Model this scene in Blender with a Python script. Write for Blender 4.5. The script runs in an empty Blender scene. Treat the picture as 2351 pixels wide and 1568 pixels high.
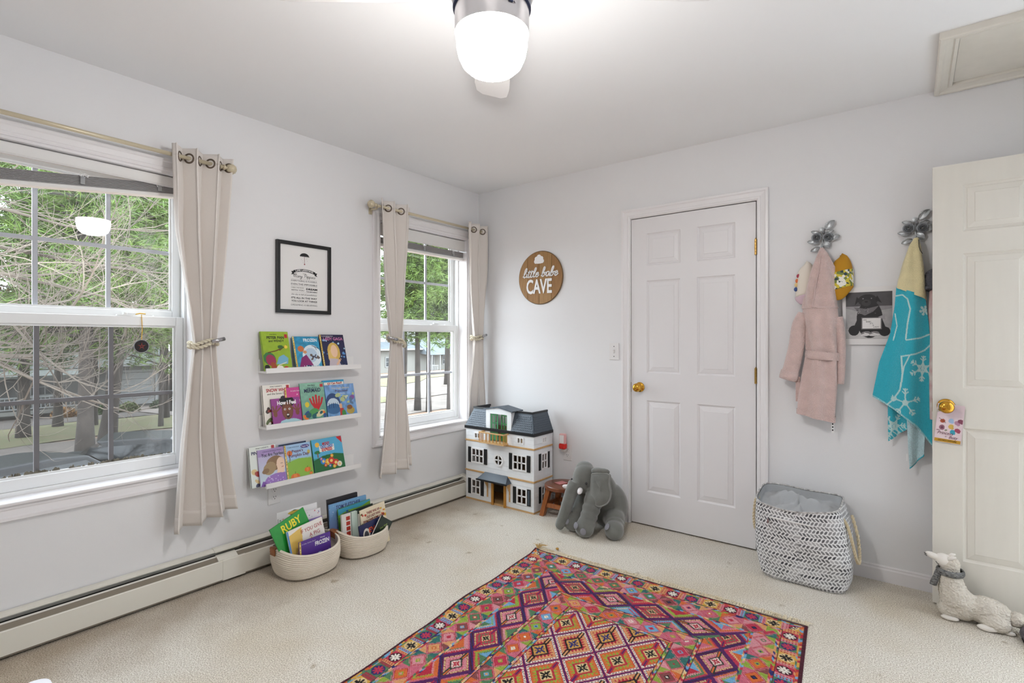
import bpy, bmesh, math, random
import numpy as np
from mathutils import Vector, Matrix, Euler, noise as mnoise

# ------------------------------------------------------------------ camera, sky, exposure
SC = bpy.context.scene
COL = SC.collection
PI = math.pi

cam_data = bpy.data.cameras.new('camera')
cam_data.sensor_width = 36.0
cam_data.lens = 1192.12 / 2351.0 * 36.0
cam_data.shift_y = -5.36 / 2351.0
cam_data.clip_start = 0.05
cam_data.clip_end = 300
cam = bpy.data.objects.new('camera', cam_data)
cam.location = (2.8554, -3.2582, 1.2341)
cam.rotation_euler = (PI / 2, 0, 0.655479)
COL.objects.link(cam)
SC.camera = cam

world = bpy.data.worlds.new('overcast_sky')
SC.world = world
world.use_nodes = True
bg = world.node_tree.nodes['Background']
bg.inputs[0].default_value = (0.82, 0.915, 1.0, 1)
bg.inputs[1].default_value = 5.0

SC.view_settings.view_transform = 'Standard'
SC.view_settings.look = 'None'
SC.view_settings.gamma = 1.0
SC.view_settings.use_curve_mapping = False
SC.view_settings.exposure = 1.07

SC.cycles.max_bounces = 6
SC.cycles.diffuse_bounces = 4
SC.cycles.glossy_bounces = 3
SC.cycles.transmission_bounces = 3
SC.cycles.transparent_max_bounces = 8
SC.cycles.adaptive_threshold = 0.035
SC.cycles.use_light_tree = False
SC.cycles.caustics_reflective = False
SC.cycles.caustics_refractive = False

LAMP_STRENGTH = 49.0          # glowing globe of the ceiling fan light
LAMP_COLOR = (1.0, 0.985, 0.955)

# daylight portals in the two window openings (guide the sky light, emit nothing themselves)
for py in (-2.605, -0.575):
    ld = bpy.data.lights.new('window_portal', 'AREA')
    ld.shape = 'RECTANGLE'; ld.size = 1.46; ld.size_y = 0.88
    ld.cycles.is_portal = True
    lo = bpy.data.objects.new('window_portal', ld)
    lo.location = (-0.26, py, 1.31)
    lo.rotation_euler = (0, -PI / 2, 0)
    COL.objects.link(lo)

# ------------------------------------------------------------------ helpers
def s2l(c):
    c = np.asarray(c, float)
    if c.max() > 1.0: c = c / 255.0
    return np.where(c <= 0.04045, c / 12.92, ((c + 0.055) / 1.055) ** 2.4)

def H(h):
    h = h.lstrip('#')
    return tuple(int(h[i:i + 2], 16) for i in (0, 2, 4))

def lin(c):
    if isinstance(c, str): c = H(c)
    r = s2l(c)
    return (float(r[0]), float(r[1]), float(r[2]), 1.0)

MATS = {}
def mat(name, color, rough=0.6, metal=0.0, var=0.0, vscale=8.0, bump=0.0, bscale=60.0, spec=0.5,
        emit=0.0, trans=0.0, sheen=0.0, stretch=None, color2=None, coat=0.0, alpha=1.0, detail=3.0):
    """principled material; optional noise colour variation and noise bump (object space)"""
    if name in MATS: return MATS[name]
    m = bpy.data.materials.new(name); m.use_nodes = True
    nt = m.node_tree; b = nt.nodes['Principled BSDF']
    c = lin(color)
    b.inputs['Base Color'].default_value = c
    b.inputs['Roughness'].default_value = rough
    b.inputs['Metallic'].default_value = metal
    b.inputs['Specular IOR Level'].default_value = spec
    b.inputs['Transmission Weight'].default_value = trans
    b.inputs['Sheen Weight'].default_value = sheen
    b.inputs['Coat Weight'].default_value = coat
    b.inputs['Alpha'].default_value = alpha
    if emit:
        b.inputs['Emission Color'].default_value = c
        b.inputs['Emission Strength'].default_value = emit
    if var or bump or color2:
        tc = nt.nodes.new('ShaderNodeTexCoord'); mp = nt.nodes.new('ShaderNodeMapping')
        nt.links.new(tc.outputs['Object'], mp.inputs['Vector'])
        if stretch: mp.inputs['Scale'].default_value = stretch
        if var or color2:
            n = nt.nodes.new('ShaderNodeTexNoise'); n.inputs['Scale'].default_value = vscale
            n.inputs['Detail'].default_value = detail
            nt.links.new(mp.outputs['Vector'], n.inputs['Vector'])
            mx = nt.nodes.new('ShaderNodeMix'); mx.data_type = 'RGBA'
            rr = nt.nodes.new('ShaderNodeMapRange'); rr.inputs[1].default_value = 0.3; rr.inputs[2].default_value = 0.7
            nt.links.new(n.outputs['Fac'], rr.inputs[0]); nt.links.new(rr.outputs[0], mx.inputs[0])
            if color2: c2 = lin(color2); c1 = c
            else:
                c1 = tuple(min(1, x * (1 + var)) for x in c[:3]) + (1,); c2 = tuple(x * (1 - var) for x in c[:3]) + (1,)
            mx.inputs[6].default_value = c1; mx.inputs[7].default_value = c2
            nt.links.new(mx.outputs[2], b.inputs['Base Color'])
        if bump:
            n2 = nt.nodes.new('ShaderNodeTexNoise'); n2.inputs['Scale'].default_value = bscale
            n2.inputs['Detail'].default_value = 1.0
            nt.links.new(mp.outputs['Vector'], n2.inputs['Vector'])
            bp = nt.nodes.new('ShaderNodeBump'); bp.inputs['Strength'].default_value = bump
            bp.inputs['Distance'].default_value = 0.01
            nt.links.new(n2.outputs['Fac'], bp.inputs['Height'])
            nt.links.new(bp.outputs['Normal'], b.inputs['Normal'])
    MATS[name] = m
    return m

def mat_print(name='printed_colours', rough=0.5, bump=0.0, bscale=300, sheen=0.0, spec=0.5):
    """colour comes from the mesh's own 'print' colours (flat print, woven or dyed pattern)"""
    if name in MATS: return MATS[name]
    m = mat(name, '#ffffff', rough=rough, bump=bump, bscale=bscale, sheen=sheen, spec=spec)
    nt = m.node_tree
    a = nt.nodes.new('ShaderNodeAttribute'); a.attribute_name = 'print'
    nt.links.new(a.outputs['Color'], nt.nodes['Principled BSDF'].inputs['Base Color'])
    return m

def tag(o, label=None, cat=None, group=None, kind=None):
    if label: o['label'] = label
    if cat: o['category'] = cat
    if group: o['group'] = group
    if kind: o['kind'] = kind
    return o

def thing(name, label, cat, loc=(0, 0, 0), rot=(0, 0, 0), group=None, kind=None):
    o = bpy.data.objects.new(name, None)
    o.empty_display_size = 0.05
    o.location = loc
    o.rotation_euler = rot if isinstance(rot, (tuple, list)) else (0, 0, rot)
    COL.objects.link(o)
    return tag(o, label, cat, group, kind)

def link_mesh(name, me, material=None, parent=None, loc=None, rot=None):
    o = bpy.data.objects.new(name, me)
    if material is not None and not me.materials:
        for mm in (material if isinstance(material, (list, tuple)) else [material]): me.materials.append(mm)
    if parent is not None: o.parent = parent
    if loc is not None: o.location = loc
    if rot is not None: o.rotation_euler = rot
    COL.objects.link(o)
    return o

class MB:
    def __init__(s): s.v = []; s.f = []; s.m = []; s.cur = 0
    def add(s, vs, fs):
        n = len(s.v); s.v += [tuple(v) for v in vs]
        s.f += [tuple(i + n for i in f) for f in fs]; s.m += [s.cur] * len(fs)
        return s
    def box(s, x0, x1, y0, y1, z0, z1):
        if x0 > x1: x0, x1 = x1, x0
        if y0 > y1: y0, y1 = y1, y0
        if z0 > z1: z0, z1 = z1, z0
        return s.add([(x0, y0, z0), (x1, y0, z0), (x1, y1, z0), (x0, y1, z0), (x0, y0, z1), (x1, y0, z1), (x1, y1, z1), (x0, y1, z1)],
              [(0, 3, 2, 1), (4, 5, 6, 7), (0, 1, 5, 4), (1, 2, 6, 5), (2, 3, 7, 6), (3, 0, 4, 7)])
    def hexa(s, p):   # 8 points, bottom 0-3 ccw, top 4-7
        return s.add(p, [(0, 3, 2, 1), (4, 5, 6, 7), (0, 1, 5, 4), (1, 2, 6, 5), (2, 3, 7, 6), (3, 0, 4, 7)])
    def prism(s, poly, fn, a, b):
        """extrude 2-D polygon; fn(u,v,w)->xyz with w from a to b"""
        n = len(poly)
        vs = [fn(u, v, a) for u, v in poly] + [fn(u, v, b) for u, v in poly]
        fs = [tuple(range(n))[::-1], tuple(range(n, 2 * n))] + [(i, (i + 1) % n, n + (i + 1) % n, n + i) for i in range(n)]
        return s.add(vs, fs)
    def tube(s, pts, r, n=8, caps=True, flat=1.0):
        pts = [Vector(p) for p in pts]; k = len(pts)
        rs = r if isinstance(r, (list, tuple, np.ndarray)) else [r] * k
        up = None; vs = []; fs = []
        for i, p in enumerate(pts):
            t = (pts[min(i + 1, k - 1)] - pts[max(i - 1, 0)])
            t = t.normalized() if t.length > 1e-9 else Vector((0, 0, 1))
            if up is None:
                up = Vector((0, 0, 1)) if abs(t.z) < 0.9 else Vector((1, 0, 0))
            a = up - t * up.dot(t)
            if a.length < 1e-6: a = t.orthogonal()
            a.normalize(); up = a; b = t.cross(a)
            for j in range(n):
                w = 2 * PI * j / n
                vs.append(p + (a * math.cos(w) + b * (math.sin(w) * flat)) * rs[i])
        for i in range(k - 1):
            for j in range(n):
                fs.append((i * n + j, i * n + (j + 1) % n, (i + 1) * n + (j + 1) % n, (i + 1) * n + j))
        if caps:
            fs.append(tuple(range(n))[::-1]); fs.append(tuple((k - 1) * n + j for j in range(n)))
        return s.add(vs, fs)
    def cyl(s, p0, p1, r, n=16): return s.tube([p0, p1], r, n)
    def lathe(s, prof, n=24, o=(0, 0, 0), ax='z'):
        vs = []; fs = []
        for r, z in prof:
            for j in range(n):
                w = 2 * PI * j / n; x, y = r * math.cos(w), r * math.sin(w)
                if ax == 'z': q = (x, y, z)
                elif ax == 'x': q = (z, x, y)
                else: q = (y, z, x)
                vs.append((q[0] + o[0], q[1] + o[1], q[2] + o[2]))
        k = len(prof)
        for i in range(k - 1):
            for j in range(n):
                fs.append((i * n + j, i * n + (j + 1) % n, (i + 1) * n + (j + 1) % n, (i + 1) * n + j))
        if prof[0][0] > 1e-6: fs.append(tuple(range(n))[::-1])
        if prof[-1][0] > 1e-6: fs.append(tuple((k - 1) * n + j for j in range(n)))
        return s.add(vs, fs)
    def ball(s, c, r, n=16, m=10, rot=None):
        if not isinstance(r, (tuple, list)): r = (r, r, r)
        vs = []; fs = []
        R = Euler(rot).to_matrix() if rot else None
        for i in range(m + 1):
            t = PI * i / m
            for j in range(n):
                w = 2 * PI * j / n
                q = Vector((r[0] * math.sin(t) * math.cos(w), r[1] * math.sin(t) * math.sin(w), -r[2] * math.cos(t)))
                if R: q = R @ q
                vs.append((q.x + c[0], q.y + c[1], q.z + c[2]))
        for i in range(m):
            for j in range(n):
                fs.append((i * n + j, i * n + (j + 1) % n, (i + 1) * n + (j + 1) % n, (i + 1) * n + j))
        return s.add(vs, fs)
    def grid(s, fn, nu, nv, wrapu=False):
        """fn(u,v) -> xyz for u,v in 0..1"""
        vs = []; fs = []
        cu = nu if wrapu else nu + 1
        for j in range(nv + 1):
            for i in range(cu):
                vs.append(fn(i / nu, j / nv))
        for j in range(nv):
            for i in range(nu):
                i2 = (i + 1) % cu
                fs.append((j * cu + i, j * cu + i2, (j + 1) * cu + i2, (j + 1) * cu + i))
        return s.add(vs, fs)
    def build(s, name, material, parent=None, smooth=False, bevel=0.0, seg=2, loc=None, rot=None, solid=0.0, autosm=None, weld=False):
        me = bpy.data.meshes.new(name)
        me.from_pydata(s.v, [], s.f)
        if len(set(s.m)) > 1:
            me.polygons.foreach_set('material_index', s.m)
        bm = bmesh.new(); bm.from_mesh(me)
        if weld: bmesh.ops.remove_doubles(bm, verts=bm.verts, dist=1e-5)
        bmesh.ops.recalc_face_normals(bm, faces=bm.faces)
        bm.to_mesh(me); bm.free()
        if smooth: me.polygons.foreach_set('use_smooth', [True] * len(me.polygons))
        if autosm is not None:
            me.polygons.foreach_set('use_smooth', [True] * len(me.polygons))
            try: me.set_sharp_from_angle(angle=autosm)
            except Exception: pass
        o = link_mesh(name, me, material, parent, loc, rot)
        if solid:
            md = o.modifiers.new('thickness', 'SOLIDIFY'); md.thickness = solid; md.offset = 0
        if bevel:
            md = o.modifiers.new('bevel', 'BEVEL'); md.width = bevel; md.segments = seg; md.limit_method = 'ANGLE'
        return o

def bxo(name, x0, x1, y0, y1, z0, z1, material, parent=None, bevel=0.0, **k):
    return MB().box(x0, x1, y0, y1, z0, z1).build(name, material, parent, bevel=bevel, **k)

def copy_part(o, parent, loc=None, rot=None, name=None):
    c = o.copy(); COL.objects.link(c); c.parent = parent
    if loc is not None: c.location = loc
    if rot is not None: c.rotation_euler = rot
    return c

def copy_tree(o, parent=None):
    c = o.copy(); COL.objects.link(c); c.parent = parent
    for ch in list(o.children): copy_tree(ch, c)
    return c

def circle(n, r=1.0, cx=0, cy=0, a0=0.0):
    return [(cx + r * math.cos(a0 + 2 * PI * i / n), cy + r * math.sin(a0 + 2 * PI * i / n)) for i in range(n)]

def catmull(pts, k=6):
    P = [Vector(p) for p in pts]; out = []
    for i in range(len(P) - 1):
        p0 = P[max(i - 1, 0)]; p1 = P[i]; p2 = P[i + 1]; p3 = P[min(i + 2, len(P) - 1)]
        for j in range(k):
            t = j / k
            out.append(0.5 * ((2 * p1) + (p2 - p0) * t + (2 * p0 - 5 * p1 + 4 * p2 - p3) * t * t + (3 * p1 - p0 - 3 * p2 + p3) * t ** 3))
    out.append(P[-1])
    return out

def interp(x, xs, ys): return float(np.interp(x, xs, ys))

# ---- flat lettering: font curve turned into a thin mesh
def text(name, s, size, material, parent, loc, rot=(PI / 2, 0, 0), extrude=0.0006, align='CENTER', shear=0.0, bold=0.0, sx=1.0,
         spacing=1.0, label=None, arc=0.0, width=None):
    cu = bpy.data.curves.new(name, 'FONT'); cu.body = s; cu.size = size; cu.extrude = extrude
    cu.align_x = align; cu.align_y = 'CENTER'; cu.shear = shear; cu.offset = bold; cu.space_character = spacing
    cu.resolution_u = 3
    ob = bpy.data.objects.new(name, cu); COL.objects.link(ob)
    dg = bpy.context.evaluated_depsgraph_get()
    me = bpy.data.meshes.new_from_object(ob.evaluated_get(dg))
    bpy.data.objects.remove(ob); bpy.data.curves.remove(cu)
    n = len(me.vertices); co = np.zeros(n * 3); me.vertices.foreach_get('co', co); co = co.reshape(-1, 3)
    if n:
        if width:
            w = co[:, 0].max() - co[:, 0].min(); c0 = 0.5 * (co[:, 0].max() + co[:, 0].min())
            co[:, 0] = (co[:, 0] - (c0 if align == 'CENTER' else 0)) * width / max(w, 1e-6)
        co[:, 0] *= sx
        if arc: co[:, 1] -= arc * co[:, 0] ** 2
        me.vertices.foreach_set('co', co.ravel())
    me.materials.clear(); me.name = name
    o = link_mesh(name, me, material, parent, loc, rot)
    if label: o['label'] = label
    return o

# ---- small raster used for printed or woven colour (stored as mesh colours)
class Canvas:
    def __init__(s, w, h, nx, ny, bg='#ffffff'):
        s.w = w; s.h = h; s.nx = nx; s.ny = ny
        x = np.linspace(0, w, nx + 1); y = np.linspace(0, h, ny + 1)
        s.X, s.Y = np.meshgrid(x, y)
        s.c = np.zeros((ny + 1, nx + 1, 3)); s.c[:] = lin(bg)[:3]
    def put(s, mask, c, a=1.0):
        s.c[mask] = s.c[mask] * (1 - a) + np.array(lin(c)[:3]) * a; return s
    def rect(s, x0, x1, y0, y1, c, a=1.0):
        return s.put((s.X >= x0) & (s.X <= x1) & (s.Y >= y0) & (s.Y <= y1), c, a)
    def ell(s, cx, cy, rx, ry, c, rot=0.0, a=1.0):
        dx = s.X - cx; dy = s.Y - cy; ca, sa = math.cos(rot), math.sin(rot)
        return s.put(((dx * ca + dy * sa) / rx) ** 2 + ((-dx * sa + dy * ca) / ry) ** 2 <= 1, c, a)
    def poly(s, pts, c, a=1.0):
        ins = np.zeros(s.X.shape, bool); n = len(pts)
        for i in range(n):
            x0, y0 = pts[i]; x1, y1 = pts[(i + 1) % n]
            if abs(y1 - y0) < 1e-12: continue
            ins ^= ((y0 > s.Y) != (y1 > s.Y)) & (s.X < (x1 - x0) * (s.Y - y0) / (y1 - y0) + x0)
        return s.put(ins, c, a)
    def line(s, pts, wd, c, a=1.0):
        m = np.zeros(s.X.shape, bool)
        for (x0, y0), (x1, y1) in zip(pts[:-1], pts[1:]):
            dx, dy = x1 - x0, y1 - y0; L = dx * dx + dy * dy + 1e-12
            t = np.clip(((s.X - x0) * dx + (s.Y - y0) * dy) / L, 0, 1)
            m |= (s.X - x0 - t * dx) ** 2 + (s.Y - y0 - t * dy) ** 2 <= (wd / 2) ** 2
        return s.put(m, c, a)
    def grad(s, c0, c1):
        t = (s.Y / s.h)[..., None]; s.c = np.array(lin(c0)[:3]) * (1 - t) + np.array(lin(c1)[:3]) * t; return s
    def mottle(s, seed=0, amt=0.12, cell=6):
        rs = np.random.RandomState(seed); g = rs.rand(s.ny // cell + 3, s.nx // cell + 3)
        yy = np.arange(s.ny + 1) / cell; xx = np.arange(s.nx + 1) / cell
        y0 = yy.astype(int); x0 = xx.astype(int); fy = (yy - y0)[:, None]; fx = (xx - x0)[None]
        v = g[y0][:, x0] * (1 - fy) * (1 - fx) + g[y0 + 1][:, x0] * fy * (1 - fx) + g[y0][:, x0 + 1] * (1 - fy) * fx + g[y0 + 1][:, x0 + 1] * fy * fx
        s.c = np.clip(s.c * (1 + amt * (v - 0.5) * 2)[..., None], 0, 1); return s
    def mesh(s, name, material, parent, fn=None, loc=None, rot=None, smooth=False):
        """fn(X,Y)->(x,y,z) arrays; default: x across, z up, facing -y"""
        if fn is None: fn = lambda X, Y: (X, np.zeros_like(X), Y)
        x, y, z = fn(s.X, s.Y)
        return color_grid(name, np.stack([x, y, z], -1), s.c, material, parent, loc, rot, smooth)

def color_grid(name, P, Cc, material, parent=None, loc=None, rot=None, smooth=True, wrap=False):
    nv, nu = P.shape[:2]
    idx = np.arange(nv * nu).reshape(nv, nu)
    if wrap: idx = np.concatenate([idx, idx[:, :1]], 1)
    q = np.stack([idx[:-1, :-1], idx[:-1, 1:], idx[1:, 1:], idx[1:, :-1]], -1).reshape(-1, 4)
    me = bpy.data.meshes.new(name)
    me.vertices.add(nv * nu); me.vertices.foreach_set('co', P.reshape(-1).astype(np.float32))
    me.loops.add(len(q) * 4); me.loops.foreach_set('vertex_index', q.reshape(-1).astype(np.int32))
    me.polygons.add(len(q)); me.polygons.foreach_set('loop_start', np.arange(0, len(q) * 4, 4, dtype=np.int32))
    me.update(calc_edges=True)
    if smooth: me.polygons.foreach_set('use_smooth', np.ones(len(q), bool))
    at = me.color_attributes.new('print', 'FLOAT_COLOR', 'POINT')
    c4 = np.ones((nv * nu, 4), np.float32); c4[:, :3] = Cc.reshape(-1, 3)
    at.data.foreach_set('color', c4.ravel())
    me.validate()
    return link_mesh(name, me, material, parent, loc, rot)

def nset(m, fn):
    fn(m.node_tree, m.node_tree.nodes['Principled BSDF']); return m
# ------------------------------------------------------------------ materials of the room
M_wall = mat('wall_paint', '#e8e7e8', rough=0.75, bump=0.07, bscale=260, spec=0.3)
M_ceil = mat('ceiling_paint', '#f4f4f5', rough=0.85, spec=0.2)
M_trim = mat('trim_gloss_white', '#ebe8e9', rough=0.35, spec=0.45)
M_vinyl = mat('window_vinyl', '#eceded', rough=0.4)
M_grille = mat('grille_bar_grey', '#c3c3cd', rough=0.5)
M_grille_d = mat('grille_bar_dark', '#77747a', rough=0.5)
M_door = mat('door_paint_white', '#e6e3e4', rough=0.42, bump=0.05, bscale=120, stretch=(8, 8, 1))
M_door2 = mat('door_paint_cream', '#e2ddd3', rough=0.45, bump=0.05, bscale=120, stretch=(8, 8, 1), var=0.02, vscale=2.5)
M_brass = mat('polished_brass', '#d9a441', rough=0.16, metal=1.0)
M_brass_d = mat('aged_brass', '#9a7a45', rough=0.35, metal=1.0)
M_dark = mat('cavity_shade_and_sole', '#15130f', rough=0.9)
M_black = mat('black_satin', '#0c0b0d', rough=0.35)
M_white = mat('plain_white', '#f2f1f1', rough=0.5)

def carpet_material():
    m = bpy.data.materials.new('carpet_beige'); m.use_nodes = True
    nt = m.node_tree; b = nt.nodes['Principled BSDF']; L = nt.links
    b.inputs['Roughness'].default_value = 0.95; b.inputs['Specular IOR Level'].default_value = 0.1
    b.inputs['Sheen Weight'].default_value = 0.15
    tc = nt.nodes.new('ShaderNodeTexCoord')
    def nz(scale, det=2.0, rough=0.5):
        n = nt.nodes.new('ShaderNodeTexNoise'); n.inputs['Scale'].default_value = scale
        n.inputs['Detail'].default_value = det; n.inputs['Roughness'].default_value = rough
        L.new(tc.outputs['Object'], n.inputs['Vector']); return n
    def ramp(src, a, b_, c0, c1):
        r = nt.nodes.new('ShaderNodeValToRGB'); r.color_ramp.elements[0].position = a; r.color_ramp.elements[1].position = b_
        r.color_ramp.elements[0].color = lin(c0); r.color_ramp.elements[1].color = lin(c1)
        L.new(src, r.inputs[0]); return r
    def mul(a, c, fac=1.0):
        x = nt.nodes.new('ShaderNodeMix'); x.data_type = 'RGBA'; x.blend_type = 'MULTIPLY'; x.inputs[0].default_value = fac
        L.new(a, x.inputs[6]); L.new(c, x.inputs[7]); return x.outputs[2]
    fine = nz(210, 1.0, 0.7); base = ramp(fine.outputs['Fac'], 0.38, 0.60, '#c6bbaa', '#f9f3e8')
    patch = nz(1.7, 2.0, 0.6); p = ramp(patch.outputs['Fac'], 0.30, 0.55, '#f1ebe1', '#ffffff')
    spot = nz(9, 1.5, 0.65); sp = ramp(spot.outputs['Fac'], 0.25, 0.31, '#c9beac', '#ffffff')
    c = mul(base.outputs[0], p.outputs[0]); c = mul(c, sp.outputs[0], 0.8)
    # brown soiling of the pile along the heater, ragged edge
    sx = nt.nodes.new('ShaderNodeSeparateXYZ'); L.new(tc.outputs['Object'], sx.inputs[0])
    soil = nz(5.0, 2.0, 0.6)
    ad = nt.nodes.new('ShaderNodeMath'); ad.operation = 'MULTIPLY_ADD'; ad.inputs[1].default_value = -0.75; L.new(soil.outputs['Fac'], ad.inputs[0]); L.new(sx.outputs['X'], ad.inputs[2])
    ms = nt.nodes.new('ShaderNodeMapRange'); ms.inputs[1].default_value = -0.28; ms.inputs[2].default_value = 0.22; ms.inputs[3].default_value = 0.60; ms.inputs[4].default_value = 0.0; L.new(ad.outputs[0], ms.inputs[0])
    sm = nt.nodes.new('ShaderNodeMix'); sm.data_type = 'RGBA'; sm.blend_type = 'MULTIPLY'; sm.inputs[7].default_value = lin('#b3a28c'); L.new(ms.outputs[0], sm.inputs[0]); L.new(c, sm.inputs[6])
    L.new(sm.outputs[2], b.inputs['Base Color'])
    bp = nt.nodes.new('ShaderNodeBump'); bp.inputs['Strength'].default_value = 0.9; bp.inputs['Distance'].default_value = 0.007
    L.new(fine.outputs['Fac'], bp.inputs['Height']); L.new(bp.outputs['Normal'], b.inputs['Normal'])
    return m
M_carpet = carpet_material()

RX, RY, RZ = 3.72, -4.15, 2.44
HEAD, SILL = 2.045, 0.57
W1 = (-3.055, -2.155)      # window openings along y
W2 = (-1.02, -0.135)

def struct(o): o['kind'] = 'structure'; return o

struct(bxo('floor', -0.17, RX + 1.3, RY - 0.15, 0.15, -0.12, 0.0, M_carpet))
struct(bxo('ceiling', -0.17, RX + 1.3, RY - 0.15, 0.15, RZ, RZ + 0.12, M_ceil))
w = MB()
T = -0.17
w.box(T, 0, RY, W1[0], 0, RZ); w.box(T, 0, W1[1], W2[0], 0, RZ); w.box(T, 0, W2[1], 0.12, 0, RZ)
for a, b in (W1, W2):
    w.box(T, 0, a, b, 0, SILL); w.box(T, 0, a, b, HEAD, RZ)
struct(w.build('wall_left', M_wall))
w = MB()                                   # the wall with the closet door
DX0, DX1, DH = 1.355, 2.148, 2.045
w.box(0, DX0, 0, 0.12, 0, RZ); w.box(DX1, RX + 0.12, 0, 0.12, 0, RZ); w.box(DX0, DX1, 0, 0.12, DH, RZ)
w.box(DX0, DX1, 0.075, 0.12, 0, DH)  # unseen backing board, added to stop sky light leaking past the door leaf
struct(w.build('wall_right', M_wall))
EY0, EY1 = -0.95, -0.15                    # doorway of the open door, in the wall to the right of the picture
w = MB()
w.box(RX, RX + 0.12, RY, EY0, 0, RZ); w.box(RX, RX + 0.12, EY1, 0.0, 0, RZ); w.box(RX, RX + 0.12, EY0, EY1, 2.05, RZ)
struct(w.build('wall_entry', M_wall))
struct(bxo('wall_rear', -0.17, RX + 1.3, RY - 0.12, RY, 0, RZ, M_wall))
struct(bxo('wall_hallway', RX + 1.15, RX + 1.27, RY, 0.12, 0, RZ, M_wall))

# ---- mitred mouldings around a rectangle
CASING = [(0.0, 0.0), (0.0, 0.008), (0.006, 0.011), (0.014, 0.011), (0.018, 0.008), (0.040, 0.013), (0.046, 0.018), (0.058, 0.018), (0.060, 0.014), (0.060, 0.0)]
def moulding(parent, fn, u0, u1, v0, v1, prof, sides, material, name, flat_bottom=False):
    for sd in sides:
        mb = MB(); vs = []
        for d, t in prof:
            b = v0 if flat_bottom else v0 - d
            if sd == 'L': e = [(u0 - d, b), (u0 - d, v1 + d)]
            elif sd == 'R': e = [(u1 + d, b), (u1 + d, v1 + d)]
            elif sd == 'T': e = [(u0 - d, v1 + d), (u1 + d, v1 + d)]
            else: e = [(u0 - d, v0 - d), (u1 + d, v0 - d)]
            vs += [fn(e[0][0], e[0][1], t), fn(e[1][0], e[1][1], t)]
        k = len(prof)
        fs = [(2 * i, 2 * i + 1, 2 * i + 3, 2 * i + 2) for i in range(k - 1)]
        fs += [tuple(2 * i for i in range(k))[::-1], tuple(2 * i + 1 for i in range(k)), (2 * k - 2, 2 * k - 1, 1, 0)]
        mb.add(vs, fs).build(name, material, parent)

# ---- glass
def glass_material(name, tint, dirt, dirt_col='#b9b6ae', dscale=6.0):
    m = bpy.data.materials.new(name); m.use_nodes = True
    nt = m.node_tree; L = nt.links
    for n in list(nt.nodes): nt.nodes.remove(n)
    out = nt.nodes.new('ShaderNodeOutputMaterial')
    tr = nt.nodes.new('ShaderNodeBsdfTransparent'); tr.inputs[0].default_value = lin(tint)
    gl = nt.nodes.new('ShaderNodeBsdfGlossy'); gl.inputs['Roughness'].default_value = 0.0
    lw = nt.nodes.new('ShaderNodeLayerWeight'); lw.inputs['Blend'].default_value = 0.5
    pw = nt.nodes.new('ShaderNodeMath'); pw.operation = 'POWER'; pw.inputs[1].default_value = 5.0; L.new(lw.outputs['Facing'], pw.inputs[0])
    fr = nt.nodes.new('ShaderNodeMath'); fr.operation = 'MULTIPLY_ADD'; fr.inputs[1].default_value = 0.9; fr.inputs[2].default_value = 0.06; L.new(pw.outputs[0], fr.inputs[0])
    mx = nt.nodes.new('ShaderNodeMixShader'); L.new(fr.outputs[0], mx.inputs[0]); L.new(tr.outputs[0], mx.inputs[1]); L.new(gl.outputs[0], mx.inputs[2])
    df = nt.nodes.new('ShaderNodeBsdfTranslucent'); df.inputs[0].default_value = lin(dirt_col)
    tc = nt.nodes.new('ShaderNodeTexCoord'); nz = nt.nodes.new('ShaderNodeTexNoise'); nz.inputs['Scale'].default_value = dscale
    nz.inputs['Detail'].default_value = 4
    L.new(tc.outputs['Object'], nz.inputs['Vector'])
    mr = nt.nodes.new('ShaderNodeMapRange'); mr.inputs[1].default_value = 0.35; mr.inputs[2].default_value = 0.8
    mr.inputs[3].default_value = dirt * 0.3; mr.inputs[4].default_value = dirt
    L.new(nz.outputs['Fac'], mr.inputs[0])
    m2 = nt.nodes.new('ShaderNodeMixShader'); L.new(mr.outputs[0], m2.inputs[0]); L.new(mx.outputs[0], m2.inputs[1]); L.new(df.outputs[0], m2.inputs[2])
    L.new(m2.outputs[0], out.inputs[0])
    return m
M_glass = glass_material('window_glass', '#fafcfb', 0.02)
M_glass_d = glass_material('window_glass_dusty', '#f4f5f4', 0.06)

def screen_material():
    m = bpy.data.materials.new('insect_screen_mesh'); m.use_nodes = True
    nt = m.node_tree; L = nt.links
    for n in list(nt.nodes): nt.nodes.remove(n)
    out = nt.nodes.new('ShaderNodeOutputMaterial')
    tr = nt.nodes.new('ShaderNodeBsdfTransparent')
    tr.inputs[0].default_value = (0.60, 0.60, 0.61, 1)      # open share of the fine mesh
    L.new(tr.outputs[0], out.inputs[0])
    return m
M_screen = screen_material()

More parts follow.
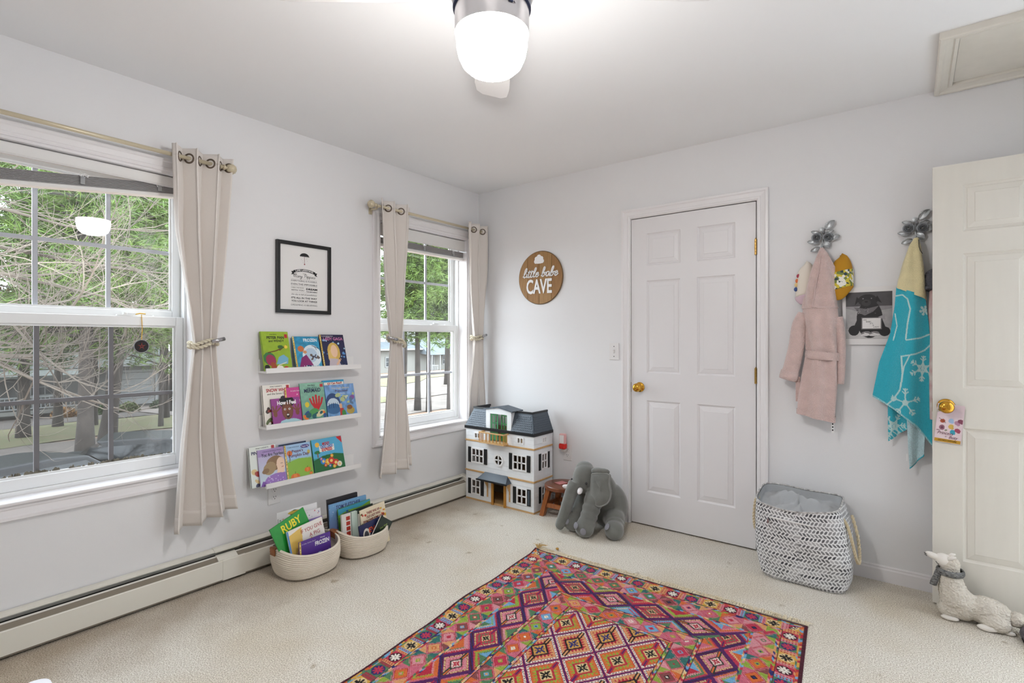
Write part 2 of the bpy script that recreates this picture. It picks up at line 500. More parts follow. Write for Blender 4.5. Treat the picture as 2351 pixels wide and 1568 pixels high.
def sash(parent, name, x0, x1, y0, y1, z0, z1, rail_b, rail_t, stile, gmat, barmat, zmid, xg):
    o = thing(name, None, None); o.parent = parent
    m = MB()
    m.box(x0, x1, y0, y0 + stile, z0, z1); m.box(x0, x1, y1 - stile, y1, z0, z1)
    m.box(x0, x1, y0 + stile, y1 - stile, z0, z0 + rail_b); m.box(x0, x1, y0 + stile, y1 - stile, z1 - rail_t, z1)
    m.build('sash_frame', M_vinyl, o, bevel=0.003)
    g0, g1, h0, h1 = y0 + stile, y1 - stile, z0 + rail_b, z1 - rail_t
    # glazing bead: small step round the glass
    m = MB(); e = 0.009; xb = x1 - 0.010
    m.box(xg, xb, g0, g0 + e, h0, h1); m.box(xg, xb, g1 - e, g1, h0, h1); m.box(xg, xb, g0 + e, g1 - e, h0, h0 + e); m.box(xg, xb, g0 + e, g1 - e, h1 - e, h1)
    m.build('glazing_bead', M_vinyl, o)
    MB().add([(xg, g0, h0), (xg, g1, h0), (xg, g1, h1), (xg, g0, h1)], [(0, 1, 2, 3)]).build('pane', gmat, o)
    for k in (1, 2):
        yb = g0 + (g1 - g0) * k / 3
        MB().box(xg - 0.014, xg - 0.004, yb - 0.009, yb + 0.009, h0, h1).build('muntin', barmat, o)
    MB().box(xg - 0.0135, xg - 0.0045, g0, g1, zmid - 0.009, zmid + 0.009).build('muntin', barmat, o)
    return o

def make_window(n, y0, y1, label, dusty):
    o = thing('window_%d' % n, label, 'window', kind='structure')
    fn = lambda u, v, t: (t, u, v)
    moulding(o, fn, y0, y1, SILL, HEAD, CASING, 'LRTB', M_trim, 'casing')
    # jamb liner and sloping sill board
    j = MB(); t = 0.012
    j.box(-0.10, 0.0, y0, y0 + t, SILL, HEAD); j.box(-0.10, 0.0, y1 - t, y1, SILL, HEAD); j.box(-0.10, 0.0, y0 + t, y1 - t, HEAD - t, HEAD)
    j.build('jamb', M_trim, o)
    MB().box(-0.10, 0.022, y0 - 0.004, y1 + 0.004, SILL, SILL + 0.014).build('sill', M_trim, o, bevel=0.004)
    v = MB(); t = 0.022                     # vinyl frame of the window unit
    a, b = y0 + 0.001, y1 - 0.001
    v.box(-0.17, -0.088, a, a + t, SILL, HEAD); v.box(-0.17, -0.088, b - t, b, SILL, HEAD)
    v.box(-0.17, -0.088, a + t, b - t, HEAD - t, HEAD); v.box(-0.17, -0.088, a + t, b - t, SILL, SILL + 0.032)
    v.build('window_frame', M_vinyl, o, bevel=0.002)
    zb = SILL + 0.032
    lower = sash(o, 'lower_sash', -0.125, -0.095, a + t, b - t, zb, 1.345, 0.05, 0.045, 0.034, M_glass_d if dusty else M_glass, M_grille_d if dusty else M_grille, 0.965, -0.113)
    upper = sash(o, 'upper_sash', -0.162, -0.132, a + t, b - t, 1.335, HEAD - t, 0.04, 0.04, 0.038, M_glass, M_grille, 1.672, -0.150)
    lk = MB()
    lk.box(-0.122, -0.098, b - 0.30, b - 0.235, 1.3455, 1.352); lk.cyl((-0.11, b - 0.267, 1.352), (-0.11, b - 0.267, 1.362), 0.011, 12); lk.box(-0.118, -0.104, b - 0.267, b - 0.225, 1.354, 1.361)
    lk.build('sash_lock', M_vinyl, o, bevel=0.001)
    MB().box(-0.118, -0.104, b - 0.15, b - 0.125, 1.3455, 1.353).build('tilt_latch', M_vinyl, o)
    if dusty:
        s = thing('insect_screen', None, None); s.parent = o
        f = MB(); f.box(-0.170, -0.163, a + t, a + t + 0.02, zb, 1.34); f.box(-0.170, -0.163, b - t - 0.02, b - t, zb, 1.34)
        f.box(-0.170, -0.163, a + t + 0.02, b - t - 0.02, zb, zb + 0.02); f.box(-0.170, -0.163, a + t + 0.02, b - t - 0.02, 1.32, 1.34)
        f.build('screen_frame', M_grille_d, s)
        MB().add([(-0.166, a + t + 0.02, zb + 0.02), (-0.166, b - t - 0.02, zb + 0.02), (-0.166, b - t - 0.02, 1.32), (-0.166, a + t + 0.02, 1.32)], [(0, 1, 2, 3)]).build('screen_cloth', M_screen, s)
        # strip of dirt and moss along the bottom of the glass
        rs = random.Random(4); d = MB()
        for i in range(150):
            yy = rs.uniform(a + 0.06, b - 0.06); h = rs.uniform(0.002, 0.010) * (1.6 if yy < -2.35 else 1.0)
            d.ball((-0.110, yy, zb + 0.052 + h * 0.4), (0.0025, rs.uniform(0.004, 0.013), h), 6, 4)
        tag(d.build('moss_dirt', mat('moss_dirt', '#4a463c', rough=1.0, color2='#8a8577', vscale=40), o), kind='stuff')
    return o
make_window(1, W1[0], W1[1], 'large white double-hung window beside the book ledges, three panes wide, dusty lower sash', True)
make_window(2, W2[0], W2[1], 'white double-hung window near the room corner, half hidden by two tied curtains', False)

# ------------------------------------------------------------------ six-panel doors
def six_panel(parent, Wd, Hd, Td, m):
    xs = [0.107, 0.331, 0.435, 0.66]; s = Wd / 0.773; xs = [x * s for x in xs]
    rows = [(0.216, 0.82), (1.0, 1.61), (1.71, 1.922)]
    f = MB()
    for a, b in ((0, xs[0]), (xs[1], xs[2]), (xs[3], Wd)): f.box(a, b, 0, Td, 0, Hd)
    for a, b in ((xs[0], xs[1]), (xs[2], xs[3])):
        zz = 0.0
        for r0, r1 in rows + [(Hd, None)]:
            f.box(a, b, 0, Td, zz, r0); zz = r1
    f.build('leaf', m, parent)
    for a, b in ((xs[0], xs[1]), (xs[2], xs[3])):
        for r0, r1 in rows:
            p = MB(); rings = [(0, 0.0), (0.004, 0.005), (0.010, 0.0085), (0.014, 0.0085), (0.016, 0.006), (0.040, 0.0015), (0.0415, -0.0005)]
            vs = []
            for d, dep in rings: vs += [(a + d, dep, r0 + d), (b - d, dep, r0 + d), (b - d, dep, r1 - d), (a + d, dep, r1 - d)]
            fs = []
            for i in range(len(rings) - 1):
                for k in range(4): fs.append((4 * i + k, 4 * i + (k + 1) % 4, 4 * i + 4 + (k + 1) % 4, 4 * i + 4 + k))
            n = 4 * (len(rings) - 1); fs.append((n, n + 1, n + 2, n + 3))
            p.add(vs, fs).build('panel', m, parent)

def door_knob(parent, x, z, name='knob'):
    k = MB()
    k.lathe([(0.0, 0.0), (0.033, 0.0), (0.033, -0.004), (0.028, -0.009), (0.012, -0.011), (0.011, -0.028), (0.019, -0.034), (0.027, -0.044), (0.0285, -0.054), (0.024, -0.064), (0.012, -0.070), (0.0, -0.071)], 28, (x, 0, z), 'y')
    return k.build(name, M_brass, parent, smooth=True)

def hinge(parent, x, z):
    h = MB(); h.box(x - 0.004, x + 0.013, -0.006, 0.0, z - 0.045, z + 0.045)
    for i in range(5): h.cyl((x + 0.004, -0.008, z - 0.045 + i * 0.0182), (x + 0.004, -0.008, z - 0.045 + i * 0.0182 + 0.0168), 0.0062, 10)
    h.cyl((x + 0.004, -0.008, z + 0.045), (x + 0.004, -0.008, z + 0.052), 0.004, 8)
    return h.build('hinge', M_brass_d, parent)

d1 = thing('door_1', 'white six-panel closet door, closed, with brass knob and two brass hinges', 'door', (1.362, 0.004, 0.010), kind='structure')
six_panel(d1, 0.776, 2.026, 0.035, M_door)
door_knob(d1, 0.060, 0.905)
for z in (1.76, 1.01): hinge(d1, 0.774, z)
bxo('strike_plate', -0.0052, -0.0008, -0.001, 0.004, 0.87, 0.935, M_brass_d, d1)
t1 = thing('trim_1', 'white moulded casing around the closed closet door', 'trim', kind='structure')
fnd = lambda u, v, t: (u, -t, v)
moulding(t1, fnd, DX0, DX1, 0.0, DH, CASING, 'LRT', M_trim, 'casing', flat_bottom=True)
j = MB(); j.box(DX0, DX0 + 0.004, 0, 0.07, 0, DH); j.box(DX1 - 0.004, DX1, 0, 0.07, 0, DH); j.box(DX0 + 0.004, DX1 - 0.004, 0, 0.07, DH - 0.004, DH)
j.build('jamb', M_trim, t1)

d2 = thing('door_2', 'cream six-panel entry door standing open at the right edge, brass knob', 'door', (2.934, -0.150, 0.012), kind='structure')
six_panel(d2, 0.773, 2.02, 0.035, M_door2)
door_knob(d2, 0.048, 0.915)
k = MB().lathe([(0.0, 0.035), (0.03, 0.035), (0.03, 0.040), (0.010, 0.043), (0.010, 0.052), (0.024, 0.058), (0.024, 0.068), (0, 0.072)], 20, (0.048, 0, 0.915), 'y').build('knob', M_brass, d2, smooth=True)
bxo('latch_plate', -0.0012, 0.0, 0.008, 0.028, 0.885, 0.945, M_brass_d, d2)
t2 = thing('trim_2', 'white casing of the entry doorway in the wall at right', 'trim', kind='structure')
moulding(t2, lambda u, v, t: (RX - t, u, v), EY0, EY1 + 0.03, 0.0, 2.05, CASING, 'LRT', M_trim, 'casing', flat_bottom=True)

# ------------------------------------------------------------------ baseboards
BB = [(0, 0), (0, -0.013), (0.060, -0.013), (0.068, -0.009), (0.074, -0.010), (0.079, -0.005), (0.080, 0)]
def baseboard(name, x0, x1):
    m = MB().prism([(z, y) for z, y in BB], lambda z, y, x: (x, y, z), x0, x1)
    return struct(m.build(name, M_trim))
baseboard('baseboard_right', 0.0, DX0 - 0.062)
baseboard('baseboard_right_end', DX1 + 0.062, RX)

# ------------------------------------------------------------------ baseboard heater along the window wall
M_heat = mat('heater_enamel', '#e6e2d7', rough=0.4, var=0.02, vscale=4)
M_heat_d = mat('heater_damper_metal', '#8a8072', rough=0.6)
M_heat_e = mat('heater_bright_edge', '#efece5', rough=0.3)
ht = thing('baseboard_heater', 'long cream metal baseboard heater running under both windows', 'heater', (0, 0, 0))
HY0, HY1 = -3.95, -0.19
bxo('back_plate', 0.0, 0.006, HY0, HY1, 0.0, 0.150, M_heat, ht)
HPX = lambda x, z, y: (x, y, z)
MB().prism([(0.006, 0.151), (0.006, 0.158), (0.026, 0.157), (0.046, 0.151), (0.046, 0.147), (0.024, 0.151)], HPX, HY0, HY1).build('top_cover', M_heat, ht)
bxo('cavity_shade_block', 0.006, 0.052, HY0, HY1, 0.0, 0.118, M_dark, ht)  # solid near-black block: shade inside and under the heater put into its colour
MB().prism([(0.056, 0.1275), (0.0885, 0.1095), (0.0885, 0.1050), (0.056, 0.121)], HPX, HY0, HY1).build('damper_blade', M_heat_d, ht)
MB().prism([(0.0535, 0.1275), (0.0535, 0.1315), (0.0600, 0.1300), (0.0600, 0.1262)], HPX, HY0, HY1).build('damper_edge', M_heat_e, ht)
for a, b in ((HY0, -2.062), (-1.962, HY1)):
    MB().prism([(0.084, 0.018), (0.096, 0.018), (0.096, 0.110), (0.094, 0.1135), (0.0892, 0.1135), (0.0892, 0.024), (0.084, 0.024)], HPX, a, b).build('front_panel', M_heat, ht)
bxo('bottom_lip', 0.084, 0.092, HY0, HY1, 0.010, 0.016, M_heat_d, ht)
MB().prism([(0.084, 0.013), (0.098, 0.013), (0.098, 0.111), (0.095, 0.1150), (0.0885, 0.1150), (0.0885, 0.106), (0.0962, 0.106), (0.0962, 0.017), (0.084, 0.017)], HPX, -2.068, -1.956).build('splice_cover', M_heat, ht)
MB().prism([(0.050, 0.126), (0.050, 0.1335), (0.0635, 0.1310), (0.0900, 0.1165), (0.0890, 0.1100)], HPX, -2.085, -1.99).build('splice_cover', M_heat, ht)
MB().prism([(0.0065, 0.150), (0.0065, 0.1605), (0.028, 0.1595), (0.050, 0.152), (0.050, 0.1455)], HPX, -2.085, -1.965).build('splice_cover', M_heat, ht)
e = MB()
e.prism([(0.0065, 0.0), (0.097, 0.0), (0.098, 0.11), (0.090, 0.140), (0.062, 0.157), (0.0065, 0.162)], HPX, HY1 - 0.055, HY1)
e.build('end_cap', M_heat, ht, bevel=0.006, seg=3)

# ------------------------------------------------------------------ attic hatch
ah = thing('attic_hatch', 'framed attic hatch panel in the ceiling at upper right', 'hatch', (0, 0, RZ))
HP = [(0.0, 0.004), (0.0, 0.016), (0.012, 0.018), (0.018, 0.014), (0.040, 0.022), (0.046, 0.028), (0.060, 0.029), (0.064, 0.024), (0.064, 0.0), (0.0, 0.0)]
moulding(ah, lambda u, v, t: (u, v, -t), 3.008, 3.56, -0.545, -0.068, HP, 'LRTB', M_door2, 'frame_moulding')
bxo('panel', 3.0105, 3.5575, -0.5425, -0.0705, -0.005, -0.0005, M_door2, ah)
# ------------------------------------------------------------------ ceiling fan with light
M_nickel = mat('brushed_nickel', '#c4c2c4', rough=0.32, metal=0.85)
M_nickel_d = mat('dark_blue_steel', '#39415a', rough=0.35, metal=0.8)
M_blade = mat('fan_blade_white', '#e4e2e2', rough=0.5)
M_globe = bpy.data.materials.new('glowing_opal_glass'); M_globe.use_nodes = True
_b = M_globe.node_tree.nodes['Principled BSDF']
_b.inputs['Base Color'].default_value = (0.9, 0.9, 0.9, 1)
_b.inputs['Emission Color'].default_value = LAMP_COLOR + (1,)
_b.inputs['Emission Strength'].default_value = LAMP_STRENGTH
fan = thing('ceiling_fan', 'brushed nickel ceiling fan with a glowing white globe light, four pale blades', 'ceiling fan', (1.85, -2.05, RZ))
MB().lathe([(0.0, 0.0), (0.085, 0.0), (0.085, -0.03), (0.070, -0.06), (0.070, -0.075), (0.118, -0.085), (0.128, -0.10), (0.128, -0.165), (0.120, -0.185), (0.0, -0.185)], 48).build('motor_housing', M_nickel, fan, autosm=0.7)
MB().lathe([(0.0, -0.1855), (0.112, -0.1855), (0.118, -0.190), (0.118, -0.212), (0.112, -0.216), (0.0, -0.216)], 48).build('trim_ring', M_nickel_d, fan, autosm=0.7)
MB().lathe([(0.0, -0.2165), (0.1115, -0.2165), (0.1125, -0.225), (0.1120, -0.285), (0.0, -0.286)], 48).build('light_housing', M_nickel, fan, autosm=0.7)
MB().lathe([(0.0, -0.2865), (0.106, -0.2865), (0.1075, -0.300), (0.1065, -0.325), (0.101, -0.352), (0.090, -0.376), (0.073, -0.392), (0.045, -0.402), (0.0, -0.405)], 48).build('light_globe', M_globe, fan, smooth=True)
vw = Vector((cam.location.x - 1.85, cam.location.y + 2.05, 0)).normalized(); sd = Vector((-vw.y, vw.x, 0))
def on_housing(a, z, r=0.1125): 
    d = vw * math.cos(a) + sd * math.sin(a); return d * r + Vector((0, 0, z)), d
for a, nm in ((0.36, 'screw'), (0.62, 'screw')):
    p, d = on_housing(a, -0.243)
    MB().cyl(p, p + d * 0.003, 0.004, 10).build(nm, M_nickel, fan)
p, d = on_housing(0.49, -0.243); t = Vector((-d.y, d.x, 0))
MB().hexa([p + t * sx * 0.0065 + d * dd + Vector((0, 0, zz)) for zz in (-0.005, 0.005) for sx, dd in ((-1, -.002), (1, -.002), (1, .003), (-1, .003))]).build('switch', M_nickel_d, fan)
bl = MB()
prof = [(0.16, 0.045), (0.22, 0.062), (0.40, 0.070), (0.62, 0.074), (0.69, 0.066), (0.715, 0.040)]
top = [(r, h) for r, h in prof] + [(r, -h) for r, h in prof[::-1]]
bl.prism(top, lambda r, h, t: (r, h, t + 0.22 * h), -0.004, 0.004)
iron = MB(); iron.prism([(0.10, 0.02), (0.17, 0.035), (0.24, 0.030), (0.255, 0.0), (0.24, -0.030), (0.17, -0.035), (0.10, -0.02)], lambda r, h, t: (r, h, t + 0.22 * h), 0.0042, 0.0085)
bo = bl.build('blade', M_blade, fan, bevel=0.002); io = iron.build('blade_iron', M_nickel, bo)
bo.location = (0, 0, -0.134)
A0 = math.atan2(-2.05 - cam.location.y, 1.85 - cam.location.x)
bo.rotation_euler = (0, 0, A0)
for i in range(1, 4):
    c = copy_tree(bo, fan); c.location = (0, 0, -0.134); c.rotation_euler = (0, 0, A0 + i * PI / 2)

# ------------------------------------------------------------------ blinds drawn up under the window heads
M_blind = mat('blind_white', '#e6e4e2', rough=0.5)
M_slat = mat('blind_slat_grey', '#a9a6a6', rough=0.5)
M_clear = mat('clear_plastic', '#e9ecee', rough=0.1, trans=0.6, spec=0.6)
def make_blind(y0, y1, z_top, label, drop_l, drop_r, rail_h, nsl, cords):
    o = thing('window_blind', label, 'blind', (0, 0, 0), group='blinds drawn up under the window heads')
    a, b = y0 + 0.016, y1 - 0.016
    MB().box(-0.075, -0.028, a, b, z_top - 0.045, z_top - 0.002).build('headrail', M_blind, o, bevel=0.003)
    MB().prism([(-0.026, 0.0), (-0.021, -0.004), (-0.023, -rail_h + 0.01), (-0.018, -rail_h), (-0.026, -rail_h)], lambda x, z, y: (x, y, z_top - 0.004 + z), a - 0.002, b + 0.002).build('valance', M_blind, o)
    def zz(y): t = (y - a) / (b - a); return z_top - (drop_l * (1 - t) + drop_r * t)
    for i in range(nsl):
        dz = 0.050 - i * 0.0052
        m = MB(); x0, x1 = -0.078, -0.034
        m.hexa([(x0, a, zz(a) + dz), (x1, a, zz(a) + dz - 0.001), (x1, b, zz(b) + dz - 0.001), (x0, b, zz(b) + dz),
                (x0, a, zz(a) + dz + 0.0028), (x1, a, zz(a) + dz + 0.0018), (x1, b, zz(b) + dz + 0.0018), (x0, b, zz(b) + dz + 0.0028)])
        m.build('slat', M_slat, o)
    m = MB(); d0, d1 = -0.012, 0.006
    m.hexa([(-0.082, a, zz(a) + d0), (-0.030, a, zz(a) + d0), (-0.030, b, zz(b) + d0), (-0.082, b, zz(b) + d0),
            (-0.082, a, zz(a) + d1), (-0.030, a, zz(a) + d1), (-0.030, b, zz(b) + d1), (-0.082, b, zz(b) + d1)])
    m.build('bottom_rail', M_blind, o, bevel=0.004)
    rs = random.Random(int(-y0 * 100))
    for yc in cords:
        pts = [(-0.027, yc + rs.uniform(-.018, .018), zz(yc) + 0.05 + rs.uniform(-.028, .02)) for _ in range(9)]
        MB().tube(catmull(pts, 5), 0.0016, 6).build('ladder_cord', M_white, o, smooth=True)
        bxo('cord_clip', -0.030, -0.025, yc - 0.008, yc + 0.008, zz(yc) + 0.012, zz(yc) + 0.046, M_clear, o)
    return o
make_blind(W1[0], W1[1], HEAD - 0.012, 'white blind raised and hanging crooked at the top of the large window', 0.185, 0.078, 0.052, 9, (-2.60, -2.305))
make_blind(W2[0], W2[1], HEAD - 0.012, 'white blind raised level at the top of the corner window', 0.148, 0.148, 0.085, 8, (-0.58, -0.27))
MB().cyl((-0.02, W2[0] + 0.10, 1.92), (-0.02, W2[0] + 0.105, 1.22), 0.0035, 6).build('tilt_wand', M_clear, bpy.data.objects['window_blind.001'])

# ------------------------------------------------------------------ curtain rods, curtains, ties
M_rod = mat('rod_antique_ivory', '#cfc3a8', rough=0.35, metal=0.25)
M_cloth = mat('curtain_linen', '#e6dfd9', rough=0.9, bump=0.12, bscale=500, sheen=0.3)
M_grom = mat('grommet_bronze', '#6e6156', rough=0.3, metal=0.7)
M_rope = mat('tie_rope_cream', '#d8cfb9', rough=0.9)
M_silver = mat('silver_clip', '#b9b8bb', rough=0.25, metal=0.9)
def rod(y0, y1, finials, brackets, label):
    o = thing('curtain_rod', label, 'curtain rod', (0.08, y0, 2.110), group='curtain rods over the windows')
    MB().cyl((0, 0, 0), (0, y1 - y0, 0), 0.0095, 16).build('rod', M_rod, o, smooth=True)
    for f, s in finials:
        m = MB(); m.lathe([(0.0, -0.006), (0.013, -0.005), (0.013, 0.004), (0.008, 0.008), (0.008, 0.012), (0.018, 0.018), (0.025, 0.030), (0.026, 0.038), (0.020, 0.052), (0.008, 0.060), (0, 0.061)] if s > 0 else [(r, -z) for r, z in [(0.0, -0.006), (0.013, -0.005), (0.013, 0.004), (0.008, 0.008), (0.008, 0.012), (0.018, 0.018), (0.025, 0.030), (0.026, 0.038), (0.020, 0.052), (0.008, 0.060), (0, 0.061)]], 18, (0, f - y0, 0), 'y')
        fo = m.build('finial', M_rod, o, smooth=True)
        rg = MB()
        for k in range(9):
            w = 2 * PI * k / 9
            rg.tube([(math.cos(w + t * 0.9) * rr, (f - y0) + s * yy, math.sin(w + t * 0.9) * rr) for t, (rr, yy) in enumerate([(0.010, 0.013), (0.019, 0.019), (0.0255, 0.032), (0.0255, 0.042), (0.018, 0.054)])], 0.0016, 5)
        rg.build('twist_rib', M_rod, fo, smooth=True)
    for yb in brackets:
        m = MB(); m.box(-0.080, -0.072, yb - y0 - 0.011, yb - y0 + 0.011, -0.045, 0.02); m.box(-0.073, -0.006, yb - y0 - 0.005, yb - y0 + 0.005, -0.022, -0.012)
        m.tube([(-0.012 + 0.013 * math.cos(t) + 0.012, yb - y0, 0.013 * math.sin(t)) for t in np.linspace(-PI, 0, 9)], 0.004, 6)
        m.build('bracket', M_rod, o)
    return o
rod(-3.35, -2.055, [(-2.055, 1)], [-3.25, -2.075], 'cream curtain rod above the large window, ball finial at its end')
rod(-1.110, -0.055, [(-1.110, -1)], [-1.095, -0.07], 'cream curtain rod above the corner window, twisted ball finial at left')

def curtain(label, rows, nf, ph, zt, seed, xc=0.080, amp=(0.042, 0.016, 0.036), hem=0.075, zbot=None, flip=1):
    """rows: (z, y0, y1, amp) from top to bottom; nf half-folds"""
    ys0 = [r[1] for r in rows][::-1]; ys1 = [r[2] for r in rows][::-1]; zs = [r[0] for r in rows][::-1]; am = [r[3] for r in rows][::-1]
    ztop, zlow = rows[0][0], rows[-1][0]
    o = thing('curtain', label, 'curtain', (xc, 0.5 * (rows[0][1] + rows[0][2]), zlow), group='linen curtains tied back with rope')
    oy = o.location.y
    tie = rows[2][0] if len(rows) > 4 else 1.2
    def fn(u, v, off=0.0):
        skew = (zbot or 0) * (u - 0.5)
        z = ztop + (zlow + skew - ztop) * v
        zc = min(max(z, zs[0]), zs[-1])
        a, b = np.interp(zc, zs, ys0), np.interp(zc, zs, ys1); A = np.interp(zc, zs, am)
        w = math.sin(nf * PI * u + ph)
        fold = w * (1 - 0.18 * w * w)
        lat = 0.25 * (b - a) / nf * math.sin(2 * (nf * PI * u + ph))
        x = A * fold + 0.004 * math.sin(9 * z + 7 * u + seed) * (1 if v > 0.05 else 0) + 0.0025 * mnoise.noise((u * 9, z * 11, seed))
        y = a + (b - a) * u + lat * flip + 0.003 * math.sin(6 * z + 11 * u)
        return (x + off, y - oy, z - zlow)
    MB().grid(fn, 110, 90).build('cloth', M_cloth, o, smooth=True, solid=0.0022)
    h = hem / (ztop - zlow)
    MB().grid(lambda u, v: fn(u, 1 - h + h * v, 0.0024), 110, 4).build('hem', M_cloth, o, smooth=True, solid=0.0012)
    MB().grid(lambda u, v: fn(u, 0.0 + v * 0.055 / (ztop - zlow) + 0.0, 0.0022), 110, 4).build('heading', M_cloth, o, smooth=True, solid=0.001)
    # grommets where the rod passes through
    k = 0
    while True:
        u = (k * PI - ph) / (nf * PI); k += 1
        if u > 0.99: break
        if u < 0.02: continue
        p = fn(u, (ztop - 2.110) / (ztop - zlow)); p2 = fn(u + 0.01, (ztop - 2.110) / (ztop - zlow))
        d = Vector((p2[0] - p[0], p2[1] - p[1], 0)).normalized(); nrm = Vector((d.y, -d.x, 0))
        g = MB(); g.tube([Vector(p) + d * 0.021 * math.cos(t) + Vector((0, 0, 0.021 * math.sin(t))) for t in np.linspace(0, 2 * PI, 25)], 0.0048, 8)
        g.build('grommet', M_grom, o, smooth=True)
    return o

CU1 = curtain('cream linen curtain hanging at the right side of the large window',
    [(2.158, -2.305, -2.020, 0.046), (1.75, -2.285, -2.050, 0.050), (1.21, -2.208, -2.098, 0.028), (0.75, -2.262, -2.062, 0.046), (0.335, -2.298, -2.000, 0.056)], 6.0, 0.35, 2.158, 1.0, zbot=0.045)
CU2 = curtain('cream linen curtain tied at the left side of the corner window',
    [(2.158, -1.100, -0.795, 0.044), (1.75, -1.070, -0.830, 0.046), (1.215, -1.003, -0.878, 0.028), (0.75, -1.052, -0.825, 0.042), (0.335, -1.112, -0.775, 0.050)], 5.6, 0.9, 2.158, 2.0, zbot=0.02)
CU3 = curtain('white linen curtain tied at the corner side of the corner window',
    [(2.158, -0.245, -0.012, 0.042), (1.75, -0.228, -0.020, 0.034), (1.235, -0.165, -0.062, 0.022), (0.80, -0.215, -0.025, 0.018), (0.365, -0.262, -0.012, 0.014)], 4.4, 0.5, 2.158, 3.0, zbot=0.0)

def rope_tie(label, yc, hw, zc, tilt, clip_side):
    o = thing('rope_tieback', label, 'curtain tie', (0.08, yc, zc), group='rope tiebacks on the curtains')
    for lay in range(2):
        base = [Vector((0.034 * math.cos(t), hw * math.sin(t), tilt * math.sin(t) * 0.5 + (lay - 0.5) * 0.017 + 0.006 * math.sin(3 * t + lay))) for t in np.linspace(0, 2 * PI, 61)]
        for st in range(2):
            pts = []
            for i, p in enumerate(base):
                nx = base[(i + 1) % 60]; t = (nx - p).normalized(); a = Vector((0, 0, 1)); b = t.cross(a).normalized()
                w = i / 60 * 2 * PI * 11 + st * PI
                pts.append(p + (a * math.cos(w) + b * math.sin(w)) * 0.0048)
            MB().tube(pts, 0.0056, 6, caps=False).build('rope_strand', M_rope, o, smooth=True)
    s = clip_side
    MB().cyl((0.042, s * hw * 0.35, 0.010), (0.030, s * (hw + 0.022), 0.024), 0.0098, 16).build('clip', M_silver, o, smooth=True)
    return o
rope_tie('rope tie with silver clip around the curtain of the large window', -2.153, 0.064, 1.212, 0.02, 1)
rope_tie('rope tie slung low around the left curtain of the corner window', -0.940, 0.070, 1.222, -0.05, -1)
rope_tie('rope tie around the curtain nearest the room corner', -0.113, 0.060, 1.245, 0.0, 1)

# ------------------------------------------------------------------ sun catcher on the large window
sc_ = thing('suncatcher', 'small round dark glass suncatcher hanging by a yellow string on the large window', 'ornament', (-0.088, -2.362, 1.20))
M_sg = mat('smoked_glass', '#1c1416', rough=0.15)
MB().lathe([(0, -0.002), (0.029, -0.002), (0.029, 0.002), (0, 0.002)], 28, ax='x').build('disc', M_sg, sc_)
MB().tube([(0, 0.030 * math.cos(t), 0.030 * math.sin(t)) for t in np.linspace(0, 2 * PI, 33)], 0.0022, 6).build('rim', mat('rim_glass', '#8d8f95', rough=0.2), sc_, smooth=True)
st = MB()
for k in range(5):
    w = PI / 2 + k * 2 * PI / 5
    st.prism([(0.004 * math.cos(w - 0.9), 0.004 * math.sin(w - 0.9)), (0.019 * math.cos(w), 0.019 * math.sin(w)), (0.004 * math.cos(w + 0.9), 0.004 * math.sin(w + 0.9))], lambda a, b, c: (c, a, b), 0.002, 0.004)
st.build('red_inset', mat('ruby_glass', '#7a2b22', rough=0.2), sc_)
m = MB(); m.tube([(0.0, 0.0, 0.031), (0.001, 0.003, 0.08), (0.0, 0.0, 0.152)], 0.0016, 6); m.tube([(-0.02, -0.018, 0.154), (-0.004, -0.004, 0.158), (-0.004, 0.018, 0.156)], 0.0026, 6)
m.build('string', mat('yellow_string', '#d9a92b', rough=0.8), sc_)

# ------------------------------------------------------------------ framed quote print
M_paper = mat('print_paper', '#e9e7e5', rough=0.6)
M_ink = mat('black_ink', '#131114', rough=0.6)
M_inkg = mat('grey_ink', '#5d5a5e', rough=0.6)
M_inkr = mat('red_ink', '#8a1d2c', rough=0.6)
PW, PH = 0.346, 0.415
pic = thing('framed_print', 'black framed quote print with an umbrella, above the book ledges', 'picture', (0.0005, -1.572, 1.385), (0, 0, PI / 2))
# local: x to the right along the wall, -y out of the wall, z up
m = MB(); fw = 0.021
m.box(-PW / 2, -PW / 2 + fw, -0.020, 0, 0, PH); m.box(PW / 2 - fw, PW / 2, -0.020, 0, 0, PH); m.box(-PW / 2 + fw, PW / 2 - fw, -0.020, 0, 0, fw); m.box(-PW / 2 + fw, PW / 2 - fw, -0.020, 0, PH - fw, PH)
m.build('frame', M_black, pic, bevel=0.0015)
pr = bxo('print', -PW / 2 + fw, PW / 2 - fw, -0.010, -0.004, fw, PH - fw, M_paper, pic)
Y0 = -0.0104
def ptext(s, z, width, size, mm=M_ink, **k): return text('lettering', s, size, mm, pr, (k.pop('x', 0.0), Y0, z), width=width, extrude=0.0002, **k)
um = MB()
um.prism([(0.030 * math.cos(t), 0.030 * math.sin(t) * 0.72) for t in np.linspace(0, PI, 15)] + [(-0.030 + 0.060 * (i + 0.5) / 12, (0.0035 if i % 2 == 0 else -0.0015)) for i in range(12)], lambda u, v, w: (u, w, 0.335 + v), Y0 - .0002, Y0)
um.build('umbrella_canopy', M_ink, pr)
um = MB(); um.box(-0.0010, 0.0010, Y0 - .0002, Y0, 0.292, 0.337); um.build('umbrella_shaft', M_inkr, pr)
um = MB(); um.prism(circle(10, 0.004, 0.0005, 0.291), lambda u, v, w: (u, w, v), Y0 - .0002, Y0).build('umbrella_handle', M_inkr, pr)
um = MB()
for (a, b) in ((-0.019, 0.318), (-0.013, 0.310), (0.012, 0.322), (0.018, 0.312), (-0.010, 0.300), (0.016, 0.327)): um.prism(circle(6, 0.0012, a, b), lambda u, v, w: (u, w, v), Y0 - .0002, Y0)
tag(um.build('raindrops', M_inkr, pr), kind='stuff')
rb = MB(); A = 2.6
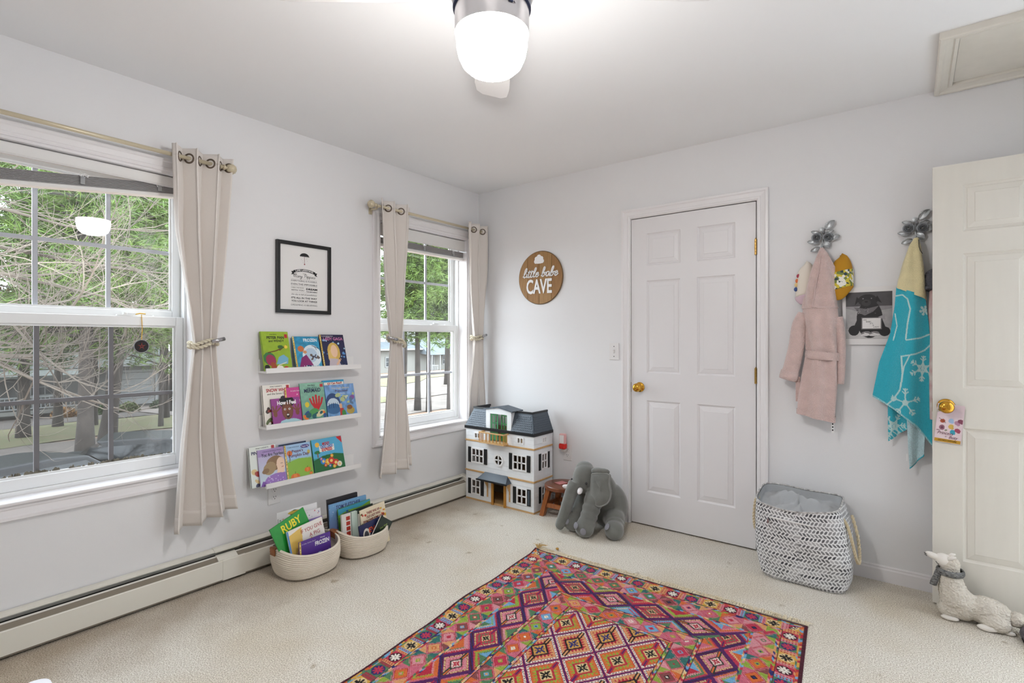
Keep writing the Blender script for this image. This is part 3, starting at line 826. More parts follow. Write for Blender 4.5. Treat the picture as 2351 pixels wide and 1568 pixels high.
bot = [(x, 0.247 - A * x * x) for x in np.linspace(-0.070, 0.070, 15)]; topp = [(x, 0.262 - A * x * x) for x in np.linspace(0.070, -0.070, 15)]
rb.prism(bot + topp, lambda u, v, w: (u, w, v), Y0 - .0002, Y0)
for s in (-1, 1): rb.prism([(s * 0.066, 0.229), (s * 0.084, 0.224), (s * 0.077, 0.234), (s * 0.083, 0.244), (s * 0.066, 0.2455)], lambda u, v, w: (u, w, v), Y0 - .0002, Y0)
rb.build('ribbon', M_ink, pr)
text('lettering', 'LIFE LESSONS', 0.0125, M_paper, pr, (0, Y0 - 0.0006, 0.2545), extrude=0.0002, width=0.112, arc=2.6, bold=0.0004)
ptext('FROM', 0.2345, 0.020, 0.005)
# handwriting line as pen strokes
HW = {'M': [[(0, .2), (.1, .75), (.02, .95), (-.12, .8), (0, .6), (.18, .95), (.2, 0)], [(.2, .75), (.4, .98), (.42, 0)], [(.42, .75), (.62, .98), (.62, .1), (.72, 0)]],
      'a': [[(.35, .42), (.1, .45), (.02, .15), (.18, .0), (.36, .4), (.36, .05), (.46, .02)]], 'r': [[(0, .05), (.08, .48), (.12, .38), (.3, .42), (.26, .1), (.36, .02)]],
      'y': [[(0, .45), (.08, .08), (.3, .45), (.28, -.2), (.1, -.4), (.02, -.25), (.4, .1)]], 'P': [[(.1, 0), (.22, .95)], [(-.05, .7), (.2, 1.0), (.55, .85), (.45, .5), (.15, .5)]],
      'o': [[(.2, .45), (.02, .25), (.15, 0), (.34, .2), (.2, .45), (.42, .38)]], 'p': [[(.02, .45), (-.04, -.4)], [(.0, .3), (.2, .46), (.34, .25), (.2, .0), (.02, .1)]],
      'i': [[(.05, .42), (.08, .04), (.18, .02)], [(.07, .6), (.08, .62)]], 'n': [[(0, .4), (.04, 0)], [(.02, .3), (.2, .45), (.26, .05), (.36, .02)]],
      's': [[(.3, .45), (.05, .36), (.28, .12), (.1, 0), (-.05, .08)]],
      'l': [[(-.05, .05), (.18, .6), (.2, .95), (.08, .9), (.02, .3), (.1, 0), (.28, .1)]], 't': [[(.06, .75), (.02, .1), (.12, 0), (.26, .1)], [(-.08, .55), (.24, .6)]],
      'e': [[(0, .2), (.26, .3), (.2, .46), (.04, .35), (.06, .05), (.2, .0), (.38, .2)]], 'b': [[(-.05, .05), (.16, .6), (.18, .95), (.06, .9), (.02, .1), (.18, 0), (.30, .2), (.2, .36), (.42, .4)]]}
HWW = {'M': .82, 'a': .48, 'r': .38, 'y': .44, 'P': .5, 'o': .42, 'p': .42, 'i': .22, 'n': .4, 's': .38, 'l': .28, 't': .26, 'e': .38, 'b': .42, ' ': .3}
def handwriting(name, s, size, rad, material, parent, xc, z, y, flat=0.35, slope=0.0, slant=0.18, width=None):
    tot = sum(HWW[c] for c in s); k = (width / (tot * size)) if width else 1.0
    mb = MB(); cx = -tot / 2
    for c in s:
        for st in HW.get(c, []):
            pts = catmull([((cx + a + slant * b) * size * k + xc, 0, b * size + ((cx + a) * size * k) * slope) for a, b in st], 5)
            mb.tube([(q.x, y, z + q.z) for q in pts], rad, 6, flat=1.0)
        cx += HWW[c]
    return mb.build(name, material, parent, smooth=True)
handwriting('lettering', 'Mary Poppins', 0.021, 0.00075, M_ink, pr, 0, 0.2105, Y0 - 0.0004, width=0.142)
ptext('EVERYTHING IS POSSIBLE,', 0.190, 0.166, 0.013, M_inkg)
ptext('EVEN THE IMPOSSIBLE', 0.170, 0.166, 0.0145)
ptext('CARRY THE MAGIC', 0.150, 0.080, 0.008, M_inkg, x=-0.043)
ptext('WITH YOU', 0.135, 0.080, 0.013, x=-0.043)
ptext('DREAM', 0.145, 0.072, 0.015, x=0.047, bold=0.0006)
ptext('THE IMPOSSIBLE', 0.130, 0.072, 0.0055, x=0.047, bold=0.0003)
ptext('the day is full of possibilities', 0.111, 0.162, 0.012, M_inkg, shear=0.3)
ptext("IT'S ALL IN THE WAY", 0.090, 0.164, 0.0145, bold=0.0003)
ptext('YOU LOOK AT THINGS', 0.072, 0.164, 0.0145, bold=0.0003)
ptext('DREAMING IS BELIEVING', 0.049, 0.166, 0.0125, M_inkg)
ln = MB()
for z in (0.2000, 0.1595, 0.1215, 0.0605): ln.box(-0.083, 0.083, Y0 - .0001, Y0, z - 0.0003, z + 0.0003)
ln.build('rule_line', M_inkg, pr)

# ------------------------------------------------------------------ three picture ledges
M_ledge = mat('ledge_white', '#efedec', rough=0.45)
LZ = {'top': 1.048, 'middle': 0.741, 'bottom': 0.421}
LY0, LY1 = -1.842, -1.232
for nm, zb in LZ.items():
    o = thing('picture_ledge', {'top': 'white wall ledge right below the framed print, holding three books', 'middle': 'middle white wall ledge, holding overlapping picture books', 'bottom': 'lowest white wall ledge, just above the wall outlet'}[nm], 'wall shelf', (0, LY0, zb), group='white picture ledges')
    Ly = LY1 - LY0
    bxo('back_board', 0.0005, 0.011, 0, Ly, 0.0, 0.075, M_ledge, o, bevel=0.001)
    bxo('bottom_board', 0.011, 0.082, 0, Ly, 0.0, 0.011, M_ledge, o, bevel=0.001)
    bxo('front_lip', 0.082, 0.092, 0, Ly, 0.0, 0.027, M_ledge, o, bevel=0.001)

# ------------------------------------------------------------------ outlets and switch
M_plate = mat('wall_plate_white', '#e7e4e3', rough=0.35)
M_slot = mat('slot_black', '#1b1816', rough=0.7)
def outlet(label, loc, rz):
    o = thing('wall_outlet', label, 'outlet', loc, (0, 0, rz), group='duplex wall outlets')
    bxo('cover_plate', -0.036, 0.036, -0.006, 0.0, -0.058, 0.058, M_plate, o, bevel=0.0025)
    for zc in (0.021, -0.021):
        r = MB().prism([(0.0165 * math.cos(t) * 1.0, max(-0.0135, min(0.0135, 0.0175 * math.sin(t)))) for t in np.linspace(0, 2 * PI, 25)[:-1]], lambda u, v, w: (u, w, zc + v), -0.0085, -0.005).build('receptacle', M_plate, o)
        s = MB(); s.box(-0.0075, -0.0050, -0.0090, -0.0080, zc + 0.0, zc + 0.009); s.box(0.0050, 0.0075, -0.0090, -0.0080, zc + 0.001, zc + 0.008)
        s.prism(circle(8, 0.0026, 0, zc - 0.0065), lambda u, v, w: (u, w, v), -0.0090, -0.0080); s.build('slot', M_slot, r)
    MB().cyl((0, -0.0075, 0), (0, -0.005, 0), 0.003, 10).build('screw', M_plate, o)
    return o
outlet('white duplex wall outlet under the lowest book ledge', (0.0005, -1.752, 0.362), PI / 2)
outlet('white duplex wall outlet behind the stool, with a plugged-in night light', (0.866, -0.0005, 0.407), 0)
sw = thing('light_switch', 'white toggle light switch beside the closed closet door', 'light switch', (1.238, -0.0005, 1.150))
bxo('cover_plate', -0.036, 0.036, -0.006, 0.0, -0.058, 0.058, M_plate, sw, bevel=0.0025)
MB().hexa([(-0.005, -0.007, -0.011), (0.005, -0.007, -0.011), (0.005, -0.005, -0.011), (-0.005, -0.005, -0.011), (-0.0045, -0.017, 0.009), (0.0045, -0.017, 0.009), (0.005, -0.005, 0.012), (-0.005, -0.005, 0.012)]).build('toggle', M_plate, sw)
bxo('slot', -0.0055, 0.0055, -0.0066, -0.0055, -0.0125, 0.0125, mat('toggle_slot', '#8c8884', rough=0.6), sw)
for z in (-0.034, 0.034): MB().cyl((0, -0.0072, z), (0, -0.005, z), 0.0032, 10).build('screw', M_slot, sw)

# ------------------------------------------------------------------ night light plugged into the outlet behind the stool
nl = thing('night_light', 'pink and white night light with red base, plugged in above the stool', 'night light', (0.853, -0.0095, 0.428))
bxo('plug_body', -0.016, 0.016, -0.040, 0.0, -0.010, 0.030, mat('plug_white', '#dcd5cf', rough=0.4), nl, bevel=0.006, seg=3)
bxo('red_base', -0.027, 0.027, -0.058, -0.018, 0.010, 0.050, mat('red_plastic', '#d9251d', rough=0.3), nl, bevel=0.010, seg=3)
sh = bxo('shade', -0.025, 0.025, -0.056, -0.022, 0.046, 0.122, mat('pink_shade', '#efb6b4', rough=0.35, trans=0.1), nl, bevel=0.010, seg=3)
bxo('shade_window', -0.018, 0.018, -0.0575, -0.0555, 0.054, 0.112, mat('shade_white', '#f4efee', rough=0.35), sh, bevel=0.0008)
ODK = 0.30
def omat(name, c, **k):
    f = lambda h: tuple(int(255 * (np.clip(x, 0, 1) * 1.0)) for x in np.array(H(h)) / 255.0 * ODK ** 0.5)
    if k.get('color2'): k['color2'] = f(k['color2'])
    return mat(name, f(c), **k)
# ------------------------------------------------------------------ outdoors: sloping ground, neighbours, trees, cars
def gz(x, y):
    z = -2.6 if x > -10 else -2.6 - (-10 - x) * 0.0435
    t = min(max((y - 24) / 16, 0), 1); t = t * t * (3 - 2 * t)
    return z + 1.05 * t * min(max((-20 - x) / 20, 0), 1)
M_asph = omat('old_asphalt', '#cdbcae', rough=0.95, color2='#ab9a8e', vscale=0.8, detail=6)
M_leafl = omat('leaf_litter', '#d09870', rough=1.0, color2='#dfbf9f', vscale=9, detail=8, bump=0.5, bscale=12)
M_grass = omat('autumn_grass', '#a3ad62', rough=1.0, color2='#c4ae7c', vscale=1.4, detail=8, bump=0.5, bscale=15)
M_mulch = omat('mulch_bed', '#6f6258', rough=1.0, color2='#8c7d70', vscale=3, detail=8)
def ground_strip(name, x0, x1, y0, y1, m, dz=0.0, ny=40, wob=0.0):
    mb = MB(); nx = max(2, int(abs(x1 - x0) / 2))
    def fn(u, v):
        y = y0 + (y1 - y0) * v; x = x0 + (x1 - x0) * u
        if wob and (u in (0.0, 1.0)): x += wob * math.sin(y * 0.7 + x0) + wob * 0.5 * math.sin(y * 1.9)
        return (x, y, gz(x, y) + dz)
    mb.grid(fn, nx, ny)
    return struct(mb.build(name, m, smooth=True))
ground_strip('ground_leaf_litter', -130, -0.6, -50, 130, M_leafl, 0.0, 90)
ground_strip('ground_road', -27.0, -19.5, -50, 130, M_asph, 0.03, 90, 0.35)
ground_strip('ground_lawn', -36.5, -27.4, -50, 24, M_grass, 0.04, 50, 0.5)
ground_strip('ground_mulch_bed', -43.2, -36.6, -30, 9.6, M_mulch, 0.05, 30, 0.4)
ground_strip('ground_driveway', -46.2, -27.1, 9.7, 15.5, M_asph, 0.07, 10)
ground_strip('ground_far_lot', -52, -27.1, 24, 75, M_asph, 0.05, 40, 0.6)
ground_strip('ground_far_lawn', -46, -38, 30, 45.5, M_grass, 0.09, 20, 0.5)

M_side = omat('house_siding_grey', '#b9b8b3', rough=0.8)
M_side2 = omat('house_siding_pale', '#d9d6cd', rough=0.8)
M_roof = omat('roof_shingle_greygreen', '#7d857c', rough=0.95, color2='#969c94', vscale=2, detail=6)
M_roof2 = omat('roof_shingle_blue', '#83909a', rough=0.95, color2='#9aa5ad', vscale=2, detail=6)
M_hw = omat('house_white', '#eff0ee', rough=0.6)
M_hpane = omat('house_pane', '#4c5358', rough=0.2)
M_brickstep = omat('brick_step', '#9a6555', rough=0.9)
M_slatw = M_hw
def house_window(parent, x, y0, y1, z0, z1, nh=2, nv=2):
    f = bxo('window', x, x + 0.06, y0 - 0.10, y1 + 0.10, z0 - 0.10, z1 + 0.10, M_hw, parent)
    for i in range(nv):
        for k in range(nh):
            a = y0 + (y1 - y0) * i / nv; b = y0 + (y1 - y0) * (i + 1) / nv; c = z0 + (z1 - z0) * k / nh; d = z0 + (z1 - z0) * (k + 1) / nh
            bxo('pane', x + 0.06, x + 0.07, a + 0.03, b - 0.03, c + 0.03, d - 0.03, M_hpane, f)
def clapboards(parent, x, y0, y1, z0, z1, m, step=0.20):
    """overlapping boards on the front of a far house"""
    z = z0
    while z < z1 - 0.02:
        zt = min(z + step, z1)
        MB().hexa([(x - .03, y0, z), (x + 0.035, y0, z), (x + 0.035, y1, z), (x - .03, y1, z), (x - .03, y0, zt), (x + 0.008, y0, zt), (x + 0.008, y1, zt), (x - .03, y1, zt)]).build('clapboard', m, parent)
        z = zt
hz0 = -4.15
hA = thing('neighbour_house', 'low grey clapboard house with a white porch railing, seen through the large window', 'house', (-46, 3, hz0))
def A(x, y, z): return (x + 46, y - 3, z - hz0)
def abox(n, x0, x1, y0, y1, z0, z1, m, p=None): 
    a = A(x0, y0, z0); b = A(x1, y1, z1); return bxo(n, a[0], b[0], a[1], b[1], a[2], b[2], m, p or hA)
abox('wall', -54, -46, -8, 13.5, -4.3, -0.7, M_side)
_p = thing('facade_boards', None, None); _p.parent = hA
clapboards(_p, 0.02, -11.0, 10.5, 0.45, 3.5, M_side, 0.22)
MB().hexa([A(-54.5, -9, -0.7), A(-45.0, -9, -0.7), A(-45.0, 14.2, -0.7), A(-54.5, 14.2, -0.7), A(-52, -7, 2.2), A(-50, -7, 2.2), A(-50, 13, 2.2), A(-52, 13, 2.2)]).build('roof', M_roof, hA)
abox('eave_board', -45.05, -44.9, -9, 14.2, -0.85, -0.62, M_hw)
MB().hexa([A(-46, -9, -1.05), A(-43.0, -9, -1.35), A(-43.0, 8.2, -1.35), A(-46, 8.2, -1.05), A(-46, -9, -0.72), A(-43.0, -9, -1.2), A(-43.0, 8.2, -1.2), A(-46, 8.2, -0.72)]).build('porch_roof', M_roof, hA)
abox('porch_floor', -46, -43.3, -9, 7.6, -3.75, -3.50, M_side2)
for y in (-4.0, 0.5, 4.35, 7.4): abox('porch_post', -43.5, -43.36, y - 0.08, y + 0.08, -4.1, -1.25, M_hw)
abox('porch_rail', -43.47, -43.39, -9, 7.0, -2.66, -2.56, M_hw); abox('porch_rail', -43.47, -43.39, -9, 7.0, -3.40, -3.32, M_hw)
b0 = abox('baluster', -43.455, -43.405, 6.83, 6.88, -3.33, -2.65, M_hw)
for i in range(1, 62): c = copy_part(b0, hA); c.location = (0, -0.22 * i, 0)
for i in range(4): abox('step', -43.3 + i * 0.3, -43.0 + i * 0.3, 7.3, 9.3, -4.1, -3.60 - i * 0.13, M_brickstep)
dr = abox('front_door', -45.98, -45.90, 7.7, 8.75, -3.5, -1.25, M_hw)
bxo('door_pane', 0.10, 0.11, 4.85, 5.6, 1.1, 2.75, M_hpane, dr)
house_window(hA, 0.05, 2.0, 3.5, 1.45, 2.55, 2, 2); house_window(hA, 0.05, -2.5, -0.9, 1.45, 2.55, 2, 2)
gd = thing('garage_door', None, None); gd.parent = hA
for i in range(5): a = A(-45.9, 10.2, -3.95 + i * 0.51); bxo('panel', a[0] - 0.06, a[0], a[1], a[1] + 2.3, a[2], a[2] + 0.49, M_hw, gd, bevel=0.02)
abox('garage_trim', -46.0, -45.85, 10.0, 10.18, -3.95, -1.25, M_hw); abox('garage_trim', -46.0, -45.85, 12.52, 12.7, -3.95, -1.25, M_hw); abox('garage_trim', -46.0, -45.85, 10.0, 12.7, -1.38, -1.2, M_hw)
abox('downspout', -46.0, -45.9, 13.3, 13.4, -4.1, -0.7, M_hw)

hB = thing('far_house', 'pale far house with a small white porch, seen through the corner window', 'house', (-56, 50, -3.6))
def bb(n, x0, x1, y0, y1, z0, z1, m, p=None): return bxo(n, x0 + 56, x1 + 56, y0 - 50, y1 - 50, z0 + 3.6, z1 + 3.6, m, p or hB)
bb('wall', -66, -56, 36, 62, -3.9, -0.2, M_side2)
MB().hexa([(-11, -15, 3.4), (1, -15, 3.4), (1, 12.6, 3.4), (-11, 12.6, 3.4), (-6, -14, 6.0), (-4, -14, 6.0), (-4, 12, 6.0), (-6, 12, 6.0)]).build('roof', M_roof2, hB)
bb('upper_wall', -66, -57, 36, 50.5, -0.2, 3.2, M_hw)
MB().hexa([(0, 0, 2.7), (2.6, 0, 2.5), (2.6, 8.5, 2.5), (0, 8.5, 2.7), (0, 0.3, 3.9), (0.3, 0.3, 3.9), (0.3, 8, 3.9), (0, 8, 3.9)]).build('porch_roof', M_roof2, hB)
for y in (50.6, 52.3): bb('porch_post', -53.7, -53.55, y, y + 0.14, -3.6, -1.05, M_hw)
bb('porch_rail', -53.7, -53.6, 50.7, 52.0, -2.75, -2.65, M_hw)
for i in range(7): bb('baluster', -53.68, -53.62, 50.75 + i * 0.19, 50.81 + i * 0.19, -3.5, -2.7, M_hw)
fd = bb('front_door', -55.98, -55.9, 52.4, 53.4, -3.5, -1.3, M_hw); bxo('door_pane', 0.10, 0.11, 2.65, 3.15, 0.9, 2.1, M_hpane, fd)
house_window(hB, 0.03, 5.2, 6.4, 0.95, 2.2, 2, 2); house_window(hB, 0.03, -6, -4.8, 0.95, 2.2, 2, 2); house_window(hB, -0.97, -5, -3.8, 4.3, 5.8, 2, 2)
bb('eave_board', -55.1, -54.95, 35, 62.6, -0.35, -0.15, M_hw)

# ---- shrubs by the porch
rs = random.Random(11)
def shrub(label, x, y, r, c, c2):
    o = thing('porch_shrub', label, 'shrub', (x, y, gz(x, y)), group='shrubs in front of the grey house')
    mb = MB()
    for i in range(420):
        d = Vector((rs.gauss(0, 1), rs.gauss(0, 1), abs(rs.gauss(0, 1)))).normalized(); q = d * r * rs.uniform(0.6, 1.0); q.z = q.z * 0.9 + 0.05
        t = Vector((rs.uniform(-1, 1), rs.uniform(-1, 1), rs.uniform(-1, 1))).normalized(); u = t.orthogonal().normalized(); s = 0.10
        mb.add([q - t * s, q + u * s * 0.6, q + t * s, q - u * s * 0.6], [(0, 1, 2, 3)])
    tag(mb.build('leaves', omat('leaf_' + c, c, rough=0.8, color2=c2, vscale=3), o), kind='stuff')
    MB().cyl((0, 0, -0.05), (0, 0, r * 0.6), 0.05, 6).build('stem', M_mulch, o)
shrub('orange autumn shrub left of the porch steps', -41.5, 5.9, 0.75, '#d08a34', '#e0a55a')
shrub('dark green shrub left of the brick steps', -41.2, 8.1, 0.75, '#55743a', '#73904c')
shrub('light green shrub right of the brick steps', -41.6, 9.5, 0.75, '#8aa04a', '#a9b768')
shrub('low green shrub beside the garage door', -42.0, 11.6, 0.7, '#6f8758', '#93a47a')

# ---- trees
M_bark = omat('pine_bark', '#7d7068', rough=1.0, color2='#594f4a', vscale=3, detail=8, bump=0.8, bscale=6)
M_needle = omat('pine_needles', '#a9d04a', rough=0.7, color2='#5f8f32', vscale=0.9, detail=5)
M_needle2 = omat('pine_needles_light', '#b9dc62', rough=0.7, color2='#7aa83e', vscale=1.1, detail=5)
M_orange = omat('orange_leaves', '#ff9a3c', rough=0.7, color2='#dd6a35', vscale=1.3, detail=5)
def tree(label, x, y, rad, height, crown0, crad, nspray, m, seed, lean=(0, 0), leafy=False, group='trees outside the windows', ccen=None, name='pine_tree', sprays_z=None, size=0.46):
    r = random.Random(seed); z0 = gz(x, y)
    o = thing(name, label, 'tree', (x, y, z0 - 0.1), group=group)
    pts = [(lean[0] * t + 0.06 * math.sin(5 * t + seed), lean[1] * t + 0.05 * math.sin(4 * t), height * t) for t in np.linspace(0, 1, 12)]
    MB().tube(pts, [rad * (1.25 if i == 0 else 1 - 0.75 * i / 11) for i in range(12)], 10).build('trunk', M_bark, o, smooth=True)
    br = MB(); fo = MB(); nb = max(8, nspray // 40); cz = (ccen or (0, 0))
    for b in range(nb):
        t = r.uniform(0, 1); zc = crown0 + (height - crown0) * t ** 0.9
        if sprays_z: zc = r.uniform(*sprays_z)
        k = min(1, zc / height); L = crad * (1.05 - 0.6 * t) * r.uniform(0.55, 1.1); w = r.uniform(0, 2 * PI)
        dx, dy = math.cos(w), math.sin(w); sl = r.uniform(-0.28, 0.25)
        p0 = Vector((lean[0] * k, lean[1] * k, zc))
        ax = [p0 + Vector((dx * L * s, dy * L * s, sl * L * s - 0.10 * L * s * s)) for s in (0, 0.35, 0.7, 1.0)]
        br.tube(ax, [0.05, 0.035, 0.022, 0.01], 4)
        for q in range(55):
            s = r.uniform(0.15, 1.05); i = min(2, int(s * 3)); f = s * 3 - i
            c = ax[i].lerp(ax[i + 1], f) + Vector((r.gauss(0, .32), r.gauss(0, .32), r.gauss(0, .2)))
            d = Vector((dx + r.gauss(0, .8), dy + r.gauss(0, .8), r.gauss(0, .55))).normalized(); u = d.orthogonal().normalized(); v = d.cross(u)
            if leafy:
                sz = size * r.uniform(0.35, 0.7); a = u * math.cos(q) + v * math.sin(q)
                fo.add([c, c + d * sz * .5 + a * sz * .4, c + d * sz, c + d * sz * .5 - a * sz * .4], [(0, 1, 2, 3)])
            else:
                for n in range(5):
                    a = 2 * PI * n / 5 + q; sd_ = (u * math.cos(a) + v * math.sin(a)); tip = c + (d + sd_ * r.uniform(0.25, 0.8)).normalized() * size * r.uniform(0.7, 1.2); wd = d.cross(sd_) * 0.022
                    fo.add([c - wd, c + wd, tip], [(0, 1, 2)])
    tag(br.build('branches', M_bark, o), kind='stuff')
    tag(fo.build('foliage', m, o), kind='stuff')
    return o
tree('tall pine with a thick trunk centred in the large window', -21.7, 2.4, 0.27, 15, 4.1, 4.0, 5200, M_needle, 1)
tree('leaning pine behind the suncatcher in the large window', -25.3, 4.0, 0.30, 16, 4.0, 4.2, 5200, M_needle2, 2, lean=(0.3, 1.4))
tree('slim pine standing in the bed before the porch', -35.1, 4.3, 0.22, 15, 4.0, 4.0, 3600, M_needle, 3)
tree('bare thin pole-like trunk in front of the garage', -28.6, 7.2, 0.11, 13, 5.6, 3.2, 2600, M_needle2, 4)
tree('broad pine filling the left of the large window', -26.5, -2.5, 0.28, 15, 4.2, 4.8, 4600, M_needle, 5)
tree('orange autumn tree behind the pines, large window', -33.5, 5.5, 0.2, 14, 5.2, 3.6, 2600, M_orange, 6, leafy=True, name='autumn_tree', size=0.45)
tree('distant pine above the grey house roof', -38.0, 11.0, 0.25, 17, 4.8, 5.0, 4200, M_needle2, 7)
tree('thick pine trunk left of centre in the corner window', -20.7, 18.0, 0.19, 14, 5.0, 3.6, 4600, M_needle, 8)
tree('second pine trunk, close behind the thick one, in the corner window', -19.6, 17.9, 0.15, 13, 4.6, 3.2, 3800, M_needle2, 9)
tree('thin pine trunk at the right edge of the corner window', -19.3, 19.3, 0.10, 12, 4.6, 3.2, 3800, M_needle, 10)
tree('orange autumn tree beyond the corner window pines', -27.0, 22.5, 0.15, 12, 5.4, 3.2, 1800, M_orange, 12, leafy=True, name='autumn_tree', size=0.45)
tree('big soft pine beyond the corner window trunks', -26.0, 27.0, 0.22, 15, 5.6, 4.6, 4600, M_needle2, 13)

tree('tall dark pine behind the others at the left of the large window', -33.0, -3.0, 0.25, 17, 3.6, 5.0, 4200, M_needle, 14)
tree('dense pine behind the centre of the large window', -31.0, 2.2, 0.25, 17, 4.6, 4.8, 4600, M_needle2, 15)
tree('dense pine behind the right of the large window', -33.5, 9.0, 0.25, 17, 4.6, 4.8, 4600, M_needle, 16)
tree('pale pine beyond the far lot, corner window', -33.0, 33.0, 0.25, 17, 5.6, 5.4, 4600, M_needle, 17)
# ---- bare tangled tree just outside the large window
M_twig = omat('bare_twig', '#c4b09c', rough=1.0, color2='#6f6257', vscale=1.2, detail=5)
bt = thing('bare_tree', 'leafless tree with pale tangled branches just outside the large window', 'tree', (-7.0, -4.2, gz(-7, 0)))
o0 = Vector(bt.location); r = random.Random(21)
MB().tube([(0, 0, -0.1), (0.05, 0.1, 1.5), (-0.05, 0.15, 3.2), (0.0, 0.25, 5.2), (0.1, 0.3, 7.2)], [0.22, 0.19, 0.16, 0.12, 0.06], 10).build('trunk', M_twig, bt, smooth=True)
def twig(mb, p, d, L, rad, lev):
    n = 6; pts = [p]; q = p.copy(); dd = d.copy(); ends = []
    cv = Vector((r.gauss(0, .10), r.gauss(0, .10), r.gauss(0, .12) + (0.06 if lev > 1 else 0)))
    for i in range(n):
        dd = (dd + cv + Vector((r.gauss(0, .06), r.gauss(0, .06), r.gauss(0, .08)))).normalized()
        if q.z < 3.9: dd = (dd + Vector((0, 0, 0.22))).normalized()
        q = q + dd * (L / n); pts.append(q); ends.append((q.copy(), dd.copy(), i))
    mb.tube(pts, [rad * (1 - 0.75 * i / n) for i in range(n + 1)], 5 if lev == 0 else 3, caps=False)
    if lev < 3:
        for (e, ed, i) in ends:
            for _ in range((3, 2, 1)[lev] if i > 0 else 1):
                if r.random() < 0.70:
                    sd_ = Vector((r.gauss(0, 1), r.gauss(0, 1), r.gauss(0, .8))).normalized()
                    nd = (ed * 0.75 + sd_ * 0.65 + Vector((0, 0, 0.12))).normalized()
                    twig(mb, e, nd, L * r.uniform(0.35, 0.6), rad * (1 - 0.75 * i / n) * 0.55, lev + 1)
for i, (z, dz, L) in enumerate(((4.3, 0.03, 3.8), (4.5, -0.10, 4.4), (4.9, -0.14, 4.6), (4.9, 0.05, 4.0), (5.5, -0.16, 4.8), (6.2, -0.20, 4.6), (6.8, -0.14, 4.2))):
    mb = MB(); d = Vector((r.uniform(-0.28, 0.22), 1.0, dz)).normalized()
    twig(mb, Vector((0, 0.15, z)), d, L, 0.052 - 0.003 * i, 0)
    tag(mb.build('limb', M_twig, bt), kind='stuff')

# ---- parked cars
M_car = omat('car_paint_dark', '#2c2d30', rough=0.45, spec=0.3)
M_car2 = omat('car_paint_charcoal', '#303236', rough=0.45, spec=0.3)
M_cglass = omat('car_glass', '#22282c', rough=0.05)
M_tyre = omat('tyre_rubber', '#1a1a1a', rough=0.9)
def car(label, x, y, rz, m, suv):
    o = thing('parked_car', label, 'car', (x, y, gz(x, y)), (0, 0, rz), group='dark cars parked outside')
    h = 1.62 if suv else 1.45; w = 0.9
    MB().prism([(-2.2, 0.35), (2.15, 0.35), (2.25, 0.62), (2.1, 0.85), (1.1, 0.98), (-2.1, 1.0), (-2.28, 0.75)], lambda a, b, c: (a, c, b), -w, w).build('body', m, o, bevel=0.10, seg=3)
    tp = [(-2.02 if suv else -1.6, 0.98), (1.05, 0.98), (0.35, h - 0.06), (-0.2, h), (-1.2, h), (-1.75 if suv else -1.1, h - 0.1)]
    cb = MB(); vs = [(a, s * (w - 0.05 - 0.20 * max(0, b - 0.98) / 0.6), b) for s in (-1, 1) for a, b in tp]; n = len(tp)
    cb.add(vs, [tuple(range(n)), tuple(range(n, 2 * n))[::-1]] + [(i, (i + 1) % n, n + (i + 1) % n, n + i) for i in range(n)])
    cab = cb.build('cabin', m, o, bevel=0.06, seg=3)
    for s in (-1, 1):
        g = MB(); pts = [(-1.45, 1.03), (0.80, 1.03), (0.28, h - 0.14), (-1.3, h - 0.14)]
        g.add([(a, s * (w - 0.04 - 0.20 * (b - 0.98) / 0.6), b) for a, b in pts], [(0, 1, 2, 3)]).build('side_window', M_cglass, cab)
    g = MB(); g.add([(1.02, -0.72, 1.02), (1.02, 0.72, 1.02), (0.42, 0.62, h - 0.09), (0.42, -0.62, h - 0.09)], [(0, 1, 2, 3)]); g.build('windscreen', M_cglass, cab)
    b0, b1 = tp[0], tp[-1]
    g = MB(); g.add([(b0[0] - .03, -0.7, b0[1] + 0.1), (b0[0] - .03, 0.7, b0[1] + 0.1), (b1[0] - .03, 0.6, b1[1] - 0.03), (b1[0] - .03, -0.6, b1[1] - 0.03)], [(0, 1, 2, 3)]); g.build('rear_window', M_cglass, cab)
    wl = MB().lathe([(0.0, -0.1), (0.2, -0.1), (0.31, -0.09), (0.33, 0), (0.31, 0.09), (0.2, 0.1), (0, 0.1)], 18, ax='y').build('wheel', M_tyre, o, smooth=True)
    wl.location = (1.4, 0.80, 0.33)
    for q in ((1.4, -0.80), (-1.4, 0.80), (-1.4, -0.80)): copy_part(wl, o, (q[0], q[1], 0.33))
    bxo('number_plate', -2.30, -2.285, -0.16, 0.16, 0.68, 0.80, mat('plate_teal', '#7fb0a6', rough=0.4), o)
    return o
car('dark car parked at lower left outside the large window', -10.6, -0.75, 1.9, M_car, True)
car('dark car parked nearer the curtain outside the large window', -13.2, 2.0, 1.15, M_car2, False)
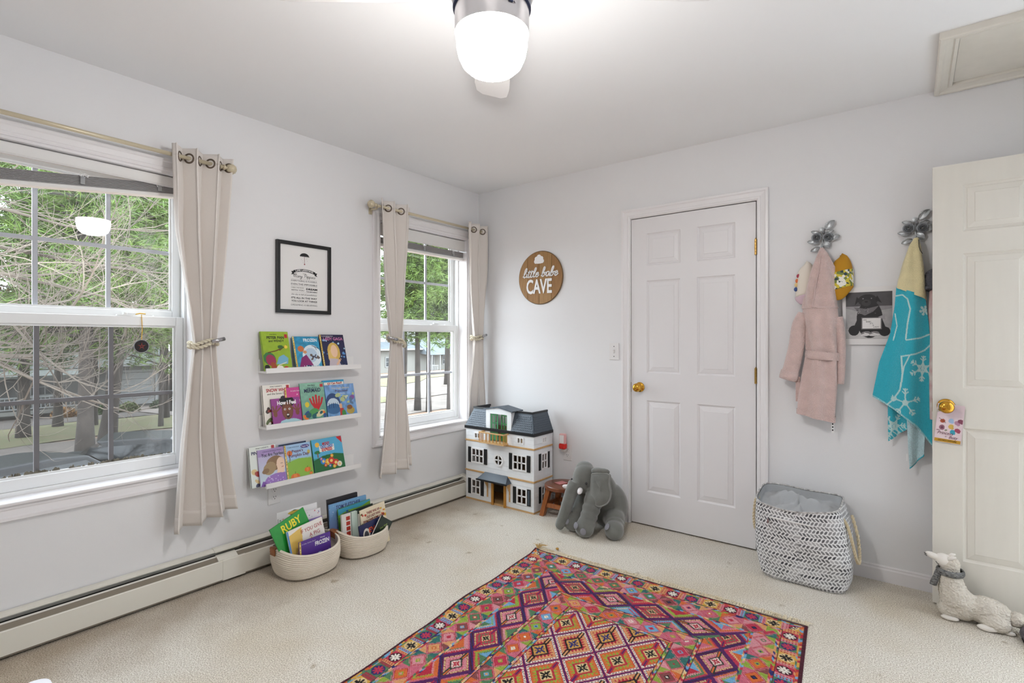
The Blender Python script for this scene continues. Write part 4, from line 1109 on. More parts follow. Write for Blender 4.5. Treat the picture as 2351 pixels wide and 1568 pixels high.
# ------------------------------------------------------------------ books
M_page = mat('book_pages', '#ece6da', rough=0.8)
M_print = mat_print('printed_cover', rough=0.35)
M_printm = mat_print('printed_matte', rough=0.8)
INK = {}
def ink(c):
    if c not in INK: INK[c] = mat('ink_' + c.lstrip('#'), c, rough=0.45)
    return INK[c]
def place(o, loc, lean=0.0, roll=0.0, yaw=PI / 2):
    R = Matrix.Rotation(yaw, 3, 'Z') @ Matrix.Rotation(-lean, 3, 'X') @ Matrix.Rotation(roll, 3, 'Y')
    o.location = loc; o.rotation_euler = R.to_euler()
def book(label, w, h, t, cover, art=None, titles=(), group='picture books', spine=None, res=0.0022, rounded=False):
    o = thing('picture_book', label, 'book', group=group)
    b = MB(); b.box(-w / 2, w / 2, 0, 0.0022, 0, h); b.box(-w / 2, w / 2, t - 0.0022, t, 0, h)
    b.build('cover', ink(cover), o)
    MB().box(-w / 2, -w / 2 + 0.0022, 0.0022, t - 0.0022, 0, h).build('spine', ink(spine or cover), o)
    bxo('page_block', -w / 2 + 0.0022, w / 2 - 0.003, 0.0022, t - 0.0022, 0.003, h - 0.003, M_page, o)
    if art:
        c = Canvas(w - 0.0012, h - 0.0012, int(w / res), int(h / res), cover)
        art(c, c.w, c.h)
        c.mesh('cover_print', M_print, o, loc=(-w / 2 + 0.0006, -0.0004, 0.0006))
    for tt in titles:
        s, fx, fz, size, col = tt[:5]; k = dict(tt[5]) if len(tt) > 5 else {}
        ry = k.pop('turn', 0.0)
        if 'width' in k: k['width'] *= w
        text('title_lettering', s, size, ink(col), o, ((fx - 0.5) * w, -0.0009, fz * h), rot=(PI / 2, -ry, 0), extrude=0.0002, **k)
    return o
def gold_spine(c, w, h, wd=0.009, base='#d8b85c'):
    c.rect(0, wd, 0, h, base); r = random.Random(int(h * 1000))
    for i in range(16): c.ell(r.uniform(.002, wd - .002), (i + .5) * h / 16, .0026, .0032, r.choice(['#8c6a26', '#f2e3a8', '#7d7d3a', '#b98a3a']))
def stars(c, w, h, n, cols, seed, rmin=.002, rmax=.006, y0=0.0, y1=1.0, x0=0.0, x1=1.0):
    r = random.Random(seed)
    for i in range(n):
        q = r.uniform(rmin, rmax); c.ell(r.uniform(x0, x1) * w, r.uniform(y0, y1) * h, q, q, r.choice(cols))
def blobs(c, w, h, n, cols, seed, y0=0.0, y1=1.0, x0=0.0, x1=1.0, s=.02):
    r = random.Random(seed)
    for i in range(n): c.ell(r.uniform(x0, x1) * w, r.uniform(y0, y1) * h, s * r.uniform(.4, 1.3), s * r.uniform(.3, 1.0), r.choice(cols), rot=r.uniform(0, 3))

def a_peter(c, w, h):
    c.grad('#8fae2e', '#9dbb33'); c.rect(0, .004, 0, h, '#6f8c2a'); c.mottle(1, .08)
    c.ell(.22 * w, .30 * h, .21 * w, .17 * h, '#3c7a45', .5); c.ell(.26 * w, .26 * h, .17 * w, .15 * h, '#9c2f56', .4)
    c.poly([(.44 * w, .16 * h), (.56 * w, .34 * h), (.74 * w, .40 * h), (.90 * w, .30 * h), (.86 * w, .16 * h)], '#79b3cf')
    c.line([(.20 * w, .46 * h), (.48 * w, .50 * h), (.62 * w, .54 * h)], .006, '#6b4423'); c.line([(.62 * w, .52 * h), (.88 * w, .64 * h)], .006, '#6b4423')
    c.ell(.86 * w, .60 * h, .06 * w, .045 * h, '#f0cf4a'); c.ell(.66 * w, .60 * h, .10 * w, .05 * h, '#3f6b34')
    c.ell(.34 * w, .10 * h, .10 * w, .12 * h, '#a24a2c', .3); c.ell(.55 * w, .06 * h, .12 * w, .06 * h, '#f1ebe1'); c.ell(.10 * w, .08 * h, .09 * w, .07 * h, '#1f1a1d')
    c.ell(.78 * w, .05 * h, .08 * w, .05 * h, '#bf3f36'); c.line([(.50 * w, .12 * h), (.82 * w, .20 * h)], .004, '#efe6cf')
    c.rect(.86 * w, .97 * w, .84 * h, .93 * h, '#b92f33')
def a_frozen(c, w, h):
    c.grad('#3f9ec4', '#2f8fb8'); c.mottle(2, .25, 5); c.ell(.66 * w, .40 * h, .36 * w, .34 * h, '#dfeaf2'); c.ell(.62 * w, .42 * h, .24 * w, .22 * h, '#b9cfe2')
    c.line([(.70 * w, .72 * h), (.95 * w, .62 * h)], .004, '#3b4a5c'); c.line([(.80 * w, .68 * h), (.86 * w, .58 * h)], .003, '#3b4a5c')
    c.poly([(.10 * w, 0), (.24 * w, .34 * h), (.44 * w, .44 * h), (.62 * w, .18 * h), (.72 * w, 0)], '#8a2a6c'); c.ell(.26 * w, .62 * h, .12 * w, .09 * h, '#c9743f'); c.ell(.40 * w, .52 * h, .07 * w, .05 * h, '#d99a6a')
    c.poly([(0.3 * w, 0), (.42 * w, .12 * h), (.9 * w, .05 * h), (.9 * w, 0)], '#274f74')
    blobs(c, w, h, 8, ['#3d3548', '#6b5a52'], 3, .28, .44, .62, .92, .010); c.rect(.0, w, 0, .03 * h, '#1d5a80'); gold_spine(c, w, h)
def a_gaga(c, w, h):
    c.grad('#1d2c55', '#2a2548'); stars(c, w, h, 16, ['#7fb9e6', '#5f95cf', '#b8dcf3'], 5, .003, .009, .25, .85)
    c.ell(.50 * w, .46 * h, .26 * w, .30 * h, '#d9b45a'); c.ell(.40 * w, .34 * h, .16 * w, .20 * h, '#e4c274'); c.ell(.52 * w, .50 * h, .14 * w, .19 * h, '#efc9a8')
    c.poly([(.22 * w, 0), (.30 * w, .28 * h), (.62 * w, .26 * h), (.76 * w, 0)], '#c9bcc4'); c.line([(.58 * w, .10 * h), (.72 * w, .24 * h)], .014, '#e8bd9a'); c.line([(.68 * w, .28 * h), (.86 * w, .10 * h)], .004, '#15131c')
    gold_spine(c, w, h)
def a_snow(c, w, h):
    c.grad('#ece6da', '#f2eee5'); c.rect(0, .003, 0, h, '#3a332f'); c.rect(.86 * w, .96 * w, .90 * h, .98 * h, '#b92f33'); c.ell(.72 * w, .66 * h, .09 * w, .05 * h, '#1c1a20')
    blobs(c, w, h, 10, ['#8a3a2c', '#3a2a24', '#5d6a3a'], 8, 0, .42, .10, .45, .016)
def a_pink(c, w, h):
    c.grad('#cf3f8e', '#d24a97'); stars(c, w, h, 14, ['#e98cc0', '#f0b3d2'], 4, .004, .010, .5, .8); c.poly([(.60 * w, .40 * h), (.78 * w, .74 * h), (w, .80 * h), (w, .4 * h)], '#3a5cc0'); c.poly([(.55 * w, 0), (.7 * w, .5 * h), (w, .5 * h), (w, 0)], '#c9c23f')
    c.rect(.8 * w, w, 0, .3 * h, '#7f8f2f'); gold_spine(c, w, h)
def a_feel(c, w, h):
    c.grad('#8e3a86', '#9a4490'); c.poly([(.18 * w, 0), (.28 * w, .16 * h), (.50 * w, .22 * h), (.78 * w, .20 * h), (w, .10 * h), (w, 0)], '#a9cfd8')
    c.ell(.53 * w, .86 * h, .27 * w, .24 * h, '#120d0e'); c.ell(.53 * w, .52 * h, .20 * w, .33 * h, '#6d3f2c'); c.ell(.53 * w, .47 * h, .17 * w, .25 * h, '#7d4a34')
    c.ell(.53 * w, .34 * h, .055 * w, .09 * h, '#2a1412'); c.ell(.53 * w, .37 * h, .040 * w, .025 * h, '#efe7e2'); c.ell(.45 * w, .58 * h, .035 * w, .035 * h, '#efe7e2'); c.ell(.61 * w, .58 * h, .035 * w, .035 * h, '#efe7e2')
    c.ell(.45 * w, .58 * h, .016 * w, .026 * h, '#1a0f0e'); c.ell(.61 * w, .58 * h, .016 * w, .026 * h, '#1a0f0e'); c.ell(.53 * w, .47 * h, .035 * w, .04 * h, '#643826')
    for s, x in ((1, .88), (-1, .10)):
        c.ell(x * w, .44 * h, .07 * w, .12 * h, '#7d4a34')
        for k in range(4): c.line([(x * w, .48 * h), (x * w + (k - 1.5) * .022, .74 * h - abs(k - 1.5) * .008)], .008, '#7d4a34')
def a_mermaid(c, w, h):
    c.grad('#5f9a86', '#8fbfa8'); c.mottle(6, .15); [c.line([(.62 * w, .26 * h), ((.62 + .10 * (k - 2)) * w, .46 * h), ((.62 + .13 * (k - 2)) * w, (.66 - .04 * abs(k - 2)) * h)], .012, '#c2242c') for k in range(5)]
    c.ell(.46 * w, .22 * h, .22 * w, .10 * h, '#4f9a55', .3); c.ell(.74 * w, .18 * h, .20 * w, .07 * h, '#d8cfa4', .5); c.ell(.22 * w, .44 * h, .09 * w, .07 * h, '#e6cf3a')
    blobs(c, w, h, 10, ['#1f5f66', '#2d4f8a', '#b8322c', '#e07a2c'], 9, 0, .22, 0, 1, .016); c.rect(.84 * w, .96 * w, .88 * h, .96 * h, '#b92f33')
def a_ican(c, w, h): c.grad('#2f8fc0', '#37a0cf'); c.rect(.06 * w, .98 * w, .87 * h, .95 * h, '#f3efe4'); c.ell(.28 * w, .91 * h, .05 * w, .04 * h, '#c9332b')
def a_pre(c, w, h):
    c.grad('#6f9fd0', '#7fa6d8'); c.mottle(7, .3, 6); c.ell(.22 * w, .45 * h, .24 * w, .30 * h, '#2f4a7a'); c.ell(.22 * w, .40 * h, .20 * w, .20 * h, '#c7d8e6'); c.ell(.22 * w, .28 * h, .24 * w, .16 * h, '#3a6a9a')
    for k in range(5): c.line([((.08 + k * .07) * w, .30 * h), ((.08 + k * .07) * w, .46 * h)], .003, '#1f3a66')
    c.ell(.46 * w, .34 * h, .05 * w, .08 * h, '#e3b08a'); c.poly([(.40 * w, .04 * h), (.42 * w, .27 * h), (.54 * w, .27 * h), (.60 * w, .04 * h)], '#b83a32'); c.ell(.54 * w, .10 * h, .07 * w, .12 * h, '#3f8a45')
    c.ell(.78 * w, .18 * h, .14 * w, .11 * h, '#b9a04f'); c.ell(.76 * w, .28 * h, .10 * w, .07 * h, '#8a5a34'); blobs(c, w, h, 16, ['#e9e4d2', '#b9c48a', '#cfd9c4', '#5f7a9a', '#8a5aa0'], 12, .4, .7, .35, .95, .016)
def a_d3(c, w, h): c.grad('#dfe6e0', '#e6ebe4'); c.rect(0, .003, 0, h, '#2c2a2c'); blobs(c, w, h, 9, ['#a8362c', '#6a4a2c', '#d9c08a', '#3a3a5c'], 14, 0, .55, .1, .6, .016); c.rect(.84 * w, .96 * w, .90 * h, .98 * h, '#b92f33')
def a_fear(c, w, h):
    c.grad('#c6dbe4', '#b9a6cf'); c.poly([(0, h), (w, h), (w, .88 * h), (.4 * w, .84 * h), (0, .80 * h)], '#a58cc0'); c.ell(.62 * w, .58 * h, .34 * w, .20 * h, '#8a6a48', .2); c.ell(.40 * w, .46 * h, .26 * w, .16 * h, '#a58a62', .7); c.ell(.24 * w, .40 * h, .14 * w, .07 * h, '#8a6a48', .3)
    c.ell(.84 * w, .52 * h, .17 * w, .20 * h, '#efcdb2'); c.poly([(.68 * w, .40 * h), (.95 * w, .40 * h), (.95 * w, .22 * h), (.66 * w, .22 * h)], '#efcdb2'); c.poly([(0, 0), (.30 * w, .24 * h), (.62 * w, .30 * h), (w, .28 * h), (w, 0)], '#9a72bf'); stars(c, w, h, 16, ['#e3d3f0'], 6, .002, .003, .02, .26, .3, 1); c.line([(.84 * w, .54 * h), (.92 * w, .54 * h)], .0022, '#4a2f2a'); c.line([(.86 * w, .44 * h), (.92 * w, .45 * h)], .003, '#b0463f'); c.poly([(0, 0), (.10 * w, .14 * h), (.22 * w, .10 * h), (.2 * w, 0)], '#7d4fa8')
def a_bluebk(c, w, h): c.grad('#7f9fd6', '#8fb2e0'); c.rect(0, w, .955 * h, h, '#26314f')
def a_peppa(c, w, h):
    c.grad('#8fbf4a', '#9fc4e6'); c.poly([(0, .50 * h), (.5 * w, .58 * h), (w, .54 * h), (w, 0), (0, 0)], '#8dbb42'); c.rect(0, w, .58 * h, h, '#a3c6e8'); c.ell(.18 * w, .76 * h, .10 * w, .08 * h, '#d9743a'); c.line([(.16 * w, .52 * h), (.18 * w, .80 * h)], .004, '#6b4a2c'); c.ell(.90 * w, .72 * h, .06 * w, .06 * h, '#c9b35a')
    for x, y, rr in ((.30, .08, .17), (.78, .22, .12), (.90, .10, .07)): c.ell(x * w, y * h, rr * w, rr * w * .7, '#dd6f22'); c.ell(x * w, y * h, rr * w * .4, rr * w * .7, '#e98a3a'); c.line([(x * w, y * h + rr * w * .65), (x * w + .003, y * h + rr * w)], .004, '#5f7a2c')
    c.ell(.78 * w, .90 * h, .17 * w, .055 * h, '#4a3a8a'); gold_spine(c, w, h)
def a_mickey(c, w, h):
    c.grad('#2f8f4a', '#57b4dc'); c.rect(0, w, .46 * h, h, '#58b2da'); c.poly([(0, .40 * h), (.3 * w, .50 * h), (.7 * w, .52 * h), (w, .46 * h), (w, 0), (0, 0)], '#1f6a36'); c.ell(.15 * w, .62 * h, .10 * w, .05 * h, '#1f7a3f'); c.line([(.15 * w, .48 * h), (.15 * w, .6 * h)], .006, '#8a5a2c')
    c.ell(.17 * w, .84 * h, .07 * w, .07 * h, '#f0c04a'); c.poly([(.80 * w, h), (w, h), (w, .78 * h)], '#d0262b'); c.rect(.22 * w, .72 * w, .62 * h, .80 * h, '#f1efe6')
    for x, y, col, rr in ((.30, .34, '#2f7fd0', .09), (.44, .30, '#e7b52c', .09), (.56, .32, '#d0342b', .10), (.70, .24, '#d0342b', .10), (.82, .18, '#e9e4d6', .08), (.36, .22, '#c9322b', .05), (.5, .18, '#2f6fc0', .05), (.64, .14, '#e7b52c', .05), (.24, .42, '#8a4ab0', .05), (.60, .46, '#e9a62c', .05)): c.ell(x * w, y * h, rr * w, rr * w, col); c.ell(x * w, y * h, rr * w * .45, rr * w * .45, '#f3d27a')

GL = 'picture books on the wall ledges'
def on_ledge(o, lz, yc, w, h, xb, xt, t):
    lean = math.asin((xb - xt) / h)
    place(o, (xb, yc, lz + 0.0115 + t * math.sin(lean)), lean)
L = LZ['top']
on_ledge(book('green book about a boy and a girl, leftmost on the top ledge', .160, .222, .009, '#97b731', a_peter, [('PETER PAN', .52, .84, .021, '#1f2416', {'width': .62, 'bold': .0006}), ('and WENDY', .54, .755, .018, '#1f2416', {'width': .56, 'bold': .0004}), ('Walt Disney', .45, .925, .008, '#1f2416')], GL), L, -1.763, .16, .222, .078, .020, .009)
on_ledge(book('icy blue princess book, middle of the top ledge', .166, .196, .006, '#3f9ec4', a_frozen, [('FROZEN', .66, .88, .026, '#e9f4fa', {'width': .52, 'bold': .0008}), ('I Am ANNA', .60, .055, .028, '#e9f4fa', {'width': .60, 'bold': .0006})], GL), L, -1.576, .166, .196, .078, .024, .006)
on_ledge(book('navy book with a blonde singer, rightmost on the top ledge', .167, .208, .006, '#262a52', a_gaga, [('LADY GAGA', .55, .865, .026, '#d57fb4', {'width': .80, 'bold': .0005}), ('A Little Golden Book', .32, .955, .009, '#e6e2ea'), ('Biography', .34, .92, .007, '#e6e2ea'), ('By Michael Joosten', .74, .075, .007, '#e6e2ea')], GL), L, -1.402, .167, .208, .078, .022, .006)
L = LZ['middle']
on_ledge(book('white fairy tale book at the left end of the middle ledge', .165, .228, .008, '#efeae0', a_snow, [('SNOW WHITE', .56, .86, .026, '#b3262c', {'width': .82, 'bold': .0007}), ('and the Seven Dwarfs', .58, .775, .016, '#3c342f', {'width': .8}), ('WALT DISNEY\'S', .5, .95, .010, '#2a2a2c')], GL), L, -1.753, .165, .228, .058, .021, .008)
on_ledge(book('pink book peeking out behind the purple one, middle ledge', .160, .206, .006, '#cf3f8e', a_pink, [('A Little Golden Book', .52, .90, .011, '#e9e4f0', {'width': .6})], GL), L, -1.628, .160, .206, .068, .030, .006)
on_ledge(book('small purple book with a child\'s face, front of the middle ledge', .168, .152, .006, '#8e3a86', a_feel, [('How I Feel', .53, .82, .030, '#f4f0f3', {'width': .66, 'bold': .0012})], GL), L, -1.711, .168, .152, .0805, .0460, .006)
on_ledge(book('sea green undersea book, middle of the middle ledge', .155, .226, .008, '#6fa58f', a_mermaid, [('MERMAID', .50, .795, .032, '#232a52', {'width': .68, 'bold': .0006}), ('THE LITTLE', .50, .865, .014, '#232a52', {'width': .4}), ('Walt Disney', .48, .935, .012, '#1f2030', {'width': .32, 'shear': .2})], GL), L, -1.541, .155, .226, .080, .033, .008)
on_ledge(book('blue early reader peeking out at the back of the middle ledge', .150, .232, .005, '#2f8fc0', a_ican, [('I Can Read!', .62, .912, .018, '#b3322c', {'width': .55, 'bold': .0005}), ('2', .28, .912, .016, '#f4f0e8', {'bold': .0006})], GL), L, -1.389, .150, .232, .062, .022, .005)
on_ledge(book('blue preschool book at the right end of the middle ledge', .207, .205, .006, '#6f9fd0', a_pre, [('Preschool', .55, .80, .022, '#4a2f62', {'width': .42, 'bold': .0003}), ('The Night Before', .52, .885, .015, '#e6d9b4', {'width': .6}), ('Natasha Wing', .55, .72, .008, '#efe9dc')], GL), L, -1.352, .207, .205, .079, .030, .006)
L = LZ['bottom']
on_ledge(book('pale storybook sticking out past the left end of the bottom ledge', .150, .216, .008, '#dfe6e0', a_d3, [('WALT DISNEY\'S', .5, .95, .010, '#2a2a2c'), ('PINOCCHIO', .5, .84, .024, '#2a2a5c', {'width': .8, 'bold': .0006})], GL), L, -1.833, .150, .216, .060, .022, .008)
on_ledge(book('lilac book with a brown haired woman on the bottom ledge', .148, .198, .007, '#b9a6cf', a_fear, [('You Are Fearless', .56, .83, .026, '#2a2140', {'width': .84, 'shear': .12, 'bold': .0004}), ('A Book for the Fearless Woman', .55, .93, .008, '#4a3a6a')], GL), L, -1.790, .148, .198, .0755, .0330, .007)
on_ledge(book('thin blue book hidden behind the pumpkin book, bottom ledge', .166, .206, .005, '#7f9fd6', a_bluebk, [], GL), L, -1.652, .166, .206, .060, .020, .005)
on_ledge(book('pumpkin patch book in the middle of the bottom ledge', .163, .200, .006, '#9fc4e6', a_peppa, [("Peppa's", .48, .80, .021, '#6a2a4a', {'width': .42, 'bold': .0003}), ('Pumpkin Day', .52, .68, .025, '#6a2a4a', {'width': .76, 'bold': .0003}), ('A Little Golden Book', .34, .92, .008, '#3a4a7a'), ('Peppa Pig', .78, .90, .014, '#e9e4f0', {'width': .26})], GL), L, -1.632, .163, .200, .079, .033, .006)
on_ledge(book('green and blue train book, rightmost on the bottom ledge', .205, .205, .006, '#3f9f6a', a_mickey, [('MICKEY', .46, .84, .022, '#c9262b', {'width': .24, 'bold': .0008}), ('CHOO CHOO', .47, .755, .022, '#2f6fc0', {'width': .42, 'bold': .0012}), ('EXPRESS', .47, .665, .026, '#c9262b', {'width': .34, 'bold': .001})], GL), L, -1.438, .205, .205, .079, .026, .006)

# ------------------------------------------------------------------ rope baskets full of books
M_coil = mat('cotton_rope_coil', '#e6dbcb', rough=0.9, bump=0.25, bscale=350, stretch=(1, 1, 0.4), var=0.03, vscale=20)
M_leather = mat('tan_leather', '#96592f', rough=0.5, var=0.12, vscale=30, bump=0.1, bscale=120)
def basket(label, cx, cy, a, b, h, seed, handles):
    o = thing('rope_basket', label, 'basket', (cx, cy, 0.0), group='coiled rope book baskets')
    n = 72; rows = 14; k = 8
    def rim(w): return h + 0.028 * abs(math.sin(w)) ** 3
    def rad(w, t, off=0.0):
        e = 2.6; c, s = math.cos(w), math.sin(w)
        r = (abs(c / a) ** e + abs(s / b) ** e) ** (-1 / e)
        r *= (0.90 + 0.13 * math.sin(min(1, t * 1.25) * PI * 0.62) + 0.02 * math.sin(3 * w + seed) * t) if t >= 0 else 1
        return r + off
    def fn(u, v, off=0.0):
        w = 2 * PI * u; t = v; rr = 0.0042 * abs(math.sin(v * rows * PI)) ** 0.55
        r = rad(w, t, rr + off)
        if v < 0.06: r -= 0.012 * (1 - v / 0.06)
        return (r * math.cos(w), r * math.sin(w), 0.004 + rim(w) * v)
    m = MB(); m.grid(fn, n, rows * k, True)
    m.grid(lambda u, v: fn(u, 1 - v * 0.95, -0.009), n, 30, True)
    # closing lip and floor
    m.grid(lambda u, v: tuple(Vector(fn(u, 1.0, 0)).lerp(Vector(fn(u, 1.0, -0.009)), v) + Vector((0, 0, 0.003 * math.sin(v * PI)))), n, 3, True)
    m.grid(lambda u, v: tuple(Vector(fn(u, 0.0, 0)) * (1, 1 - v)[0] if False else Vector((fn(u, 0.0)[0] * (1 - v), fn(u, 0.0)[1] * (1 - v), 0.004))), n, 3, True)
    m.build('coil_body', M_coil, o, smooth=True, weld=True)
    for w0 in handles:
        hm = MB()
        def hf(u, v, off):
            w = w0 + (u - 0.5) * 0.34; q = fn(w / (2 * PI), 1.0, 0.004 + off); z = q[2] + 0.004 - 0.038 * v
            q2 = fn(w / (2 * PI), max(0, 1 - 0.038 * v / rim(w)), 0.004 + off)
            return (q2[0], q2[1], z)
        hm.grid(lambda u, v: hf(u, v, 0.0015), 10, 6); hm.grid(lambda u, v: hf(u, v * 0.9, -0.016), 10, 6)
        hm.grid(lambda u, v: tuple(Vector(hf(u, 0, 0.0015)).lerp(Vector(hf(u, 0, -0.016)), v)), 10, 3)
        hm.build('leather_handle', M_leather, o, smooth=True, solid=0.0025)
    return o
basket('cream coiled rope basket nearer the large window, holding a green book', 0.282, -1.722, 0.150, 0.158, 0.126, 1, (-1.75, 1.5))
basket('cream coiled rope basket nearer the dollhouse, full of books', 0.290, -1.392, 0.150, 0.150, 0.122, 2, (-1.75, 1.5))

def a_conf(c, w, h): c.grad('#f1eff0', '#f3f1f2'); stars(c, w, h, 60, ['#c9284a', '#3a6ac0', '#2f9a5a', '#8a3a9a', '#e0922c', '#222222'], 3, .0015, .004, .3, 1); c.ell(.42 * w, .86 * h, .022 * w, .016 * h, '#c9284a')
def a_purp(c, w, h): c.grad('#d0358c', '#7a6fb0'); c.ell(.6 * w, .7 * h, .4 * w, .25 * h, '#6f86b8'); blobs(c, w, h, 14, ['#c9a9d6', '#e0d6ea', '#6a2a7a'], 4, .3, .9, .2, .95, .02)
def a_ruby(c, w, h): c.grad('#1f8f35', '#259a3c'); c.mottle(4, .05)
def a_pig(c, w, h):
    c.grad('#f1ece4', '#f4efe8'); c.poly([(0, .2 * h), (.02 * w, .9 * h), (.40 * w, .98 * h), (.36 * w, .62 * h), (.1 * w, .45 * h)], '#e9c465'); c.poly([(.48 * w, .50 * h), (.62 * w, .72 * h), (.66 * w, .48 * h)], '#d9a06a'); c.ell(.40 * w, .38 * h, .34 * w, .20 * h, '#ecc9a0'); c.ell(.12 * w, .36 * h, .09 * w, .10 * h, '#c98a5a'); c.rect(0, .008, 0, h, '#4a8ad0')
def a_froz2(c, w, h):
    c.grad('#4f2f8a', '#5a3794'); c.ell(.34 * w, .30 * h, .22 * w, .16 * h, '#e4d49a', .5); c.ell(.30 * w, .12 * h, .20 * w, .12 * h, '#b3a4d6'); c.ell(.66 * w, .40 * h, .10 * w, .16 * h, '#b3c9e6', .4); stars(c, w, h, 18, ['#a9b8ea', '#7f9fe0'], 7, .002, .005, .05, .7, .5, 1); c.poly([(.86 * w, 0), (.9 * w, .5 * h), (.97 * w, .4 * h), (w, 0)], '#3f7fc9'); gold_spine(c, w, h)
GB = 'books standing in the rope baskets'
B1x, B1y = 0.282, -1.722
def in_basket(o, x, y, z=0.012, lean=0.12, roll=0.0, yaw=PI / 2): place(o, (x, y, z), lean, roll, yaw)
in_basket(book('white book at the very back of the left basket', .236, .296, .006, '#f0eff0', lambda c, w, h: (c.grad('#eceaec', '#f3f2f3'), c.ell(.42 * w, .93 * h, .12 * w, .05 * h, '#3a4a2a'), c.ell(.42 * w, .94 * h, .16 * w, .03 * h, '#c9a93a')), [], GB), .205, -1.712, lean=.10)
in_basket(book('black edged white book with confetti dots in the left basket', .245, .272, .008, '#f1eff0', a_conf, [], GB, spine='#1d1d1f'), .238, -1.716, lean=.10)
in_basket(book('pink and violet book behind the green one in the left basket', .236, .236, .006, '#8a5aa8', a_purp, [], GB, spine='#d0358c'), .268, -1.722, lean=.10)
in_basket(book('green book titled in yellow, tilted in the left basket', .200, .262, .006, '#229338', a_ruby, [('RUBY', .55, .84, .058, '#f4e63c', {'width': .56, 'bold': .0014})], GB), .322, -1.748, z=.060, lean=.14, roll=-.34)
in_basket(book('white pig story book in the left basket', .205, .255, .008, '#f1ece4', a_pig, [('IF YOU GIVE', .66, .875, .028, '#b0323a', {'width': .60}), ('A PIG', .72, .745, .028, '#b0323a', {'width': .30})], GB, spine='#4a8ad0'), .356, -1.722, z=.008, lean=.14, roll=-.13)
in_basket(book('purple princess book at the front of the left basket', .180, .184, .006, '#55338f', a_froz2, [('FROZEN', .72, .80, .030, '#f0eef4', {'width': .46, 'bold': .001}), ('Disney', .74, .93, .010, '#f0eef4'), ('A Little Golden Book', .30, .91, .009, '#cfc4e6')], GB), .384, -1.722, lean=.06, roll=-.03)
def a_tom(c, w, h): c.grad('#8a7ac0', '#7ab0dc'); stars(c, w, h, 40, ['#e6e9f4', '#a9c9ea'], 9, .001, .003, .6, 1)
def a_hill(c, w, h): c.grad('#7fae3a', '#3fa0c4'); c.poly([(0, .86 * h), (.3 * w, .92 * h), (.7 * w, .90 * h), (w, .97 * h), (w, 0), (0, 0)], '#7fae3a'); c.poly([(.0, .8 * h), (.5 * w, .88 * h), (w, .90 * h), (w, 0), (0, 0)], '#5d9434'); c.ell(.27 * w, .90 * h, .04 * w, .02 * h, '#3a5a9a')
def a_lady(c, w, h): c.grad('#efe0c0', '#f2e4c8'); stars(c, w, h, 12, ['#c9442c', '#8a9a3a', '#d9a03a', '#6a3a2a'], 5, .004, .009, .35, .98, 0, .25); stars(c, w, h, 8, ['#c9442c', '#e0b03a', '#d9602c'], 6, .004, .010, .4, .99, .8, 1); blobs(c, w, h, 8, ['#7a6a5a', '#a08a6a'], 7, .2, .45, .2, .8, .012)
def a_navy(c, w, h): c.grad('#262a50', '#2a2f5a'); c.ell(.26 * w, .62 * h, .14 * w, .22 * h, '#e6e0d6'); c.ell(.25 * w, .60 * h, .09 * w, .16 * h, '#4a4a52'); stars(c, w, h, 14, ['#cfd4ea', '#8a93c0'], 8, .001, .003, .3, .95, .7, 1)
def a_hid(c, w, h): c.grad('#24302c', '#2a3632'); c.ell(.72 * w, .36 * h, .16 * w, .10 * h, '#e0642a')
def a_red(c, w, h): c.grad('#eee9e2', '#f0ece6'); c.rect(.25 * w, w, .1 * h, .86 * h, '#b9282c')
def a_mint(c, w, h): c.grad('#b9d9c4', '#c4e0c9'); c.ell(.5 * w, .55 * h, .4 * w, .25 * h, '#7fa98a'); c.ell(.6 * w, .8 * h, .3 * w, .12 * h, '#d9d36a')
in_basket(book('black book standing tallest at the back of the right basket', .205, .292, .012, '#232227', None, [], GB), .205, -1.425, lean=.10)
in_basket(book('pale blue book with a violet author name in the right basket', .255, .270, .010, '#7fa6d6', a_tom, [('TOM FLETCHER', .50, .90, .030, '#3a3a7a', {'width': .66, 'bold': .0004})], GB), .232, -1.408, lean=.10)
in_basket(book('green hill landscape book in the right basket', .225, .244, .008, '#5d9434', a_hill, [], GB), .258, -1.375, lean=.10, roll=-.04)
in_basket(book('dark covered book behind the pale mint one in the right basket', .205, .222, .006, '#2c3a36', None, [], GB), .284, -1.365, lean=.10, roll=-.05)
in_basket(book('white book with red rows at the left of the right basket', .060, .225, .012, '#e9e5df', lambda c, w, h: [c.rect(.45 * w, .9 * w, (0.45 + k * .13) * h, (0.55 + k * .13) * h, '#b93a2c') for k in range(4)], [], GB), .318, -1.487, lean=.08)
in_basket(book('pale mint edged slim book in the right basket', .040, .225, .016, '#cfe0d6', None, [], GB), .318, -1.432, lean=.08)
in_basket(book('white book with a red panel in the right basket', .050, .205, .016, '#eee9e2', a_red, [], GB), .330, -1.385, lean=.06)
in_basket(book('mint green book beside the leaf story book, right basket', .060, .208, .012, '#b9d9c4', a_mint, [], GB), .338, -1.418 + .085, lean=.06)
in_basket(book('cream story book about leaves in the right basket', .178, .240, .008, '#f0e2c6', a_lady, [('THERE WAS AN', .50, .88, .020, '#8a2f28', {'width': .52, 'bold': .0005}), ('OLD LADY WHO', .50, .79, .020, '#8a2f28', {'width': .56, 'bold': .0005}), ('SWALLOWED SOME LEAVES!', .50, .70, .018, '#8a2f28', {'width': .86, 'bold': .0007})], GB), .362, -1.312, lean=.12, roll=-.08)
in_basket(book('navy comic book with orange letters in the right basket', .172, .172, .008, '#2a2f5a', a_navy, [('EV', .48, .72, .040, '#e0582a', {'bold': .001})], GB), .388, -1.352, lean=.06, roll=-.12)
